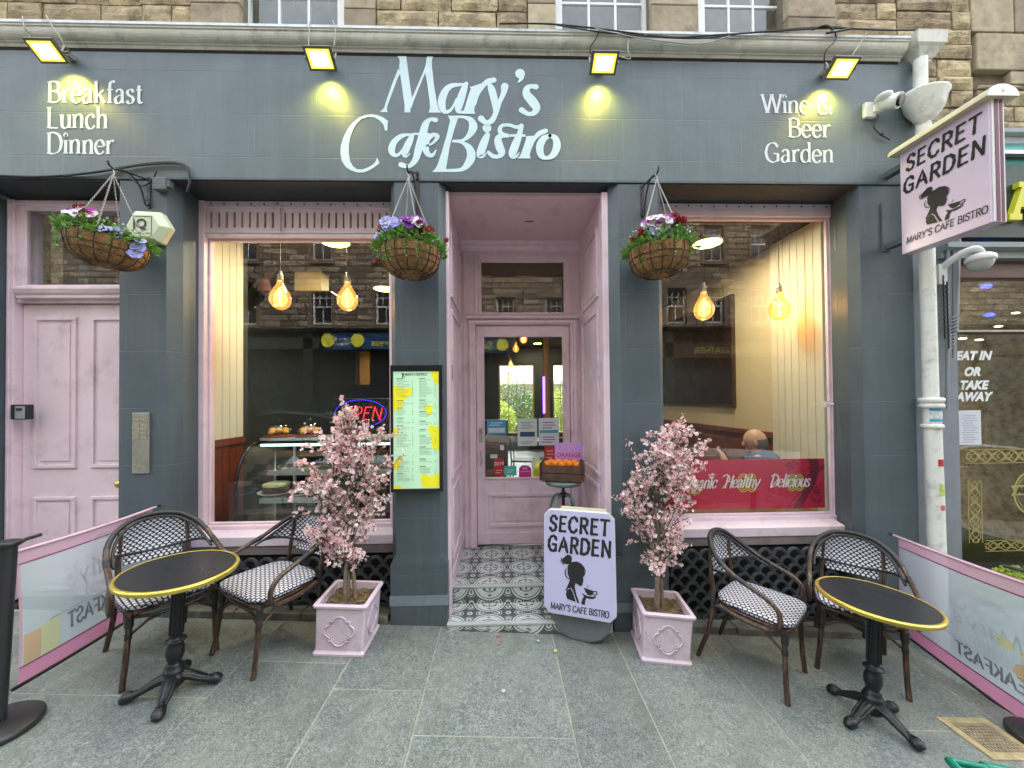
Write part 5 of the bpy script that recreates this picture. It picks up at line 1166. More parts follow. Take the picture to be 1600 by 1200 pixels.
# ring plate and stubs at wall
# ================================================================== MENU CASE
a=W(611,571,-.05); b=W(693,767,-.05)
mc=thing('menu_case','black framed menu case with a pale green lit menu on the pier beside the entrance','menu board',(0,0,0))
x0,x1,z0,z1=a.x,b.x,b.z,a.z
q=MB(); q.box(x0,x1,-.06,-.001,z0,z1); q.build('case_back',m_blackgloss,mc,bevel=.004)
fw=.035
q=MB(); q.box(x0,x0+.018,-.075,-.0605,z0,z1); q.box(x1-.026,x1,-.075,-.0605,z0,z1); q.box(x0+.019,x1-.027,-.075,-.0605,z1-.045,z1); q.box(x0+.019,x1-.027,-.075,-.0605,z0,z0+.022); q.build('case_frame',m_blackgloss,mc,bevel=.002)
mx0,mx1,mz0,mz1=x0+.02,x1-.028,z0+.024,z1-.047
q=MB(); q.box(mx0,mx1,-.0655,-.061,mz0,mz1); sheet=q.build('menu_sheet',M('menu_paper',(.50,.78,.54),.6,emit=(.5,.85,.55),es=.03,bump=0,var=.02),mc)
m_my=M('menu_yellow',(.75,.72,.02),.6,emit=(.8,.78,.02),es=.03,bump=0,var=.03)
q=MB(); pen=Pen(q,lambda u,v,d:(mx0+(mx1-mx0)*u/400,-.066-d,mz1-(mz1-mz0)*v/1000),.0004,.0001)
# crop coordinates minus (75,100)
for P in ([(0,120),(20,118),(50,142),(120,145),(160,140),(170,160),(165,190),(140,215),(100,240),(80,270),(70,310),(50,330),(20,328),(0,340)],
 [(325,0),(400,0),(400,100),(385,118),(365,112),(350,70),(335,40)],[(275,300),(290,290),(340,292),(352,305),(340,340),(325,375),(305,378),(290,350)],
 [(300,490),(312,465),(345,458),(365,478),(400,478),(400,670),(370,676),(345,665),(330,630),(335,590),(320,545)],
 [(235,890),(255,878),(300,885),(320,900),(350,888),(380,872),(400,870),(400,975),(380,995),(265,995),(240,960)],
 [(0,482),(30,480),(42,500),(40,540),(20,570),(0,575)],[(20,740),(80,730),(85,755),(60,790),(35,835),(0,840),(0,780)],[(0,975),(40,972),(75,985),(70,1000),(0,1000)]):
    q=MB(); pen.mb=q; pen.k=0; pen.poly(P); q.build('yellow_shape',m_my,sheet,fix=False)
q=MB(); rm=random.Random(4)
for cx,rows in ((30,[(62,'h')]+[(75+i*13,'l') for i in range(12)]+[(248,'h')]+[(262+i*14,'l') for i in range(3)]+[(312,'h')]+[(330+i*13,'l') for i in range(4)]+[(398,'h')]+[(415+i*12,'l') for i in range(3)]+[(465,'h')]+[(480,'l'),(492,'l')]+[(518,'h')]+[(535+i*13,'l') for i in range(9)]+[(720+i*12,'l') for i in range(2)]+[(750,'h')]+[(768+i*12,'l') for i in range(3)]+[(812,'h')]+[(826+i*12,'l') for i in range(3)]+[(870,'h')]+[(885+i*12,'l') for i in range(5)]),
 (228,[(62,'h')]+[(75+i*13,'l') for i in range(12)]+[(246,'h')]+[(262+i*13,'l') for i in range(5)]+[(344,'h')]+[(358+i*13,'l') for i in range(3)]+[(426,'h')]+[(442+i*13,'l') for i in range(2)]+[(498,'h')]+[(512,'l')]+[(552,'h')]+[(568+i*13,'l') for i in range(5)]+[(646,'h')]+[(660+i*12,'l') for i in range(5)]+[(748,'h')]+[(762+i*12,'l') for i in range(2)]+[(812,'h')]+[(828+i*12,'l') for i in range(4)])):
    for y,k in rows:
        if k=='h': q.cbox((mx0+(mx1-mx0)*(cx+28)/400,-.0672,mz1-(mz1-mz0)*y/1000),((mx1-mx0)*55/400,.0004,.0052))
        else:
            L=rm.uniform(50,110); x=cx
            while x<cx+L: w=rm.uniform(8,22); q.cbox((mx0+(mx1-mx0)*(x+w/2)/400,-.0671,mz1-(mz1-mz0)*y/1000),((mx1-mx0)*w/400,.0003,.0022)); x+=w+4
            q.cbox((mx0+(mx1-mx0)*(cx+138)/400,-.0671,mz1-(mz1-mz0)*y/1000),((mx1-mx0)*10/400,.0003,.0024))
q.build('menu_text',M('menu_ink',(.08,.12,.09),.6,bump=0),sheet,fix=False)
ftext("MARY'S BISTRO",m_ink,sheet,(mx0+(mx1-mx0)*.50,-.066,mz1-(mz1-mz0)*.036),(1,0,0),(0,0,1),.024,'c',bold=.0004,name='menu_title')
q=MB(); pen=Pen(q,lambda u,v,d:(u,-.066-d,v),.0006,.0001); EMB=.03
emblem(pen,lambda x,y:(mx0+(mx1-mx0)*.18+(x-205)*.0001,mz1-(mz1-mz0)*.012-(y-440)*.0001)); q.build('menu_logo',m_ink,sheet,fix=False)
# ================================================================== INSIDE THE CAFE
def skin_mesh(V,E,Rd,sub=2,root=0):
    me=bpy.data.meshes.new('skin'); me.from_pydata(V,E,[]); o=bpy.data.objects.new('skin',me); col.objects.link(o)
    md=o.modifiers.new('s','SKIN'); md.use_smooth_shade=True
    for i,r in enumerate(Rd):
        sv=me.skin_vertices[0].data[i]; sv.radius=(r,r) if not isinstance(r,tuple) else r; sv.use_root=(i==root)
    ms=o.modifiers.new('u','SUBSURF'); ms.levels=sub; ms.render_levels=sub
    dg=bpy.context.evaluated_depsgraph_get(); out=bpy.data.meshes.new_from_object(o.evaluated_get(dg)); bpy.data.objects.remove(o)
    return out
def append_mesh(mb,me,smooth=True):
    mb.add([v.co.copy() for v in me.vertices],[tuple(p.vertices) for p in me.polygons],smooth=smooth)

# lamps
m_amber,t=newmat('amber_glass'); t.n.remove(t.b)
tr=t.node('ShaderNodeBsdfTransparent'); tr.inputs[0].default_value=(1.0,.72,.34,1); gl=t.node('ShaderNodeBsdfGlossy'); gl.inputs['Roughness'].default_value=.03
em=t.node('ShaderNodeEmission'); em.inputs[0].default_value=(1,.50,.10,1); em.inputs[1].default_value=.07
lw=t.node('ShaderNodeLayerWeight'); lw.inputs[0].default_value=.35
mx=t.node('ShaderNodeMixShader'); t.put(mx.inputs[0],t.op('MULTIPLY_ADD',lw.outputs['Facing'],.45,.06)); t.l.new(tr.outputs[0],mx.inputs[1]); t.l.new(gl.outputs[0],mx.inputs[2])
ad=t.node('ShaderNodeAddShader'); t.l.new(mx.outputs[0],ad.inputs[0]); t.l.new(em.outputs[0],ad.inputs[1]); t.l.new(ad.outputs[0],t.n['Material Output'].inputs[0])
m_fil=M('glowing_filament',(1,.6,.1),.5,emit=(1,.52,.10),es=5,bump=0,var=0)
def bulb(px,py,Y,label,s=1.0,light=True,cord=True,group='large filament bulbs hanging in the windows'):
    p=W(px,py,Y); t=thing('pendant_bulb',label,'light bulb',p,0,group)
    q=MB(); q.lathe([(.0,-.105*s)]+[(a*s,z*s) for a,z in ((.03,-.102),(.062,-.082),(.086,-.045),(.093,-.005),(.082,.04),(.06,.08),(.038,.115),(.028,.145),(.027,.165))],20); q.build('glass_envelope',m_amber,t)
    q=MB(); q.tube([(.019*s*math.cos(a*.9)*(1-.5*abs(a-22)/22),.019*s*math.sin(a*.9)*(1-.5*abs(a-22)/22),(-.06+.0038*a)*s) for a in range(44)],.0026*s,4); q.build('filament',m_fil,t,fix=False)
    q=MB(); q.lathe([(.0,.255*s),(.012*s,.25*s),(.016*s,.225*s),(.024*s,.215*s),(.026*s,.20*s),(.022*s,.195*s),(.027*s,.18*s),(.027*s,.155*s),(.0,.155*s)],14); q.build('lamp_holder',m_steel,t)
    if cord: q=MB(); q.tube([(0,0,.25*s),(0,0,IC-p.z)],.004,6); q.build('cord',m_cable,t)
    if light:
        l=bpy.data.lights.new('bulb_light','POINT'); l.energy=.7*s; l.color=(1,.62,.25); l.shadow_soft_size=.07*s; o=bpy.data.objects.new('bulb_light',l); col.objects.link(o); o.parent=t
    return t
bulb(438,466,.60,'filament bulb at the left of the left window'); bulb(543,468,.60,'filament bulb at the right of the left window')
bulb(1100,483,.60,'filament bulb above the blossom tree in the right window'); bulb(1218,483,.60,'filament bulb over the seated man in the right window')
for i,(px,py,Y,s) in enumerate(((818,530,2.6,.6),(806,545,3.6,.6),(798,570,4.8,.6),(795,592,6.0,.6))): bulb(px,py,Y,'small filament bulb seen through the door glass, '+('nearest to the door','second from the door','third from the door','farthest from the door')[i],s,light=i%2==0,group='filament bulbs receding behind the door glass')
m_ceill=M('ceiling_lamp_glow',(1,.9,.4),.5,emit=(1,.84,.16),es=3,bump=0,var=0)
def ceil_lamp(px,py,label,r=.15,E=4.5):
    rr_=ray(px,py); t_=(IC-.03-CAM.z)/rr_.z; p=CAM+rr_*t_
    t=thing('ceiling_light',label,'ceiling light',(p.x,p.y,IC-.03),0,'round ceiling lights inside the cafe')
    q=MB(); q.lathe([(0,0),(r*.85,.0),(r*.92,.006)],24); q.build('diffuser',m_ceill,t)
    q=MB(); q.lathe([(r*.92,.0),(r,.004),(r,.03),(0,.03)],24); q.build('rim',m_steel,t)
    l=bpy.data.lights.new('lamp_light','AREA'); l.shape='DISK'; l.size=r*2; l.energy=E; l.color=(1,.84,.58); o=bpy.data.objects.new('lamp_light',l); col.objects.link(o); o.parent=t; o.location=(0,0,-.02)
ceil_lamp(523,379,'bright ceiling light near the glass of the left window'); ceil_lamp(600,452,'bright ceiling light deeper inside, cut by the pier, in the left window'); ceil_lamp(1105,381,'bright ceiling light in the upper right window')
ceil_lamp(1215,395,'round ceiling light behind the upper glass over the seated man',.10,5)
ceil_lamp(840,537,'small ceiling light far inside seen through the door',.12,5)

# display counter
m_steelb=M('counter_steel',(.45,.50,.50),.3,metal=.6,var=.1,bump=0)
dcX0,dcX1=-2.41,-1.00; Y0,Y1=.50,1.12
dc=thing('display_counter','curved glass refrigerated cake counter behind the left window','display counter')
prof=[(Y0,.42),(Y0,.98)]+[(Y0+.30-.30*math.cos(a*math.pi/16),.98+.38*math.sin(a*math.pi/16)) for a in range(1,9)]+[(Y1,1.37)]
q=MB(); n=len(prof)
for i in range(n-1): q.quad((dcX0+.03,*prof[i]),(dcX1-.03,*prof[i]),(dcX1-.03,*prof[i+1]),(dcX0+.03,*prof[i+1])); q.sm[-1]=True
q.build('curved_glass',m_thin,dc,fix=False)
for xx in (dcX0,dcX1-.03):
    q=MB(); pf=prof+[(Y1,.42)]; q.prism(pf,lambda u,v,d:(d,u,v),xx,xx+.004); q.build('side_glass',m_thin,dc)
    q=MB(); q.tube([(xx+.015,y,z) for y,z in prof],.014,8); q.build('side_frame',m_blackgloss,dc)
q=MB(); q.box(dcX0,dcX1,Y0-.02,Y1,.21,.50); q.box(dcX0+.03,dcX1-.03,Y1-.06,Y1,.50,1.36); q.build('cabinet',m_blackgloss,dc,bevel=.005)
for z,ya in ((.87,.60),(1.10,.72)):
    q=MB(); q.box(dcX0+.16,dcX1-.04,ya,Y1-.07,z-.012,z); q.build('shelf',m_thin,dc); q=MB(); q.box(dcX0+.16,dcX1-.04,ya-.012,ya-.001,z-.045,z+.002); q.build('shelf_edge',m_steelb,dc)
q=MB(); q.box(dcX0+.04,dcX1-.04,Y0+.02,Y1-.07,.50,.51); q.build('deck',m_steelb,dc)
q=MB(); q.box(dcX0+.03,dcX1-.03,.80,Y1,1.373,1.40); q.build('counter_top',m_steelb,dc,bevel=.003)
q=MB(); q.box(dcX0+.1,dcX1-.1,.70,.73,1.335,1.35); q.build('strip_light',M('cool_strip',(.6,.9,.9),.5,emit=(.65,.95,1),es=.5,bump=0),dc)
for xx in (dcX0+.36,dcX1-.3): q=MB(); q.box(xx,xx+.02,.78,.80,.51,1.34); q.build('shelf_post',m_steelb,dc)
m_plate=M('white_plate',(.7,.7,.68),.3,var=.02,bump=0)
def cake(px,Y,z,r,h,mats,label,board=None):
    x=WX(px,700,Y); t=thing('cake',label,'cake',(x,Y,z)); 
    q=MB(); q.lathe([(0,.0),(r*1.25,.0),(r*1.4,.014),(r*1.38,.016),(r*1.1,.006),(0,.006)],20); q.build('plate',m_plate,t)
    q=MB(); q.lathe([(r,.008),(r*1.01,h*.5),(r,h),(0,h)],20); q.build('sponge',mats[0],t)
    q=MB(); q.grid(lambda u,v:Vector((r*1.02*(1-v)*math.cos(6.2832*u),r*1.02*(1-v)*math.sin(6.2832*u),h+.004+.012*(1-(1-v)**6)+.005*noise.noise(Vector((math.cos(6.28*u)*(1-v)*5,math.sin(6.28*u)*(1-v)*5,px)))*1.5)),24,6); q.lathe([(r*1.02,h-.012),(r*1.02,h+.004)],24); q.build('icing',mats[1],t)
m_choc=M('chocolate_sponge',(.07,.035,.02),.8,var=.3,vs=60,bump=.6); m_icing=M('pistachio_icing',(.62,.66,.36),.6,var=.15,vs=60,bump=.4); m_cr=M('cream_icing',(.65,.55,.45),.6,var=.2,vs=50,bump=.4)
cake(432,.80,.872,.115,.085,(m_choc,m_icing),'large chocolate cake with pale green icing on the lower glass shelf')
cake(468,.70,.872,.05,.045,(m_choc,m_cr),'small cake with cream icing right of the large cake on the lower shelf')
cake(490,.92,.872,.05,.045,(m_choc,m_icing),'small green iced cake at the back of the lower shelf')
for i,px in enumerate((409,439,470)): cake(px,.66,.512,.06,.06,(m_cr,m_icing),('pale iced bun on the counter floor, leftmost of three','pale iced bun on the counter floor, middle of three','pale iced bun on the counter floor, rightmost of three')[i])
x=WX(470,730,.85); lg=thing('chocolate_log','chocolate traybake on a pale board on the upper glass shelf','cake',(x,.85,1.102)); q=MB(); q.box(-.16,.16,-.06,.06,0,.006); q.build('board',m_cr,lg); q=MB(); q.box(-.11,.12,-.04,.04,.007,.05); q.build('sponge',m_choc,lg,bevel=.008)
def cloche(px,r,label):
    Y=.93; x=WX(px,686,Y); t=thing('cake_dome',label,'cake dome',(x,Y,1.401)); q=MB(); q.lathe([(0,0),(r*1.15,0),(r*1.2,.012),(r*1.1,.016),(0,.016)],24); q.build('stand',m_wood,t)
    q=MB(); q.lathe([(r,.017),(r,.07),(r*.93,.10),(r*.7,.128),(r*.3,.14),(0,.142)],24); q.build('glass_dome',m_thin,t); q=MB(); q.sphere((0,0,.165),.018,12,8); q.build('knob',m_thin,t)
    for k in range(6):
        a=k*1.05; q=MB(); q.sphere((0,0,0),.034,10,7,(1,1,.75)); q.build('pastry',M('golden_pastry',(.62,.33,.08),.7,var=.3,vs=40,bump=.5) if k==0 else bpy.data.materials['golden_pastry'],t,loc=(r*.55*math.cos(a),r*.55*math.sin(a),.045+.02*(k%2)))
cloche(436,.115,'glass cake dome full of golden pastries, left one on the counter'); cloche(484,.11,'glass cake dome with pastries behind the blossom, right one on the counter')

# OPEN sign
a=W(520,668,.44); b=W(607,624,.44); os_=thing('open_sign','lit red and blue LED sign reading OPEN hanging in the left window','sign',((a.x+b.x)/2,.44,(a.z+b.z)/2)); w_=(b.x-a.x)/2; h_=(b.z-a.z)/2
q=MB(); q.box(-w_,w_,-.0,.02,-h_-.01,h_+.01); q.build('backboard',m_blackgloss,os_,bevel=.004)
m_red=M('red_led',(.9,.05,.05),.4,emit=(1,.02,.03),es=1.1,bump=0,var=0); m_bl=M('blue_led',(.1,.05,.9),.4,emit=(.05,.02,1),es=.45,bump=0,var=0)
def leds(P,m,name,r=.0038,sp=.0165):
    q=MB(); acc=0; last=None
    for i in range(len(P)-1):
        a_,b_=Vector(P[i]),Vector(P[i+1]); L=(b_-a_).length; d=acc
        while d<L: c=a_.lerp(b_,d/L if L else 0); q.sphere((c.x,-.004,c.y),r,6,4); d+=sp
        acc=d-L
    return q
for ch,cx in zip('OPEN',(-.165,-.075,.01,.09)):
    q=MB()
    for stk in GL[ch].split(';')[1:]:
        pts=[tuple(float(k) for k in p.split(',')) for p in stk[1:].split(' ')]; pts=crom(pts,5) if stk[0]=='~' else pts
        kk=.0155; P=[(cx+(x+.25*y)*kk*.9,-.055+y*kk) for x,y in pts]; l=leds(P,m_red,'');  q.add(l.v,l.f,smooth=True)
    q.build('led_letter',m_red,os_,fix=False)
q=leds([( (w_-.02)*math.cos(i*math.pi/30),(h_-.002)*math.sin(i*math.pi/30)) for i in range(61)],m_bl,''); q.build('led_oval',m_bl,os_,fix=False)

# red banner in the right window
a=W(1052,797,.36); b=W(1303,716,.36); x0,x1,z0,z1=a.x,b.x,a.z,b.z
wb=thing('window_banner','red window banner reading Organic Healthy Delicious in white script','banner')
m_rb=M('red_banner_vinyl',(.52,.012,.055),.35,var=.04,bump=0); q=MB(); q.box(x0-.14,x1,.355,.362,z0,z1); sh=q.build('banner_sheet',m_rb,wb)
m_dr=M('dark_red_print',(.16,.008,.03),.4,bump=0); m_gd=M('gold_print',(.62,.42,.05),.4,bump=0); m_gg=M('lime_print',(.45,.48,.06),.4,bump=0); m_wp=M('white_print',(.78,.74,.74),.4,bump=0)
Hb=z1-z0; fb=lambda u,v,d:(x0+u*Hb,.3545-d,z0+v*Hb); Lb=(x1-x0)/Hb
q=MB(); pen=Pen(q,fb,.0004,.0001)
def curl(x,y,r,s=1,w=.03,turns=1.3):
    pen.curve([(x+s*r*(1-k/14)*math.cos(k*turns*6.28/14),y+r*(1-k/14)*math.sin(k*turns*6.28/14),w*(1-k/18)) for k in range(14)],n=2)
pen.poly([(2.45,0),(2.62,.25),(2.80,.55),(2.83,.85),(2.78,1.0),(3.0,1.0),(3.02,.8),(2.95,.5),(2.75,.2),(2.62,0)])
pen.curve([(2.9,.45,.04),(3.0,.75,.06),(Lb-.02,.95,.07)]); pen.curve([(2.35,.02,.02),(2.6,.30,.02),(2.9,.35,.02),(3.05,.2,.02)]); pen.curve([(.2,.02,.05),(.1,.25,.03),(.35,.32,.015),(.5,.33,.01)])
for x,y,r,s in ((2.65,.62,.07,1),(2.85,.62,.08,-1),(2.95,.32,.07,1),(2.72,.38,.06,-1),(3.0,.12,.06,1),(2.42,.80,.06,1),(2.9,.14,.05,-1)): curl(x,y,r,s)
for x,y in ((2.40,.92),(2.48,.95),(2.55,.90),(2.70,.76),(2.78,.80),(2.64,.80),(2.86,.24),(2.95,.42),(3.02,.50),(2.99,.30),(2.35,.88)): pen.poly([(x-.035,y-.01),(x,y+.02),(x+.04,y+.01),(x,y-.025)])
pen.curve([(-.1,.0,.10),(.05,.2,.08),(.25,.28,.02),(.5,.1,.03)])
q.build('scroll_print',m_dr,sh,fix=False)
def flower(cx,cy,m,s=1.0):
    q=MB(); pen=Pen(q,fb,.0018,.0001)
    for i in range(4):
        a=math.pi/4+i*math.pi/2; x,y=cx+.115*s*math.cos(a),cy+.12*s*math.sin(a)
        for rr_ in (.085,.045): pen.curve([(x+rr_*s*math.cos(k*6.2832/12),y+rr_*s*math.sin(k*6.2832/12),.022*s) for k in range(13)],n=2)
    q.build('flower_print',m,sh,fix=False)
flower(1.52,.53,m_gd,1.05); flower(2.52,.52,m_gg,.95); flower(.42,.46,m_gg,.8)
q=MB(); pen=Pen(q,fb,.0032,.00012)
for s,x in (("Organic",.14),("Healthy",1.04),("Delicious",1.98)): draw(pen,s,x,.44,.235,'nib',wt=1.0,shear=.42,sp=.1,sx=.71,thin=.30)
for x in (1.02,2.02): pen.curve([(x-.02,.42,.012),(x+.02,.47,.02),(x+.14,.62,.02),(x+.08,.70,.02),(x+.0,.66,.02)])
q.build('banner_lettering',m_wp,sh,fix=False)

# seated man
m_skin=M('skin',(.46,.285,.215),.5,var=.1,vs=9,bump=.1,bs=80); m_hair=M('short_grey_hair',(.16,.14,.12),.9,var=.5,vs=80,bump=.8,bs=150); m_shirt=M('blue_shirt_cloth',(.015,.055,.14),.75,var=.25,vs=30,bump=.3,bs=120)
hp=W(1192,690,.80); mx_,my_,mz_=hp.x-.015,.84,hp.z
man=thing('person','bald man in a dark blue shirt sitting behind the red window banner','person',(mx_,my_,0))
fx,fy=-.80,.60; sx_,sy_=fy,-fx    # facing, his right side
def L(f,s,z): return (fx*f+sx_*s,fy*f+sy_*s,z)
hz=mz_
V=[L(-.02,0,.70),L(-.03,0,.86),L(-.02,0,hz-.24),L(.0,0,hz-.15),L(.02,0,hz-.10),L(.03,0,hz-.06),L(.035,0,hz+.01),L(.025,0,hz+.06),  #0-7 spine, neck, head
   L(-.02,.16,hz-.17),L(.02,.23,hz-.42),L(.20,.18,hz-.44),L(.30,.10,hz-.40),   # right arm 8-11
   L(-.02,-.16,hz-.17),L(.05,-.24,hz-.40),L(.24,-.18,hz-.30),L(.31,-.15,hz-.15),  # left arm raised 12-15
   L(.0,.10,.68),L(.38,.13,.66),L(.42,.13,.25),L(.50,.13,.23),L(.0,-.10,.68),L(.38,-.13,.66),L(.42,-.13,.25),L(.50,-.13,.23)]
E=[(0,1),(1,2),(2,3),(3,4),(4,5),(5,6),(6,7),(3,8),(8,9),(9,10),(10,11),(3,12),(12,13),(13,14),(14,15),(0,16),(16,17),(17,18),(18,19),(0,20),(20,21),(21,22),(22,23)]
Rd=[.14,.145,.13,.07,.058,.078,.092,.080,.058,.050,.042,.03,.058,.050,.042,.03,.09,.07,.05,.04,.09,.07,.05,.04]
def fingers(base,root,dirf,up):
    for k in range(4):
        o=-.027+.018*k; l=(.030,.036,.034,.026)[k]
        p0=Vector(base)+Vector(L(0,o,0))*1.0; i0=len(V)
        V.append(tuple(p0+Vector(dirf)*.045)); V.append(tuple(p0+Vector(dirf)*(.045+l)+Vector(up)*.008)); V.append(tuple(p0+Vector(dirf)*(.045+l*1.5)-Vector(up)*.02))
        E.extend([(root,i0),(i0,i0+1),(i0+1,i0+2)]); Rd.extend([.010,.009,.0075])
    i0=len(V); p0=Vector(base); V.append(tuple(p0+Vector(L(0,.032,.0))+Vector(dirf)*.01)); V.append(tuple(p0+Vector(L(0,.045,0))+Vector(dirf)*.045)); E.extend([(root,i0),(i0,i0+1)]); Rd.extend([.013,.010])
fingers(V[15],15,Vector(L(.5,.2,.8)).normalized(),Vector(L(.8,0,-.5)).normalized()); fingers(V[11],11,Vector(L(1,-.1,.05)).normalized(),Vector((0,0,1)))
q=MB(); append_mesh(q,skin_mesh(V,E,Rd,2))
# skull, ears, nose, brow and jaw
hc=Vector(L(.03,0,hz)); ry=math.atan2(fy,fx)
b0=len(q.v); q.sphere((0,0,0),1,22,16,(.105,.083,.122)); q.xf(Matrix.Translation(hc)@Matrix.Rotation(ry,4,'Z')@Matrix.Rotation(R(10),4,'Y'),b0)
b0=len(q.v); q.sphere((.045,0,-.065),.055,14,10,(1,.95,.9)); q.sphere((.105,0,-.02),.018,10,8,(1.1,.7,1.5)); q.sphere((.088,.0,-.072),.02,10,6,(.7,1.3,.4))
for s in (-1,1): q.sphere((-.005,s*.086,-.015),.03,10,8,(.6,.32,1.05)); q.sphere((.092,s*.032,.012),.012,8,6,(.6,1.1,.7)); q.sphere((.09,s*.032,.03),.016,8,6,(.5,1.3,.4))
q.xf(Matrix.Translation(hc)@Matrix.Rotation(ry,4,'Z')@Matrix.Rotation(R(10),4,'Y'),b0)
q.build('body',m_skin,man,fix=False)
q=MB(); q.grid(lambda u,v:Vector((.109*math.cos(R(95+170*u))*math.cos(R(-42+48*v)),.0875*math.sin(R(95+170*u))*math.cos(R(-42+48*v)),.126*math.sin(R(-42+48*v)))),22,10)
q.xf(Matrix.Translation(hc)@Matrix.Rotation(ry,4,'Z')@Matrix.Rotation(R(10),4,'Y')); q.build('hair',m_hair,man,fix=False)
q=MB(); Vs=V[:4]+V[8:10]+[tuple(Vector(V[9]).lerp(Vector(V[10]),.3))]+V[12:14]+[tuple(Vector(V[13]).lerp(Vector(V[14]),.3))]; Vs[3]=tuple(Vector(V[3])-Vector((0,0,.015)))
append_mesh(q,skin_mesh(Vs,[(0,1),(1,2),(2,3),(3,4),(4,5),(5,6),(3,7),(7,8),(8,9)],[.175,.195,.195,.135,.115,.085,.066,.115,.085,.066],2)); q.build('shirt',m_shirt,man,fix=False)
q=MB(); q.tube([Vector(L(.02+.066*math.cos(a*.5236),.066*math.sin(a*.5236),hz-.155+.012*math.cos(a*.5236))) for a in range(12)],.016,6,closed=True); q.build('collar',m_shirt,man,fix=False)
q=MB(); Vt=V[16:20]+V[20:24]+[V[0]]; append_mesh(q,skin_mesh([V[0]]+V[16:19]+V[20:23],[(0,1),(1,2),(2,3),(0,4),(4,5),(5,6)],[.165,.10,.085,.065,.10,.085,.065],1)); q.build('trousers',m_black,man,fix=False)

# dark cafe furniture deeper inside
def cafe_table(x,y,label):
    t=thing('cafe_table',label,'table',(x,y,IF+.001)); q=MB(); q.box(-.35,.35,-.35,.35,.71,.74); q.build('table_top',m_darkwood,t,bevel=.004); q=MB(); q.tube([(0,0,.02),(0,0,.71)],.03); q.build('column',m_black,t); q=MB(); q.lathe([(.24,0),(.24,.015),(.04,.03),(0,.03)],20); q.build('base',m_black,t)
def cafe_chair(x,y,rz,label):
    t=thing('cafe_chair',label,'chair',(x,y,IF+.001),rz,'dark cafe chairs seen through the door glass'); q=MB(); q.box(-.2,.2,-.2,.2,.43,.46); q.build('seat',m_darkwood,t,bevel=.008)
    for s in (-1,1):
        q=MB(); q.tube([(s*.18,-.18,.43),(s*.21,-.22,0)],.012,6); q.build('leg',m_black,t); q=MB(); q.tube([(s*.18,.22,0),(s*.17,.19,.45),(s*.17,.22,.88)],.012,6); q.build('leg',m_black,t)
    q=MB(); q.box(-.17,.17,.205,.225,.70,.86); q.build('backrest',m_darkwood,t,bevel=.006)
cafe_table(-.35,3.4,'dark square table on the left behind the door glass'); cafe_table(.95,4.6,'dark square table on the right behind the door glass')
cafe_chair(-.2,2.75,.2,'dark chair nearest behind the door glass'); cafe_chair(.35,3.9,1.4,'dark chair between the two inner tables'); cafe_chair(.9,3.9,3.3,'dark chair before the right inner table')
q=MB(); q.box(-.9,.1,5.4,5.9,IF,1.30); tag(q.build('service_bar',m_darkwood,None,bevel=.01),'dark wooden service bar deep inside the cafe','counter')
q=MB(); p=W(857,600,4.6); q.tube([(p.x,4.9,IF),(p.x,4.9,IC)],.07,16); tag(q.build('column',M('tan_column_paint',(.36,.24,.11),.5),None),'tan round column deep inside seen through the door','column')
p=W(850,622,4.4); q=MB(); q.tube([(p.x,4.4,p.z-.3),(p.x,4.4,p.z+.42)],.022,10); tag(q.build('neon_tube',M('purple_neon',(.4,.2,1),.4,emit=(.32,.10,1),es=.8,bump=0),None),'upright purple neon tube seen through the door glass','neon light')
# notices on the door glass
def notice(px0,py0,px1,py1,c,label,cat,lines=(),Yn=None,name='notice',poly=None,es=0):
    Yn=DY+.0175 if Yn is None else Yn
    a=W(px0,py1,Yn); b=W(px1,py0,Yn); w_,h_=b.x-a.x,b.z-a.z; t=thing(name,label,cat,(a.x,Yn,a.z))
    q=MB(); P=poly or [(0,0),(1,0),(1,1),(0,1)]; q.prism([(u*w_,v*h_) for u,v in P],lambda u,v,d:(u,-d,v),.0016,0); s=q.build('sheet',M(name+'_paper',c,.5,bump=0,var=.02),t)
    for (x0_,y0_,x1_,y1_,cc,nm) in lines:
        q=MB(); q.box(x0_*w_,x1_*w_,-.0022,-.0018,y0_*h_,y1_*h_); q.build(nm,M(nm,cc,.5,bump=0,var=.05),t)
    return t,w_,h_
K=(.05,.07,.08); 
def txtlines(n,y0,y1,x0=.12,x1=.88,c=(.12,.16,.2),seed=1):
    r_=random.Random(seed); return [(x0+r_.uniform(0,.12),y0+(y1-y0)*i/n,x1-r_.uniform(0,.25),y0+(y1-y0)*(i+.35)/n,c,'print_line') for i in range(n)]
notice(761,656,791,679,(.05,.30,.50),'blue and white card on the left of the door glass','notice',[(.08,.12,.92,.45,(.5,.6,.65),'pale_band')]+txtlines(2,.62,.92,c=(.6,.7,.75)))
notice(809,654,839,697,(.55,.62,.60),'white notice with a navy panel on the door glass','notice',[(.12,.34,.88,.52,(.02,.06,.14),'navy_panel')]+txtlines(5,.62,.92)+txtlines(2,.08,.2))
notice(842,653,873,696,(.60,.62,.70),'white notice with a turquoise stripe at the right of the door glass','notice',[(.04,.45,.96,.56,(.03,.35,.38),'turquoise_stripe')]+txtlines(3,.62,.92)+txtlines(3,.1,.38))
t_,w_,h_=notice(772,716,787,745,(.45,.015,.03),'red shield sticker at the lower left of the door glass','sticker',txtlines(2,.2,.45,c=(.6,.4,.4)),name='sticker',poly=[(0,.15),(.5,0),(1,.15),(1,1),(0,1)]); ftext('2019',m_wlet,t_,(w_/2,-.002,h_*.62),(1,0,0),(0,0,1),h_*.28,'c')
notice(788,728,807,745,(.05,.45,.42),'turquoise speech bubble sticker on the door glass','sticker',txtlines(2,.4,.8,c=(.5,.7,.68)),name='sticker',poly=[(0,.15),(.4,.15),(.5,0),(.6,.15),(1,.15),(1,1),(0,1)])
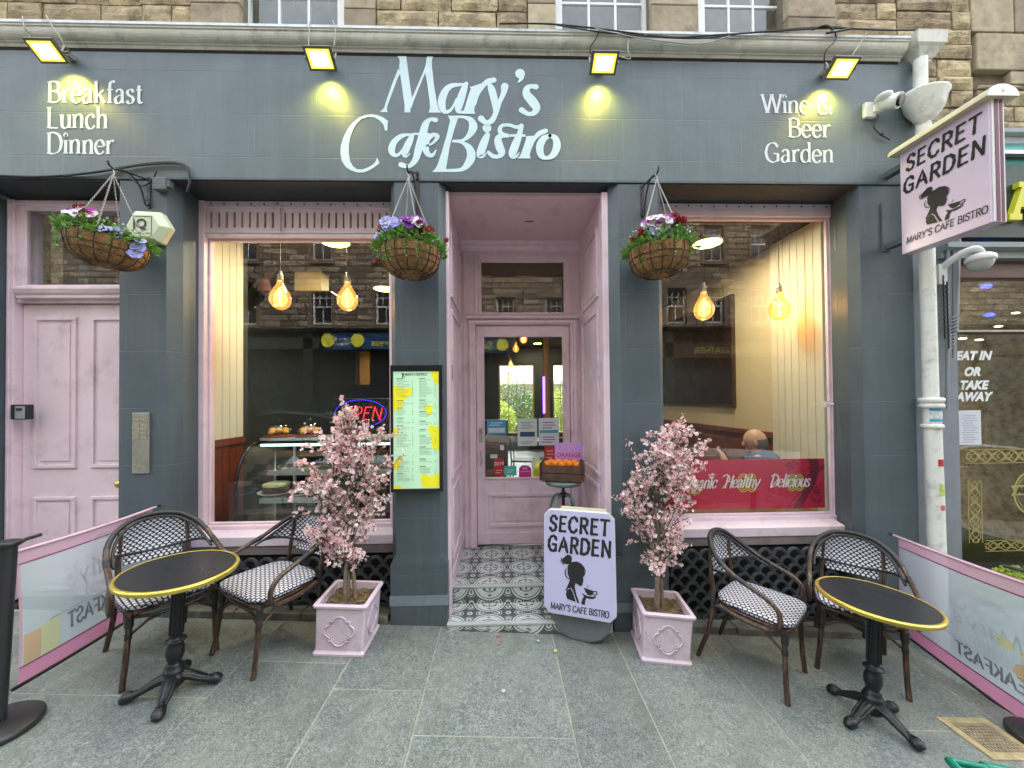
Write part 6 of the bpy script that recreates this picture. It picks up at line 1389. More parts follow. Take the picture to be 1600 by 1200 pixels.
notice(811,727,830,746,(.42,.02,.20),'magenta sticker low in the middle of the door glass','sticker',[(.1,.45,.9,.52,(.7,.3,.5),'pale_band'),(.3,.65,.7,.85,(.6,.25,.42),'mark')],name='sticker',poly=[(0,0),(1,0),(1,.75),(.75,1),(.25,1),(0,.75)])
t_,w_,h_=notice(831,718,853,746,(.62,.66,.50),'white and yellow warning sticker behind the orange crate','sticker',[(.08,.06,.92,.55,(.60,.62,.03),'yellow_panel')]+txtlines(3,.12,.48,c=(.1,.12,.02)),name='sticker')
q=MB(); q.prism([(w_*.2,h_*.62),(w_*.8,h_*.62),(w_*.5,h_*.95)],lambda u,v,d:(u,-d,v),.0024,.0018); q.build('warning_triangle',m_my,t_)
notice(851,697,868,719,(.48,.03,.04),'small red sticker just above the orange crate','sticker',txtlines(3,.15,.85,c=(.65,.35,.35)),name='sticker')
notice(766,710,777,716,(.55,.62,.60),'tiny pale label low on the left of the door glass','sticker',[],name='sticker')
# takeaway window paper
notice(1498,641,1532,695,(.60,.63,.70),'white paper notice taped inside the takeaway window','notice',txtlines(12,.06,.9,c=(.35,.38,.48)),Yn=.095)
# ================================================================== STREET FURNITURE
TILT=Matrix.Rotation(math.atan(SL),3,'Y')
def tilt_rot(rz): return (TILT@Matrix.Rotation(rz,3,'Z')).to_euler()
# ---- bistro tables
def table(cx,cy,rz,label,first=None):
    if first: return dup(first,(cx,cy,gz(cx)),rot=tilt_rot(rz),label=label)
    t=thing('bistro_table',label,'table',(cx,cy,gz(cx)),0,'round black bistro tables',rot=tilt_rot(rz))
    r=.268
    q=MB(); q.lathe([(0,.708),(r-.008,.708),(r-.008,.732),(0,.732)],48,smooth=False); q.build('table_top',M('black_table_top',(.018,.020,.024),.30,var=.15,vs=2,bump=.04),t)
    q=MB(); q.lathe([(r-.007,.706),(r+.001,.706),(r+.006,.711),(r+.004,.717),(r+.007,.721),(r+.007,.727),(r+.002,.733),(r-.006,.735),(r-.012,.7335),(r-.007,.7325)],56); q.build('gold_rim',m_gold,t)
    q=MB(); q.lathe([(.0,.075),(.052,.08),(.060,.10),(.056,.115),(.046,.12),(.050,.135),(.047,.15),(.038,.155),(.040,.17),(.032,.18),(.028,.19),(.036,.205),(.043,.24),(.040,.275),(.030,.30),(.034,.305),(.050,.315),(.044,.322),(.028,.325),(.027,.345)]+[(.030,.35),(.028,.66),(.036,.67),(.05,.71)],20); 
    q.build('column',m_iron,t)
    q=MB(); 
    for i in range(10): a=i*.628; q.tube([(.031*math.cos(a),.031*math.sin(a),.352),(.029*math.cos(a),.029*math.sin(a),.655)],.0045,4)
    q.build('fluting',m_iron,t)
    q=MB()
    for i in range(4):
        a=i*math.pi/2+math.pi/4; q.tube([(0,0,.703),(.15*math.cos(a),.15*math.sin(a),.703)],.012,6)
    q.build('top_bracket',m_iron,t)
    for i in range(4):
        a=i*math.pi/2; c,s=math.cos(a),math.sin(a); q=MB()
        for off,rad in ((0,1.0),(-.016,.45),(.016,.45)):
            P=[];Rr=[]
            for (d,z,w) in ((.01,.095,.032),(.04,.100,.030),(.08,.084,.025),(.12,.060,.021),(.15,.046,.019),(.168,.040,.024),(.185,.036,.031),(.202,.030,.030),(.218,.020,.020)):
                k=off*(1.4 if d<.13 else .9); zz=z+(.006 if off else 0); P.append((c*d-s*k,s*d+c*k,zz if off==0 or d<.16 else z)); Rr.append(w*rad)
            q.tube(P,Rr,10)
        q.sphere((c*.188,s*.188,.060),.012,8,5,(1.5,1.2,.6)) if abs(c)>.5 else q.sphere((c*.188,s*.188,.060),.012,8,5,(1.2,1.5,.6))
        q.sphere((c*.158,s*.158,.058),.010,8,5)
        q.build('foot',m_iron,t)
    t.scale=(1,1,.955)
    q=MB(); q.lathe([(.0,.05),(.03,.04),(.05,.06),(.055,.09),(.045,.10),(0,.105)],20); q.build('hub',m_iron,t)
    return t
gL=G(270,1083); gR=G(1362,1125)
zL=CAM.y; 
t1=table(gL.x,gL.y,R(24),'black round table with gold rim on the left, before the pink door')
t2=table(gR.x,gR.y,R(18),'black round table with gold rim on the right, by the white drainpipe',t1)

# ---- woven bistro chairs
def weavemat(name,mode):
    m,t=newmat(name); b=t.b; u,v,_=t.sep(t.coord('UV'))
    if mode=='dots':
        p=.029; a=t.op('DIVIDE',u,p); c=t.op('DIVIDE',v,p*.62)
        row=t.op('FLOOR',c); a2=t.op('ADD',a,t.op('MULTIPLY',.5,t.op('MODULO',row,2.0)))
        du=t.op('SUBTRACT',t.op('FRACT',a2),.5); dv=t.op('SUBTRACT',t.op('FRACT',c),.5)
        d=t.op('SQRT',t.op('ADD',t.op('MULTIPLY',t.op('MULTIPLY',du,du),1.0),t.op('MULTIPLY',t.op('MULTIPLY',dv,dv),.55)))
        f=t.op('LESS_THAN',d,.33)
    else:
        p=.029; a=t.op('DIVIDE',u,p*.85); c=t.op('DIVIDE',v,p); row=t.op('FLOOR',a)
        a2=t.op('ADD',c,t.op('MULTIPLY',.5,t.op('MODULO',row,2.0)))
        du=t.op('SUBTRACT',t.op('FRACT',a),.5); dv=t.op('SUBTRACT',t.op('FRACT',a2),.5)
        d=t.op('MAXIMUM',t.op('MULTIPLY',t.op('ABSOLUTE',du),1.25),t.op('MULTIPLY',t.op('ABSOLUTE',dv),1.15)); f=t.op('LESS_THAN',d,.405)
    vv=t.noise(200,2); wht=t.mix(vv,(.52,.54,.60),(.74,.76,.80))
    t.put(b.inputs['Base Color'],t.mix(f,(.012,.014,.030),wht)); b.inputs['Roughness'].default_value=.42
    t.put(b.inputs['Normal'],t.bump(t.op('SUBTRACT',1.0,d),.6,.004)); return m
m_wd=weavemat('dotted_weave','dots'); m_ws=weavemat('seat_weave','rows')
m_bam,t_=newmat('dark_bamboo'); 
sxn=t_.noise(1,5,.6,vec=t_.mapping((90,90,6))); t_.put(t_.b.inputs['Base Color'],t_.ramp(sxn,[(.35,(.018,.012,.010)),(.52,(.05,.028,.018)),(.68,(.15,.09,.05))])); t_.b.inputs['Roughness'].default_value=.35
m_wrap=M('black_binding',(.015,.015,.018),.5,var=.5,vs=90,bump=.5,bs=150)
def chair():
    t=thing('bistro_chair','','chair',(0,0,0),0,'woven bistro armchairs outside the cafe')
    half=[(.215,.17,.415),(.245,.05,.405),(.262,-.07,.408),(.272,-.150,.425),(.278,-.185,.475),(.278,-.180,.540),(.275,-.13,.590),(.270,-.04,.625),(.262,.07,.665),(.245,.16,.715),(.205,.232,.770),(.130,.282,.822),(.050,.300,.842),(0,.303,.845)]
    full=half+[(-x,y,z) for x,y,z in half[-2::-1]]
    P=crom(full,5); 
    q=MB(); q.tube(P,.0152,8); q.build('arm_hoop',m_bam,t)
    q=MB(); P2=[Vector(p) for p in P]; ups=[i for i,p in enumerate(P2) if p.z>.60 or False]
    inn=[(p.x*.90,p.y-.012,p.z-.022) for p in P2 if p.z>.648 and p.y>.0]; q.tube(inn,.0085,6); q.build('inner_hoop',m_wrap,t)
    # wrapped binding along the top of the hoop
    q=MB(); top=[tuple(p) for p in P2 if p.z>.70]; n=len(top); q.tube(top,[.0155+.0012*(i%2) for i in range(n)],8); q.build('hoop_binding',m_wrap,t)
    for s in (-1,1):
        q=MB(); seg=[tuple(p) for p in P2 if p.x*s>0 and .635<p.z<.672 and p.y>0]; q.tube(seg,.0165,8) if len(seg)>1 else None; q.build('binding',m_wrap,t) if len(seg)>1 else None
    # woven back
    upp=[Vector((p.x*.93,p.y-.008,p.z-.016)) for p in P2 if p.z>.655 and p.y>.02]
    def U(u):
        k=u*(len(upp)-1); i=min(int(k),len(upp)-2); return upp[i].lerp(upp[i+1],k-i)
    x0=upp[0].x
    def Lw(u):
        s=2*u-1; return Vector((x0*(-s if x0<0 else -s)*(-1 if False else 1),0,0))
    def low(u):
        e=abs(1-2*u); p=U(u); return Vector((p.x*(.96+.04*e),p.y*(.97+.03*e),.598+(p.z-.598)*e**3.0-.0))
    def S(u,v):
        a=low(u); b=U(u); p=a.lerp(b,v); p.y+=.02*math.sin(math.pi*v)*math.sin(math.pi*u); return p
    q=MB(); q.grid(S,30,12,uvf=lambda u,v:(lambda p:(math.atan2(p.x,p.y+.06)*.31,p.z*1.08+1))(S(u,v))); q.build('woven_back',m_wd,t,fix=False)
    q=MB(); q.tube([tuple(low(u/20)) for u in range(21)],.009,6); q.build('back_rail',m_wrap,t)
    # small woven panel low in the back and its posts
    q=MB(); q.grid(lambda u,v:Vector(((u-.5)*.30,.262+.02*math.cos((u-.5)*2)+.0-(1-v)*.012,.545+v*.052)),10,3,uvf=lambda u,v:(u*.3,v*.05)); q.build('lumbar_weave',m_wd,t,fix=False)
    # seat : rounded-square woven pad
    def ring(a,k=1.0):
        c,s=math.cos(a),math.sin(a); n=5.5; r=(abs(c)**n+abs(s)**n)**(-1/n); x,y=r*c*.235*k,r*s*.225*k
        return x*(1-.10*max(0,y/.225)),y-.015
    q=MB(); N=40
    prof=[(.0,.478),(.5,.478),(.85,.475),(.97,.470),(1.0,.464),(1.004,.456),(1.0,.446),(.97,.440)]
    vs=[];fs=[];uv=[]
    for (k,z) in prof:
        for i in range(N): x,y=ring(2*math.pi*i/N,max(k,.001)); vs.append((x,y,z-.006*(1-abs(x)/.24) *(1 if k<.9 else 0)))
    def uvp(j,i):
        k,z=prof[j]; x,y=ring(2*math.pi*i/N,max(k,.001)); e=(0 if j<4 else (prof[3][1]-z)); a=2*math.pi*i/N; return (x+e*math.cos(a),y+e*math.sin(a))
    for j in range(len(prof)-1):
        for i in range(N): fs.append((j*N+i,j*N+(i+1)%N,(j+1)*N+(i+1)%N,(j+1)*N+i)); uv.append([uvp(j,i),uvp(j,i+1),uvp(j+1,i+1),uvp(j+1,i)])
    q.add(vs,fs,uv,smooth=True); q.build('seat',m_ws,t,fix=True)
    q=MB(); q.tube([(*ring(2*math.pi*i/24,.93),.420) for i in range(24)],.012,6,closed=True); q.build('seat_frame',m_bam,t)
    fl=[(.205,-.20),(.215,.235)]
    for s in (-1,1):
        q=MB(); q.tube([(s*.200,-.195,.43),(s*.203,-.20,.30),(s*.212,-.212,.12),(s*.222,-.228,.0)],[.0165,.0155,.0148,.0155],10); lg=q.build('leg',m_bam,t)
        q=MB(); q.tube([(s*.201,-.197,.40),(s*.202,-.199,.34)],.020,10); q.tube([(s*.203,-.20,.305),(s*.204,-.201,.275)],.018,10); q.build('binding',m_wrap,lg)
        q=MB(); q.tube([(s*.20,.302,.0),(s*.187,.255,.16),(s*.178,.222,.34),(s*.178,.225,.46),(s*.178,.245,.60),(s*.17,.262,.76)],.0148,10); lg=q.build('leg',m_bam,t)
        q=MB(); q.tube([(s*.178,.222,.37),(s*.178,.223,.425)],.019,10); q.build('binding',m_wrap,lg)
        q=MB(); q.tube([(s*.203,-.195,.285),(s*.20,-.10,.36),(s*.19,.0,.412)],.010,6); q.build('brace',m_bam,t)
        q=MB(); q.tube([(s*.199,-.19,.40),(s*.196,.05,.395),(s*.180,.215,.39)],.011,6); q.build('side_rail',m_bam,t)
    q=MB(); q.tube([(-.198,-.19,.39),(-.10,-.192,.365),(0,-.192,.36),(.10,-.192,.365),(.198,-.19,.39)],.010,6); q.build('front_rail',m_bam,t)
    q=MB(); q.tube([(-.178,.222,.33),(.178,.222,.33)],.010,6); q.build('rear_rail',m_bam,t)
    for s in (-1,1): q=MB(); q.tube([(s*.203,-.195,.285),(s*.12,-.192,.345),(s*.03,-.192,.36)],.009,6); q.build('brace',m_bam,t)
    return t
def chair_pose(f1,f2,r1,r2):
    F_=(G(*f1)+G(*f2))/2; B_=(G(*r1)+G(*r2))/2; d=(F_-B_); rz=math.atan2(d.x,-d.y); c=F_.lerp(B_,.45)
    return c,rz
poses=[chair_pose((204,1073),(327,1019),(172,1019),(287,977)),chair_pose((344,1022),(388,1060),(457,969),(497,986)),chair_pose((1223,1093),(1252,1051),(1102,1029),(1137,997)),chair_pose((1287,1047),(1407,1088),(1279,994),(1377,1024))]
labs=['woven bistro chair behind the left table, nearest the pink tenement door','woven bistro chair between the left table and the left pink planter','woven bistro chair turned right, between the right pink planter and right table','woven bistro chair directly behind the right table, nearest the drainpipe']
ch0=chair()
for i,(c,rz) in enumerate(poses):
    if i==0: ch0.location=(c.x,c.y,gz(c.x)); ch0.rotation_euler=tilt_rot(rz); ch0['label']=labs[0]
    else: dup(ch0,(c.x,c.y,gz(c.x)),rot=tilt_rot(rz),label=labs[i])

# ---- planters
m_lpink=M('pale_pink_fibreglass',(.60,.50,.57),.55,var=.05,vs=6,bump=.15,bs=60,dirt=(.22,.19,.15,.45),ds=9)
m_soil=M('bark_soil',(.16,.115,.06),.95,var=.6,vs=70,bump=1,bs=110,bd=.012)
def planter(cx,cy,rz,label):
    t=thing('planter',label,'planter',(cx,cy,gz(cx)),0,'square pink planters',rot=tilt_rot(rz)); w=.168;wb=.158;h=.335
    q=MB(); th=.018
    def ringv(hw,z,ch=.012): return [(-hw+ch,-hw,z),(hw-ch,-hw,z),(hw,-hw+ch,z),(hw,hw-ch,z),(hw-ch,hw,z),(-hw+ch,hw,z),(-hw,hw-ch,z),(-hw,-hw+ch,z)]
    levels=[(wb+.010,.0),(wb+.012,.018),(wb+.004,.026),(wb,.034),(w-.004,h-.03),(w,h-.022),(w+.010,h-.016),(w+.012,h),(w+.004,h+.006),(w-th,h+.004),(w-th-.004,h-.07)]
    vs=[v for hw,z in levels for v in ringv(hw,z)]; n=8
    fs=[(j*n+i,j*n+(i+1)%n,(j+1)*n+(i+1)%n,(j+1)*n+i) for j in range(len(levels)-1) for i in range(n)]+[tuple(range(n))[::-1]]
    q.add(vs,fs,smooth=False); q.build('box',m_lpink,t,bevel=.0025)
    q=MB(); q.grid(lambda u,v:Vector(((u-.5)*2*(w-th-.002),(v-.5)*2*(w-th-.002),h-.045+.012*noise.fractal(Vector((u*7,v*7,cx)),1,2,4))),26,26,smooth=False); q.build('soil',m_soil,t,fix=False)
    r_=random.Random(int(cx*10)); q=MB()
    for i in range(60):
        a,b,z=r_.uniform(-.13,.13),r_.uniform(-.13,.13),h-.036; s=r_.uniform(.004,.011); q.sphere((a,b,z),s,5,3,(1.6,1,.6),smooth=False)
    tag(q.build('bark_chips',m_soil,t,fix=False),kind='stuff')
    qp=[]
    R1=.045
    for k in range(4):
        a0=k*math.pi/2; cx_,cz_=.054*math.cos(a0),.054*math.sin(a0)
        for j in range(-5,6): a=a0+j*R(16); qp.append((cx_+R1*math.cos(a),cz_+R1*.92*math.sin(a)))
        b0=a0+math.pi/4; qp.append((.097*math.cos(b0),.097*math.sin(b0)))
    for k in range(4):
        q=MB(); M4=Matrix.Rotation(k*math.pi/2,4,'Z')@Matrix.Translation((0,-(w+wb)/2+.000,.165)); q.tube([(x,-.001,z) for x,z in qp],.0055,6,closed=True); q.tube([(x*.82,.001,z*.82) for x,z in qp],.0025,4,closed=True); q.xf(M4); q.build('quatrefoil',m_lpink,t)
    return t,h
a=G(497,1013); pl1,hp_=planter(a.x+.165,-.20,0,'pale pink square planter at the left pier, under the left blossom tree')
b=G(1000,1036); pl2,_=planter(b.x+.20,b.y+.155,R(-6),'pale pink square planter right of the pavement sign, its base chipped')

# ---- blossom trees
m_bark=M('pale_bark',(.22,.17,.12),.85,var=.4,vs=30,bump=.8,bs=60,bd=.006)
m_twig=M('green_twig',(.07,.08,.04),.7,var=.3,bump=.2)
m_p1=leafmat('pale_blossom',(.95,.86,.85),(.88,.66,.67),.25); m_p2=leafmat('pink_blossom',(.88,.58,.60),(.74,.36,.40),.25); m_p3=M('blossom_heart',(.40,.06,.09),.6,bump=0)
m_lf=leafmat('tree_leaf',(.09,.20,.12),(.03,.08,.04),.3)
def tree(pos,h0,seed,label,cone):
    """cone(z)->(xmin,xmax) half-widths of the crown by height above the soil"""
    r_=random.Random(seed); t=thing('blossom_tree',label,'tree',pos,0,'small trees of pink blossom')
    stems=[]; q=MB()
    for i,(dx,dy) in enumerate(((-.018,.0),(.020,.01),(.0,-.02))[:3]):
        top=Vector((dx*4+r_.uniform(-.05,.05),dy*2,r_.uniform(.72,.86))); P=[]
        for k in range(9):
            f=k/8; P.append((dx+(top.x-dx)*f**1.5+.018*math.sin(f*5+i*2),dy+(top.y-dy)*f+.012*math.cos(f*4+i),-.02+f*top.z))
        q=MB(); q.tube(crom(P,3),[.0165*(1-.55*k/24) *(.8 if i==2 else 1) for k in range(25)],8); q.build('trunk',m_bark,t); stems.append(P)
    bq=MB(); bl=MB(); lf=MB(); tips=[]
    def blossom(p,s,kind):
        n=Vector((r_.gauss(0,1),r_.gauss(-.5,1),r_.gauss(.2,1))).normalized(); u=n.orthogonal().normalized(); v=n.cross(u); a0=r_.uniform(0,6.3)
        bl.m=kind
        for k in range(5):
            a=a0+k*1.2566; d=u*math.cos(a)+v*math.sin(a); e=u*math.cos(a+.55)+v*math.sin(a+.55); f=u*math.cos(a-.55)+v*math.sin(a-.55)
            bl.add([p,p+e*s*.75+n*s*.25,p+d*s+n*s*.42,p+f*s*.75+n*s*.25],[(0,1,2,3)],smooth=False)
        bl.m=2; bl.add([p+n*s*.16+u*s*.2,p+n*s*.16+v*s*.2,p+n*s*.16-u*s*.2,p+n*s*.16-v*s*.2],[(0,1,2,3)],smooth=False)
    def twig(a,b,rad,dens):
        a=Vector(a);b=Vector(b); L=(b-a).length; mid=a.lerp(b,.5)+Vector((r_.uniform(-.03,.03),r_.uniform(-.03,.03),.04)); P=crom([tuple(a),tuple(mid),tuple(b)],5)
        bq.tube(P,[rad*(1-.6*k/10) for k in range(len(P))],5,caps=False)
        n=int(L*dens*.76)
        for k in range(n):
            f=r_.uniform(.22,1.02)**.85; i=min(int(f*(len(P)-1)),len(P)-2); p=Vector(P[i]).lerp(Vector(P[i+1]),min(1,f*(len(P)-1)-i)); p+=Vector((r_.gauss(0,.014),r_.gauss(0,.016),r_.gauss(0,.014)))
            blossom(p,r_.uniform(.010,.0185),0 if r_.random()<.62 else 1)
            if r_.random()<.36:
                w=Vector((r_.gauss(0,1),r_.gauss(0,1),r_.gauss(0,1))).normalized(); x=w.orthogonal().normalized(); l=r_.uniform(.012,.024); pp=p+w*.01
                lf.add([pp,pp+w*l*.5+x*l*.3,pp+w*l,pp+w*l*.5-x*l*.3],[(0,1,2,3)],smooth=False)
        for k in range(int(L*8)):
            tips.append(b)
        p=b; blossom(p,.008,0); 
    for k in range(64):
        z=cone[0][0]+(cone[-1][0]-cone[0][0])*((k+.5)/64)**.9
        for j in range(len(cone)-1):
            if cone[j][0]<=z<=cone[j+1][0]: f=(z-cone[j][0])/(cone[j+1][0]-cone[j][0]); lo=cone[j][1]+(cone[j+1][1]-cone[j][1])*f; hi=cone[j][2]+(cone[j+1][2]-cone[j][2])*f
        st=stems[k%3]; zi=min(max(z-r_.uniform(.15,.40),.22),.78); i=min(range(9),key=lambda m_:abs(st[m_][2]-zi)); base=st[i]
        side=r_.random(); x=(lo+(hi-lo)*side)*1.14; y=r_.uniform(-.17,.13)*min(1,(hi-lo)/.4); e=Vector((x+r_.gauss(0,.015),y,z))
        twig(base,e,.0055,95)
        for m_ in range(2):
            f=r_.uniform(.4,.8); c=Vector(base).lerp(e,f); e2=c+Vector((r_.gauss(0,.07),r_.gauss(0,.06),r_.uniform(.02,.14))); 
            if e2.z>cone[-1][0]+.02: e2.z=cone[-1][0]
            e2.x=min(max(e2.x,lo-.03),hi+.03); twig(c,e2,.003,110)
    for (x,z) in cone_tips[seed]:
        b_=Vector((x,r_.uniform(-.06,.06),z)); a_=Vector((x*.45,0,z-.28 if z>.9 else z-.05)); twig(a_,b_,.003,55)
    q=bq; tag(q.build('branches',m_twig,t,fix=False),kind='stuff'); tag(bl.build('blossoms',[m_p1,m_p2,m_p3],t,fix=False),kind='stuff'); tag(lf.build('leaves',m_lf,t,fix=False),kind='stuff')
    return t
cone_tips={3:[(-.03,1.43),(-.40,.95),(-.28,1.24),(.36,1.20),(.38,1.02),(-.37,.62),(.27,.68),(-.30,.60),(-.01,1.36)],8:[(.22,1.40),(-.22,1.22),(.34,1.12),(-.33,.80),(-.02,1.20),(.12,1.33),(.42,.95),(-.25,.48),(.03,.36),(.36,1.22)]}
p1_=pl1.location; p2_=pl2.location
tree((p1_.x+.01,p1_.y,p1_.z+hp_-.04),.3,3,'pink blossom tree in the left planter, in front of the OPEN sign',[(.22,-.04,.04),(.36,-.14,.14),(.50,-.30,.20),(.66,-.24,.24),(.80,-.27,.25),(.98,-.26,.30),(1.14,-.20,.28),(1.25,-.10,.20),(1.36,-.05,.02)])
tree((p2_.x,p2_.y,p2_.z+hp_-.04),.3,8,'pink blossom tree in the right planter, in front of the red banner',[(.22,-.04,.05),(.40,-.08,.10),(.55,-.18,.16),(.72,-.26,.24),(.90,-.28,.30),(1.05,-.22,.34),(1.18,-.16,.30),(1.30,.02,.25),(1.36,.14,.22)])

# ---- pavement sign
g=G(913,1000); 
aS=thing('pavement_sign','lilac swing sign for the Secret Garden on a grey base beside the entrance step','sign',(g.x,g.y+.06,gz(g.x)),0,None,rot=(0,R(-.8),R(-21)))
m_gpl=M('grey_rubber_plastic',(.11,.13,.14),.5,var=.12,vs=5,bump=.2,bs=50)
q=MB(); pf=[(-.255,.25),(.255,.25),(.25,.13),(.225,.075),(.17,.03),(.08,.0),(-.08,.0),(-.17,.03),(-.225,.075),(-.25,.13)]
A=[]
for s,sc in ((-1,.90),(-.92,1.0),(.92,1.0),(1,.90)): A.append([(x*sc,s*.088*(1-.35*max(0,(z-.05))/.2),z*1.0+(.01*(1-sc)*10 if z<.05 else 0)) for x,z in pf])
n=len(pf); vs=[v for a_ in A for v in a_]; fs=[(j*n+i,j*n+(i+1)%n,(j+1)*n+(i+1)%n,(j+1)*n+i) for j in range(3) for i in range(n)]+[tuple(range(n))[::-1],tuple(range(3*n,4*n))]
q.add(vs,fs,smooth=False); q.xf(Matrix.Diagonal((.87,1,1,1))); q.build('weighted_base',m_gpl,aS,bevel=.006)
TB=Matrix.Translation((0,-.105,.195))@Matrix.Rotation(R(-5),4,'X')
HW,HH,ch=.262,.755,.045
oc=[(-HW+ch,0),(HW-ch,0),(HW,ch),(HW,HH-ch),(HW-ch,HH),(-HW+ch,HH),(-HW,HH-ch),(-HW,ch)]
m_lil2=M('lilac_print_sheet',(.50,.50,.72),.4,var=.02,bump=0)
q=MB(); q.prism(oc,lambda u,v,d:(u,d,v),-.022,.03); q.xf(TB); q.build('sign_body',m_white,aS,bevel=.004)
q=MB(); q.prism([(x*.985,z*.985+.006) for x,z in oc],lambda u,v,d:(u,d,v),-.0245,-.0225); q.xf(TB); sf=q.build('sign_face',m_lil2,aS)
q=MB(); q.prism([(-HW+.11,HH-.04),(HW-.05,HH-.04),(HW-.06,HH+.018),(-HW+.12,HH+.018)],lambda u,v,d:(u,d,v),.03,.045); q.xf(TB); q.build('handle',m_creamm,aS,bevel=.006)
q=MB(); pen=Pen(q,lambda u,v,d:tuple(TB@Vector((u,-.0246-d,v))))
draw(pen,"SECRET",.0,.600,.105,'brush',wt=1.45,align='c',shear=.10,sp=1.7,sx=.72)
draw(pen,"GARDEN",.0,.452,.105,'brush',wt=1.45,align='c',shear=.10,sp=1.6,sx=.70)
draw(pen,"MARY'S CAFE BISTRO",.0,.036,.042,'brush',wt=1.1,align='c',shear=.10,sp=.7,sx=.70)
EMB=.53; emblem(pen,lambda x,y:((x-205)*.00086-.13,.436-(y-440)*.00086))
q.build('sign_print',m_ink,sf,fix=False)

# ---- stool with the crate of oranges
sX,sYy=WX(880,752,.47),.47; sH=WZ(880,750,.47); m_mint=M('mint_metal',(.16,.25,.235),.45,metal=.2,var=.15,bump=.15,dirt=(.12,.08,.05,.5),ds=14)
st=thing('stool','mint green metal stool under the orange crate','stool',(sX,sYy,RZ)); h=sH-RZ
q=MB(); q.lathe([(0,h-.045),(.12,h-.045),(.155,h-.035),(.165,h-.015),(.165,h-.003),(.155,h),(0,h)],28); q.build('seat',m_mint,st)
q=MB(); q.tube([(0,0,h-.30),(0,0,h-.04)],.014,8); q.tube([(0,0,h-.15),(0,0,h-.11)],.03,8); q.build('screw_post',m_iron,st)
for k in range(4):
    a=math.pi/4+k*math.pi/2; c,s=math.cos(a),math.sin(a); q=MB(); q.tube(crom([(c*.01,s*.01,h-.13),(c*.09,s*.09,h-.15),(c*.14,s*.14,h-.25),(c*.155,s*.155,h-.42),(c*.19,s*.19,.0)],5),.012,8); q.build('leg',m_mint,st)
q=MB(); q.tube([(.165*math.cos(i*math.pi/12),.165*math.sin(i*math.pi/12),.22) for i in range(24)],.008,6,closed=True); q.build('foot_ring',m_mint,st)
cr=thing('wooden_crate','dark wooden crate standing on the mint stool','crate',(sX-.005,sYy,sH+.001),R(-14)); m_cw=M('crate_wood',(.085,.045,.028),.7,var=.4,vs=14,bump=.5,bs=70)
cw,cd_,chh=.175,.11,.155
for s in (-1,1):
    for k in range(2): q=MB(); q.box(-cw,cw,s*cd_-.006,s*cd_+.006,.008+k*.072,.074+k*.072); q.build('slat',m_cw,cr,bevel=.002)
    for k in range(2): q=MB(); q.box(s*cw-.006+s*.012,s*cw+.006+s*.012,-cd_-.008,cd_+.008,.008+k*.08,.082+k*.08); q.build('end_board',m_cw,cr,bevel=.002)
    for s2 in (-1,1): q=MB(); q.box(s*(cw-.012)-.012,s*(cw-.012)+.012,s2*(cd_-.018)-.01,s2*(cd_-.018)+.01,0,chh+.02); q.build('corner_post',m_cw,cr,bevel=.002)
q=MB(); q.box(-cw,cw,-cd_+.007,cd_-.007,.0,.007); q.build('crate_floor',m_cw,cr)
q=MB(); q.box(-cw+.01,cw-.01,-cd_+.008,cd_-.008,.008,.10); q.build('straw_bed',M('crate_filling',(.10,.05,.02),.9,bump=.5),cr)
m_or=M('orange_peel',(.85,.24,.008),.45,var=.08,vs=8,bump=.35,bs=220,bd=.003)
Mc=Matrix.Translation(cr.location)@Matrix.Rotation(R(-14),4,'Z'); names=('leftmost of the front row','second from the left in the front row','third from the left in the front row','fourth from the left in the front row','rightmost of the front row')
for i in range(5):
    q=MB(); q.sphere((0,0,0),.036,16,12,(1,1,.95)); p=Mc@Vector((-.135+i*.067,-.045+.012*(i%2),.145+.006*(i%2))); tag(q.build('orange',m_or,None,loc=p),'orange in the wooden crate, '+names[i],'orange','oranges in the crate')
for i in range(4):
    q=MB(); q.sphere((0,0,0),.036,16,12,(1,1,.95)); p=Mc@Vector((-.105+i*.07,.035,.15)); tag(q.build('orange',m_or,None,loc=p),'orange at the back of the wooden crate, '+('leftmost of that row','second from the left of that row','third from the left of that row','rightmost of that row')[i],'orange','oranges in the crate')
a=Mc@Vector((-.045,.075,.12)); card=thing('price_card','purple card reading Fresh Orange stuck in the crate of oranges','sign',a,R(-6))
q=MB(); q.box(-.03,.22,-.002,.002,0,.205); q.build('card',M('purple_card',(.50,.30,.68),.5,bump=0,var=.03),card)
for j,(c_,cc) in enumerate(zip("FRESH",((.35,.35,.05),(.6,.25,.5),(.7,.4,.5),(.6,.5,.3),(.5,.3,.6)))): ftext(c_,M('crayon',cc,.5,bump=0),card,(.02+j*.038,-.0022,.145),(1,0,0),(0,0,1),.05,'c',name='card_lettering')
ftext('ORANGE',M('magenta_crayon',(.45,.04,.16),.5,bump=0),card,(.095,-.0022,.075),(1,0,0),(0,0,1),.055,'c',name='card_lettering',bold=.0008)

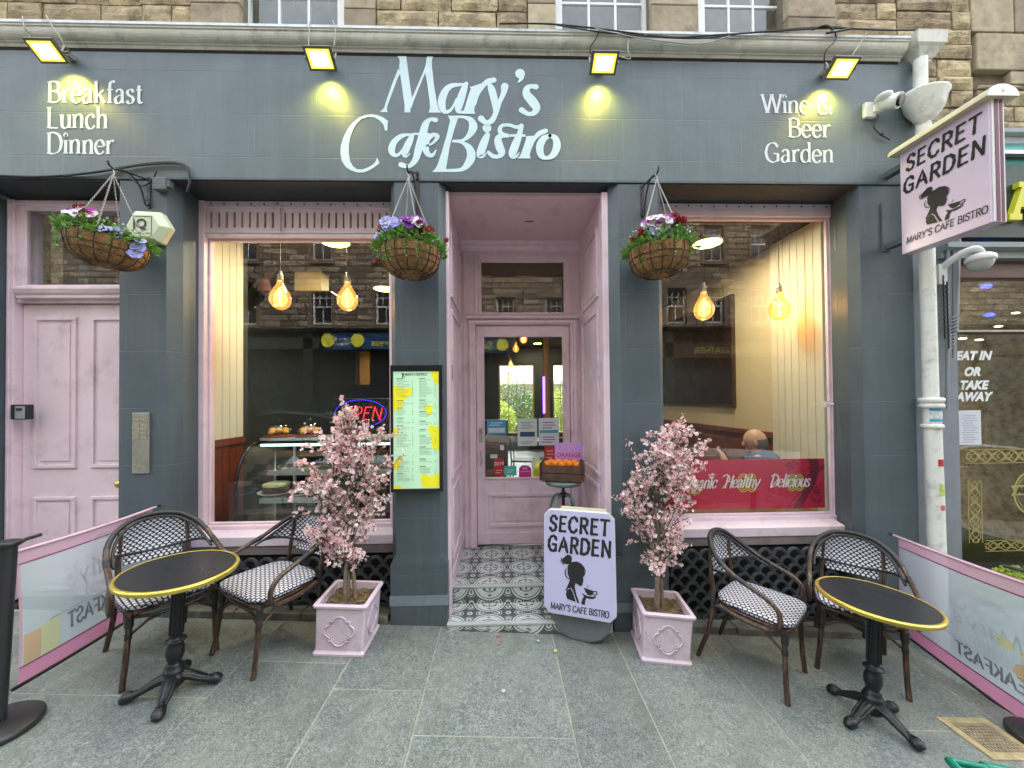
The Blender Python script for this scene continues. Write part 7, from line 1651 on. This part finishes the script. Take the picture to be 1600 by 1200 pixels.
# ---- hanging baskets
m_coir=M('coir_liner',(.30,.17,.07),.95,var=.45,vs=45,bump=1,bs=120,bd=.01); m_wire=M('basket_wire',(.035,.018,.012),.5,bump=0); m_chain=M('white_chain',(.62,.62,.60),.4,bump=0)
m_pur=M('purple_petal',(.16,.02,.30),.6,bump=0,var=.3,vs=80); m_lav=M('lavender_petal',(.34,.36,.74),.6,bump=0,var=.15,vs=80); m_whp=M('white_petal',(.72,.70,.76),.6,bump=0); m_crim=M('crimson_petal',(.26,.008,.02),.7,bump=0,var=.4,vs=120); m_mag=M('magenta_petal',(.42,.04,.40),.6,bump=0,var=.2,vs=80); m_yc=M('yellow_heart',(.7,.55,.05),.6,bump=0)
def pansy(ma,mb_):
    q=MB()
    for k,(a,s) in enumerate(((90,1),(35,.95),(145,.95),(-25,1.0),(-90,1.1),(205,1.0))):
        c=Vector((math.cos(R(a)),0,math.sin(R(a)))); q.m=0 if k in(0,1,2) else 1; cc=c*.011*s; n=8
        q.add([cc*.2+Vector((0,-.002,0))]+[Vector((cc.x+.0115*s*math.cos(j*6.283/n),-.001-.002*math.sin(j*3)-.001*k,cc.z+.0115*s*math.sin(j*6.283/n))) for j in range(n)],[(0,j+1,(j+1)%n+1) for j in range(n)],smooth=False)
    q.m=2; q.sphere((0,-.005,0),.0035,6,4); 
    o=q.build('flower',[ma,mb_,m_yc],None,fix=False); return o
def daisy():
    q=MB(); r_=random.Random(2)
    for ring_,(rr_,n,z) in enumerate(((.018,14,0),(.013,11,.004),(.008,8,.007))):
        for k in range(n):
            a=k*6.283/n+ring_; c=Vector((math.cos(a),-z/max(rr_,.001)*.0,math.sin(a))); d=Vector((-math.sin(a),0,math.cos(a)))
            q.add([Vector((0,-z,0)),c*rr_*.7+d*.003+Vector((0,-z-.003,0)),c*rr_+Vector((0,-z,0)),c*rr_*.7-d*.003+Vector((0,-z-.003,0))],[(0,1,2,3)],smooth=False)
    o=q.build('flower',m_crim,None,fix=False); return o
protos={'p':pansy(m_pur,m_pur),'l':pansy(m_lav,m_lav),'w':pansy(m_pur,m_whp),'m':pansy(m_mag,m_whp),'c':daisy()}
def basket(px,py,Y,tilt,seed,label,flw,apex_px):
    p=W(px,py,Y); r_=random.Random(seed); t=thing('hanging_basket',label,'hanging basket',(p.x,Y,p.z),0,'coir hanging baskets of flowers',rot=(0,R(tilt),0)); r=.2; 
    def pr(f): return r*(1-.02*f)*math.cos(min(1.5,f*1.25))**.42 if f<1 else .03   # f 0..1 downward
    dp_=.215
    prof=[(r*.93,.035),(r*.99,.03),(r,.0),(r*.98,-.045),(r*.92,-.085),(r*.80,-.12),(r*.58,-.147),(r*.3,-.158),(.0,-.16)]
    q=MB(); q.lathe(prof,36)
    for i,v in enumerate(q.v): 
        n_=noise.fractal(Vector((v.x*28,v.y*28,v.z*28+seed)),1,2,3)*.013; d=Vector((v.x,v.y,v.z*.6)); q.v[i]=v+(d.normalized()*n_ if d.length>0 else Vector())
    q.build('coir_liner',m_coir,t,fix=False)
    q=MB(); w_=.0032
    def pt(k,a,e=.005): rr_,z=prof[k]; return ((rr_+e)*math.cos(a),(rr_+e)*math.sin(a),z-(.004 if k>4 else 0))
    for k,ww in ((1,.0045),(3,w_),(4,w_),(6,w_)): q.tube([pt(k,i*6.2832/30) for i in range(30)],ww,5,closed=True)
    for i in range(16): a=i*6.2832/16+.1; q.tube([pt(k,a) for k in range(1,8)],w_*.9,5)
    q.build('wire_frame',m_wire,t,fix=False)
    q=MB()
    for i in range(150): a=r_.uniform(0,6.28); k=r_.randint(1,6); b=Vector(pt(k,a,.004)); q.tube([b,b+Vector((r_.gauss(0,.02),r_.gauss(0,.02),r_.gauss(-.008,.015)))],.0009,3,caps=False)
    tag(q.build('coir_fibres',m_coir,t,fix=False),kind='stuff')
    ap=W(*apex_px,Y)-Vector((p.x,Y,p.z)); ap=Matrix.Rotation(-R(tilt),3,'Y')@ap
    for i in range(4):
        a=i*1.5708+.5; b=Vector(pt(1,a,.0)); q=MB(); L=(ap-b).length; n=int(L/.011)
        for k in range(n):
            c=b.lerp(ap,(k+.5)/n); d=(ap-b).normalized(); s=d.orthogonal().normalized() if k%2 else d.cross(d.orthogonal()).normalized()
            q.tube([c+d*.0075*math.cos(x*1.0472)+s*.0042*math.sin(x*1.0472) for x in range(6)],.0015,3,closed=True)
        q.build('chain',m_chain,t,fix=False)
    q=MB(); q.tube([(ap.x,ap.y,ap.z-.01),(ap.x+.008,ap.y,ap.z+.005),(ap.x,ap.y,ap.z+.02),(ap.x-.008,ap.y,ap.z+.032),(ap.x,ap.y,ap.z+.04)],.003,5); q.build('hook',m_chain,t)
    q=MB()
    for i in range(760):
        a=r_.uniform(0,6.28); rr_=r*1.18*math.sqrt(r_.random()); b=Vector((rr_*math.cos(a),rr_*math.sin(a),.02+.125*r_.random()*(1-.4*rr_/r)-(.03 if rr_>r else 0)))
        if seed==1 and b.x>.06: b.z=min(b.z,.04)
        w=Vector((math.cos(a)*.8+r_.gauss(0,.5),math.sin(a)*.8+r_.gauss(0,.5),r_.uniform(-.1,1.1))).normalized(); x=w.cross(Vector((r_.gauss(0,1),r_.gauss(0,1),1))).normalized(); l=r_.uniform(.028,.055)
        q.add([b,b+w*l*.5+x*l*.27,b+w*l,b+w*l*.5-x*l*.27],[(0,1,2,3)],smooth=False)
    for i in range(9):
        a=r_.uniform(3.4,6.0); L_=r_.uniform(.06,.17); p0_=Vector((r*1.02*math.cos(a),r*1.05*math.sin(a),.03))
        for k in range(int(L_/.009)):
            b=p0_+Vector((math.cos(a)*.02*math.sin(k*.4),-.02,-k*.009)); w=Vector((r_.gauss(0,1),-.4,r_.gauss(-.3,.7))).normalized(); x=w.orthogonal().normalized(); l=r_.uniform(.014,.026)
            q.add([b,b+w*l*.5+x*l*.3,b+w*l,b+w*l*.5-x*l*.3],[(0,1,2,3)],smooth=False)
    q.m=1
    for i in range(90):
        a=r_.uniform(0,6.28); rr_=r*1.15*math.sqrt(r_.random()); b=Vector((rr_*math.cos(a),rr_*math.sin(a),.06+.07*r_.random())); w=Vector((r_.gauss(0,1),r_.gauss(0,1),1)).normalized(); x=w.orthogonal(); l=.02
        q.add([b,b+w*l*.5+x*l*.3,b+w*l,b+w*l*.5-x*l*.3],[(0,1,2,3)],smooth=False)
    tag(q.build('foliage',[m_bright,m_pleaf],t,fix=False),kind='stuff')
    q=MB(); q.lathe([(0,.02),(.17,.02)],16); q.build('compost',m_soil,t,fix=False)
    for (k,x,z) in flw:
        y=-math.sqrt(max(.0004,(r*.95)**2-min(x*x,(r*.94)**2)))*r_.uniform(.5,1.0); sc=r_.uniform(1.35,1.9)
        z+=.028 if z>0 else 0
        share(protos[k],'flower',t,(x,y-.012,z),rot=(R(r_.uniform(-45,0)),R(r_.uniform(-30,30)),R(r_.uniform(-35,35))),scale=(sc,sc,sc))
        b0=(x*.6,y*.5,.04); 
        if abs(x)>.19 or z>.13: q=MB(); q.tube([b0,(x*.9,y*.8,z*.6+.03),(x,y+.004,z)],.0015,4); q.build('flower_stalk',m_leaf,t)
    return t
m_bright=leafmat('basket_leaf',(.16,.34,.05),(.06,.16,.02),.35); m_pleaf=leafmat('pale_basket_leaf',(.42,.50,.30),(.2,.3,.12),.3)
rf=random.Random(31)
def rnd_fl(kinds,n,x0,x1,z0,z1): return [(rf.choice(kinds),rf.uniform(x0,x1),rf.uniform(z0,z1)) for _ in range(int(n*1.6))]
BY=-.27
basket(170,380,BY,9,1,'leftmost hanging basket, tilting to the right in front of the alarm box',rnd_fl('ccc',9,-.24,-.12,.05,.11)+rnd_fl('ccm',4,-.06,.02,.09,.13)+rnd_fl('mm',4,-.03,.05,.08,.12)+rnd_fl('l',3,.11,.16,.0,.03)+rnd_fl('l',4,.19,.25,-.05,.01)+rnd_fl('w',2,-.15,-.05,.07,.1),(177,272))
basket(642,396,BY,0,2,'middle hanging basket, in front of the pier left of the entrance',rnd_fl('pwp',11,-.02,.10,.09,.15)+rnd_fl('lll',10,-.15,-.03,.08,.14)+rnd_fl('l',3,-.21,-.14,.05,.09)+rnd_fl('ccc',6,.08,.17,.06,.11)+[('c',-.19,.14),('c',-.2,.12),('c',-.21,.01),('c',-.22,-.07),('c',.25,.05)],(638,278))
basket(1029,396,BY,-2,3,'rightmost hanging basket, in front of the pier right of the entrance',rnd_fl('mmw',14,-.13,.02,.09,.15)+rnd_fl('c',9,.02,.12,.12,.15)+rnd_fl('l',3,.15,.2,.06,.11)+rnd_fl('c',3,-.22,-.15,.05,.1)+rnd_fl('l',2,-.1,.1,.05,.09)+[('c',.19,-.02)],(1026,280))
for o in protos.values(): bpy.data.objects.remove(o)
def bracket(px,py0,py1,apx,label,flip=1):
    a=W(px,py0,-.004); b=W(px,py1,-.004); t=thing('basket_bracket',label,'bracket',(a.x,0,a.z),0,'black scrolled basket brackets'); H=a.z-b.z; ap=W(*apx,BY); dx=ap.x-a.x; dz=ap.z+.035-a.z
    q=MB(); q.box(-.012,.012,-.008,-.001,-H,0); q.build('wall_plate',m_black,t)
    q=MB(); q.tube([(0,-.01,-.02),(dx*.5,BY*.5,dz*.5-.0),(dx,BY,dz),(dx*1.03,BY-.03,dz+.012),(dx*1.0,BY-.04,dz+.03),(dx*.97,BY-.03,dz+.035)],.006,6); q.build('arm',m_black,t)
    q=MB(); q.tube(crom([(0,-.01,-H+.03),(dx*.15,BY*.12,-H+.01),(dx*.3,BY*.30,-H*.45),(dx*.62,BY*.62,dz*.6),(dx*.9,BY*.9,dz*.85)],4),.006,6); q.build('brace',m_black,t)
    q=MB(); q.tube([(.0+.018*math.cos(k*.5),-.02-.02*(1-k/14),-H+.055+.018*math.sin(k*.5)*(1-k/18)) for k in range(14)],.004,5); q.build('scroll',m_black,t)
bracket(233,278,325,(177,272),'black bracket on the left pier holding the leftmost basket'); bracket(652,268,340,(638,278),'black bracket above the menu case holding the middle basket'); bracket(1004,288,340,(1026,280),'black bracket right of the entrance holding the rightmost basket')

# ---- cafe barriers and posts
m_bm,t=newmat('sheer_banner_cloth'); b=t.b; b.inputs['Base Color'].default_value=(.55,.66,.70,1); b.inputs['Roughness'].default_value=.7
def sheer(name,c,f,c2=None):
    m,t=newmat(name); b=t.b; u,v,_=t.sep(t.coord('UV')); colr=c
    if c2 is not None:
        k=t.ramp(t.op('ADD',u,t.op('MULTIPLY',t.noise(3,3),.25)),[(.25,c),(.95,c2)]); t.put(b.inputs['Base Color'],k)
    else: b.inputs['Base Color'].default_value=(*c,1)
    b.inputs['Roughness'].default_value=.6
    tr=t.node('ShaderNodeBsdfTransparent'); tl=t.node('ShaderNodeBsdfTranslucent'); tl.inputs[0].default_value=(*c,1)
    a=t.node('ShaderNodeMixShader'); a.inputs[0].default_value=.4; t.l.new(b.outputs[0],a.inputs[1]); t.l.new(tl.outputs[0],a.inputs[2])
    m2=t.node('ShaderNodeMixShader'); m2.inputs[0].default_value=f; t.l.new(tr.outputs[0],m2.inputs[1]); t.l.new(a.outputs[0],m2.inputs[2]); t.l.new(m2.outputs[0],t.n['Material Output'].inputs[0]); return m
m_sheet=sheer('sheer_print_cloth',(.52,.64,.68),.72,(.55,.50,.64)); m_bpink=sheer('pink_hem_cloth',(.62,.26,.42),.93,(.62,.22,.40)); m_bpink2=sheer('dull_pink_hem',(.60,.40,.50),.88,(.58,.34,.46)); m_bp=M('grey_print',(.20,.22,.27),.6,bump=0); m_bp2=M('pale_grey_print',(.36,.42,.46),.6,bump=0); m_yp=sheer('orange_drink_print',(.75,.50,.25),.8); m_yp2=sheer('yellow_drink_print',(.72,.72,.40),.8)
def barrier(X,Y0,Y1,zt0,zt1,zb0,zb1,side,label):
    """Y0 = street end, Y1 = wall end"""
    t=thing('cafe_barrier',label,'banner',(X,(Y0+Y1)/2,gz(X)),0,'pink edged cafe banners'); yo=(Y0+Y1)/2; zo=gz(X); L=Y1-Y0
    def S(u,v,d=0):
        zt=zt0+(zt1-zt0)*u; zb=zb0+(zb1-zb0)*u; z=zb+(zt-zb)*v-.010*math.sin(math.pi*u)*(1 if v>.5 else .6)
        x=.008*math.sin(u*7+1)*math.sin(math.pi*v)+.005*math.sin(v*5+u*3)
        return Vector((x-side*d,Y0-yo+L*u,z-zo))
    def strip(u0,u1,v0,v1,m,name,d=0): q=MB(); q.grid(lambda u,v:S(u0+(u1-u0)*u,v0+(v1-v0)*v,d),24,8,uvf=lambda u,v:(u,v)); return q.build(name,m,t,fix=False)
    sh=strip(.012,.985,.13,.89,m_sheet,'printed_cloth'); strip(.0,1,.0,.129,m_bpink,'bottom_hem'); strip(0,1,.891,1.0,m_bpink2,'top_hem')
    strip(0,1,.125,.137,M('hem_seam',(.25,.07,.16),.7,bump=0),'hem_seam',.0015); strip(0,1,.880,.892,bpy.data.materials['hem_seam'],'hem_seam',.0015)
    strip(-.004,.0115,.13,.89,m_bpink2,'side_hem'); strip(.9855,1.0,.13,.89,m_bpink2,'side_hem')
    q=MB(); q.tube([S(-.04+1.08*k/20,.985)+Vector((0,0,0)) for k in range(21)],.0085,8); q.build('top_rail',m_bpink2 if False else M('hem_rail_cover',(.58,.40,.50),.5,bump=.1),t)
    q=MB(); q.tube([S(-.03+1.05*k/20,.0) for k in range(21)],.010,8); q.build('bottom_rail',m_iron,t)
    q=MB(); q.tube([S(1.03,.985),S(1.09,.99)],.008,6); q.sphere(S(1.09,.99),.011,8,6); q.build('wall_clip',m_black,t)
    q=MB(); q.tube([S(-.02,.99),S(-.05,.99),S(-.09,.985)],.012,8); q.build('post_clip',m_black,t)
    # print: as read from the far side, so it shows reversed here
    q=MB(); Hh=zt0-zb0
    rev=-1 if side>0 else 1
    def pf(u,v,d):
        return S(u/L,(v)/Hh,.002+d)
    pen=Pen(q,pf,.0002,.0001)
    return t,sh,q,pen,L,Hh,S
def banner_print(t,sh,q,pen,L,Hh,mirror_u):
    """outline logo, cafe name and BREAKFAST band; mirrored lettering"""
    f=(lambda u:L-u) if mirror_u else (lambda u:u)
    P2=Pen(q,lambda u,v,d:pen.fn(f(u),v,d),.0002,.0001)
    draw(P2,"BREAKFAST",.10,.175,.085,'brush',wt=1.25,sp=.9,sx=.62)
    q.build('dark_lettering',m_bp,sh,fix=False)
    q2=MB(); P3=Pen(q2,lambda u,v,d:pen.fn(f(u),v,d),.0002,.0001)
    P3.stroke([(.08,.285,.008),(.62,.285,.008)],False)
    draw(P3,"Mary's",.20,.415,.11,'brush',wt=.45,sp=.5,shear=.2,sx=.75); draw(P3,"Cafe Bistro",.12,.315,.07,'brush',wt=.45,sp=.4,shear=.2,sx=.65)
    cx,cy=.34,.60
    for r_,a0,a1 in ((.075,20,250),(.055,40,230),(.09,60,200)): P3.curve([(cx+r_*math.cos(R(a0+(a1-a0)*k/8)),cy+r_*.8*math.sin(R(a0+(a1-a0)*k/8)),.0035) for k in range(9)])
    P3.curve([(cx+.07,cy+.02,.004),(cx+.09,cy-.02,.004),(cx+.06,cy-.05,.004),(cx+.01,cy-.10,.004),(cx-.05,cy-.14,.004),(cx+.02,cy-.17,.004),(cx+.10,cy-.15,.004)])
    P3.curve([(cx+.12,cy-.02,.004),(cx+.14,cy-.07,.004),(cx+.19,cy-.07,.004),(cx+.21,cy-.02,.004)])
    q2.build('logo_outline',m_bp2,sh,fix=False)
bxL=-2.61
z_t=WZ(43,860,-.81); 
tb,sh,q,pen,L,Hh,S=barrier(bxL,-.81,-.06,WZ(43,858,-.81),WZ(245,792,-.06),WZ(37,1073,-.81),WZ(37,1073,-.81)+.02,-1,'sheer banner on the left beside the black post, with a pale drinks print')
banner_print(tb,sh,q,pen,L,Hh,False) if False else banner_print(tb,sh,q,Pen(q,lambda u,v,d:pen.fn(u,v,d),.0002,.0001),L,Hh,True) if False else None
def finish(tb,sh,q,pen,L,Hh,flip):
    base=pen.fn; P=Pen(q,base,.0002,.0001); banner_print(tb,sh,q,P,L,Hh,flip)
# left banner faces +x towards the camera: street end appears on the left; print seen from behind
finish(tb,sh,q,pen,L,Hh,True)
for k,(u0,u1,v1,m_) in enumerate(((.02,.12,.36,m_yp),(.12,.24,.38,m_yp2))):
    q=MB(); q.grid(lambda u,v:S(u0+(u1-u0)*u,.14+(v1-.14)*v,.0025),6,4,uvf=lambda u,v:(u,v)); q.build('drink_print',m_,sh,fix=False)
bxR=3.03
tb,sh,q,pen,L,Hh,S=barrier(bxR,-.95,-.06,.665,.67,WZ(1600,1106,-.62)-.02,WZ(1412,988,-.08),1,'sheer banner on the right beside the drainpipe, with a food plate print')
finish(tb,sh,q,pen,L,Hh,False)
for (cx,cz,r_,m_,nm) in ((.28,.44,.045,m_yp2,'lemon_print'),(.17,.42,.05,m_yp2,'lemon_print'),(.18,.30,.07,m_yp,'salmon_print'),(.10,.24,.09,m_bp2,'plate_print')):
    q=MB(); q.add([S(cx/L,cz/Hh,.003)]+[S((cx+r_*math.cos(a*.5236))/L,(cz+r_*.9*math.sin(a*.5236))/Hh,.003) for a in range(12)],[(0,k+1,(k+1)%12+1) for k in range(12)],smooth=False); q.build(nm,sheer('plate_print_ink',(.45,.50,.52),.55) if nm=='plate_print' else m_,sh,fix=False)
def post(x,y,label,h=.92):
    t=thing('barrier_post',label,'post',(x,y,gz(x)),0,None,rot=tilt_rot(0)); q=MB(); q.lathe([(0,0),(.145,0),(.155,.008),(.155,.028),(.145,.036),(.03,.045),(0,.046)],36); q.build('base',m_black,t)
    q=MB(); q.tube([(0,0,.04),(0,0,h)],.031,16); q.lathe([(.036,h-.01),(.042,h-.008),(.042,h+.01),(.03,h+.014),(0,h+.014)],18); q.build('pole',m_black,t)
    q=MB(); q.tube([(0,.03,h-.02),(-.03,.09,h-.015),(-.05,.17,h-.02)],.010,6); q.build('hook',m_black,t)
    q=MB(); q.tube([(.03+.03*math.cos(k*.6),-.03+.02*math.sin(k*.6),.06+.01*math.sin(k)) for k in range(10)],.002,4); q.build('loose_wire',m_cable,t)
g=G(-6,1142); post(g.x,g.y,'black round barrier post with a disc base at the left edge'); g=G(1640,1165); post(g.x,g.y,'black disc foot of a barrier post at the right edge')

# ---- shrub box, drain cover, crates, litter
sb=thing('window_box','low yellow green clipped shrubs in a grey trough behind the right banner','plant',(3.95,-.22,gz(3.95)))
q=MB(); q.box(-.52,.9,-.12,.12,0,.42); q.build('trough',m_grey,sb,bevel=.006)
m_hl=leafmat('golden_box_leaf',(.42,.50,.05),(.16,.26,.02),.35); q=MB(); 
for k,(x,z,rx,rz_) in enumerate(((-.38,.56,.17,.10),(-.15,.60,.18,.10),(.08,.55,.2,.1),(.34,.56,.22,.10),(.62,.55,.24,.10))): leafcloud(q,(x,0,z),(rx,.15,rz_),1100,.013,random.Random(k),.6)
tag(q.build('foliage',m_hl,sb,fix=False),kind='stuff')
a=G(1497,1131); b=G(1580,1176); x0=min(a.x,b.x)-.0; dcv=thing('drain_cover','rusty yellowish drain cover set in the pavement at the lower right','drain cover',(2.32,-.82,gz(2.32)+.001),0,None,rot=tilt_rot(0))
gc=G(1545,1154); dcv.location=(gc.x,gc.y,gz(gc.x)+.002)
m_rust=M('rusty_frame',(.34,.28,.15),.8,var=.35,vs=15,bump=.5); m_rust2=M('rusty_grid',(.24,.20,.13),.8,var=.4,vs=30,bump=.5)
q=MB(); 
for (a_,b_,c_,d_) in ((-.15,.15,-.13,-.09),(-.15,.15,.09,.13),(-.15,-.11,-.0899,.0899),(.11,.15,-.0899,.0899)): q.box(a_,b_,c_,d_,-.01,.006)
q.build('frame',m_rust,dcv,bevel=.002)
q=MB(); q.box(-.109,.109,-.089,.089,-.01,.002); lid=q.build('lid',m_rust2,dcv); q=MB()
for i in range(11):
    for j in range(9): q.box(-.100+i*.0185,-.088+i*.0185,-.082+j*.0187,-.070+j*.0187,.002,.0055)
tag(q.build('stud_grid',m_rust2,lid,fix=False),kind='stuff')
m_gc=M('green_plastic',(.01,.20,.14),.35,var=.08,bump=.05)
def crate(px,py,w_,label):
    z_top=.42; rr_=ray(px,py); 
    x=1.75; p=CAM+rr_*((gz(x)+z_top-CAM.z)/rr_.z); t=thing('plastic_crate',label,'crate',(p.x,p.y,gz(p.x)),R(-18),'green plastic crates at the lower right corner')
    q=MB(); 
    for (a_,b_,c_,d_) in ((0,w_,-.02,.0),(0,w_,-.32,-.30),(0,.02,-.2999,-.0201),(w_-.02,w_,-.2999,-.0201)): q.box(a_,b_,c_,d_,.0,z_top-.02)
    q.box(.021,w_-.021,-.299,-.021,.01,.03); q.build('crate_wall',m_gc,t,bevel=.006)
    q=MB(); q.tube([(0,0,z_top-.012),(w_,0,z_top-.012),(w_,-.32,z_top-.012),(0,-.32,z_top-.012)],.016,8,closed=True); q.build('rim',m_gc,t)
    ftext('C',m_wlet,t,(.03,.004,z_top+.0045),(1,0,0),(0,-1,.0001),.04) if False else None
crate(1484,1185,.11,'green plastic crate at the lower right, the narrow left one'); crate(1538,1190,.30,'green plastic crate in the bottom right corner')
def petal(px,py,m,s,label,cat='petal'):
    g=G(px,py); q=MB(); q.grid(lambda u,v:Vector(((u-.5)*s*(1-.5*abs(v-.5)),(v-.5)*s*.8,.002+.004*((u-.5)**2+(v-.5)**2)*4)),4,4); q.v=[Vector((v.x,v.y,v.z)) for v in q.v]
    tag(q.build('fallen_petal',m,None,loc=(g.x,g.y,gz(g.x)+.003),rot=(0,0,px)),label,cat)
m_fp=M('fallen_petal_red',(.55,.08,.12),.6,bump=0)
petal(779,995,m_fp,.028,'red petal lying right before the entrance step'); petal(780,1008,m_fp,.022,'second red petal a little farther from the entrance step'); petal(868,1019,M('yellow_leaf',(.55,.60,.05),.6,bump=0),.026,'small yellow leaf on the pavement in front of the swing sign','leaf')
petal(841,1003,M('mint_scrap',(.35,.55,.50),.6,bump=0),.022,'tiny mint scrap on the paving left of the swing sign','litter'); petal(787,1082,M('chewing_gum',(.45,.47,.42),.8,bump=0),.026,'pale flattened gum spot on the middle paving','litter')

# ================================================================== PARKED CARS (behind the camera, seen in the glass)
def car(x,y,label,paint):
    t=thing('parked_car',label,'car',(x,y,gz(x)-.13),0,None,rot=tilt_rot(0))
    side=[(-2.15,.35),(-2.2,.60),(-2.10,.78),(-1.25,.92),(-.55,1.36),(-.1,1.45),(.75,1.44),(1.35,1.30),(1.85,.98),(2.12,.93),(2.18,.6),(2.12,.35)]
    q=MB(); 
    rows=[(-.86,.93,-.03),(-.80,1.0,.0),(0,1.01,.02),(.80,1.0,.0),(.86,.93,-.03)]
    def yw(z,s): return s*(.86 if z<.95 else .86-.22*(z-.95)/.5)
    n=len(side); cols_=[-1,-.92,0,.92,1]; vs=[]
    for c in cols_:
        for (a_,z) in side: vs.append((a_,yw(z,c),z+(.02 if abs(c)<.5 and z>.7 else 0)-(.03 if abs(c)==1 and z>1.3 else 0)))
    fs=[(j*n+i,j*n+(i+1)%n,(j+1)*n+(i+1)%n,(j+1)*n+i) for j in range(4) for i in range(n)]+[tuple(range(n)),tuple(range(4*n,5*n))[::-1]]
    q.add(vs,fs,smooth=False); q.build('body',paint,t,bevel=.05)
    for s in (-1,1):
        q=MB(); q.prism([(-1.12,.96),(-.52,1.33),(-.10,1.40),(.25,1.40),(.25,.96)],lambda u,v,d:(u,s*(.86-.22*(v-.95)/.5+d),v),.006,-.02); q.build('side_window',m_tglass,t)
        q=MB(); q.prism([(.32,.96),(.32,1.40),(.72,1.39),(1.28,1.25),(1.6,1.0),(1.55,.96)],lambda u,v,d:(u,s*(.86-.22*(v-.95)/.5+d),v),.006,-.02); q.build('side_window',m_tglass,t)
        for wx in (-1.32,1.33):
            q=MB(); q.lathe([(.0,-.1),(.28,-.1),(.33,-.07),(.33,.07),(.28,.1),(0,.1)],28); q.xf(Matrix.Rotation(R(90),4,'X')); w=q.build('wheel',M('tyre_rubber',(.015,.015,.015),.8,bump=0),t,loc=(wx,s*.80,.33))
            q=MB(); q.lathe([(0,-.108),(.06,-.112),(.19,-.104),(.20,-.10),(.20,.10),(.19,.104),(.06,.112),(0,.108)],20); q.xf(Matrix.Rotation(R(90),4,'X')); q.build('rim',m_steelb,w)
        q=MB(); q.cbox((-.78,s*.95,.98),(.12,.18,.13)); q.build('wing_mirror',paint,t,bevel=.03)
        q=MB(); q.cbox((-2.13,s*.62,.68),(.08,.3,.12)); q.build('headlight',m_white,t,bevel=.02)
        q=MB(); q.cbox((2.12,s*.68,.76),(.08,.22,.14)); q.build('rear_light',m_rb,t,bevel=.02)
    q=MB(); q.add([(-1.20,-.70,.96),(-1.20,.70,.96),(-.56,.60,1.35),(-.56,-.60,1.35)],[(0,1,2,3)]); q.xf(Matrix.Translation((-.02,0,.03))); q.build('windscreen',m_tglass,t)
m_cw_=M('dark_teal_car_paint',(.02,.03,.035),.2,var=.05,bump=0,coat=1); m_cs=M('silver_car_paint',(.42,.44,.44),.3,metal=.4,var=.05,bump=0,coat=1)
car(-4.5,-4.7,'dark car parked at the kerb, mirrored low in the left window',m_cw_); car(9.4,-4.7,'silver car parked at the kerb, mirrored in the takeaway window',m_cs)
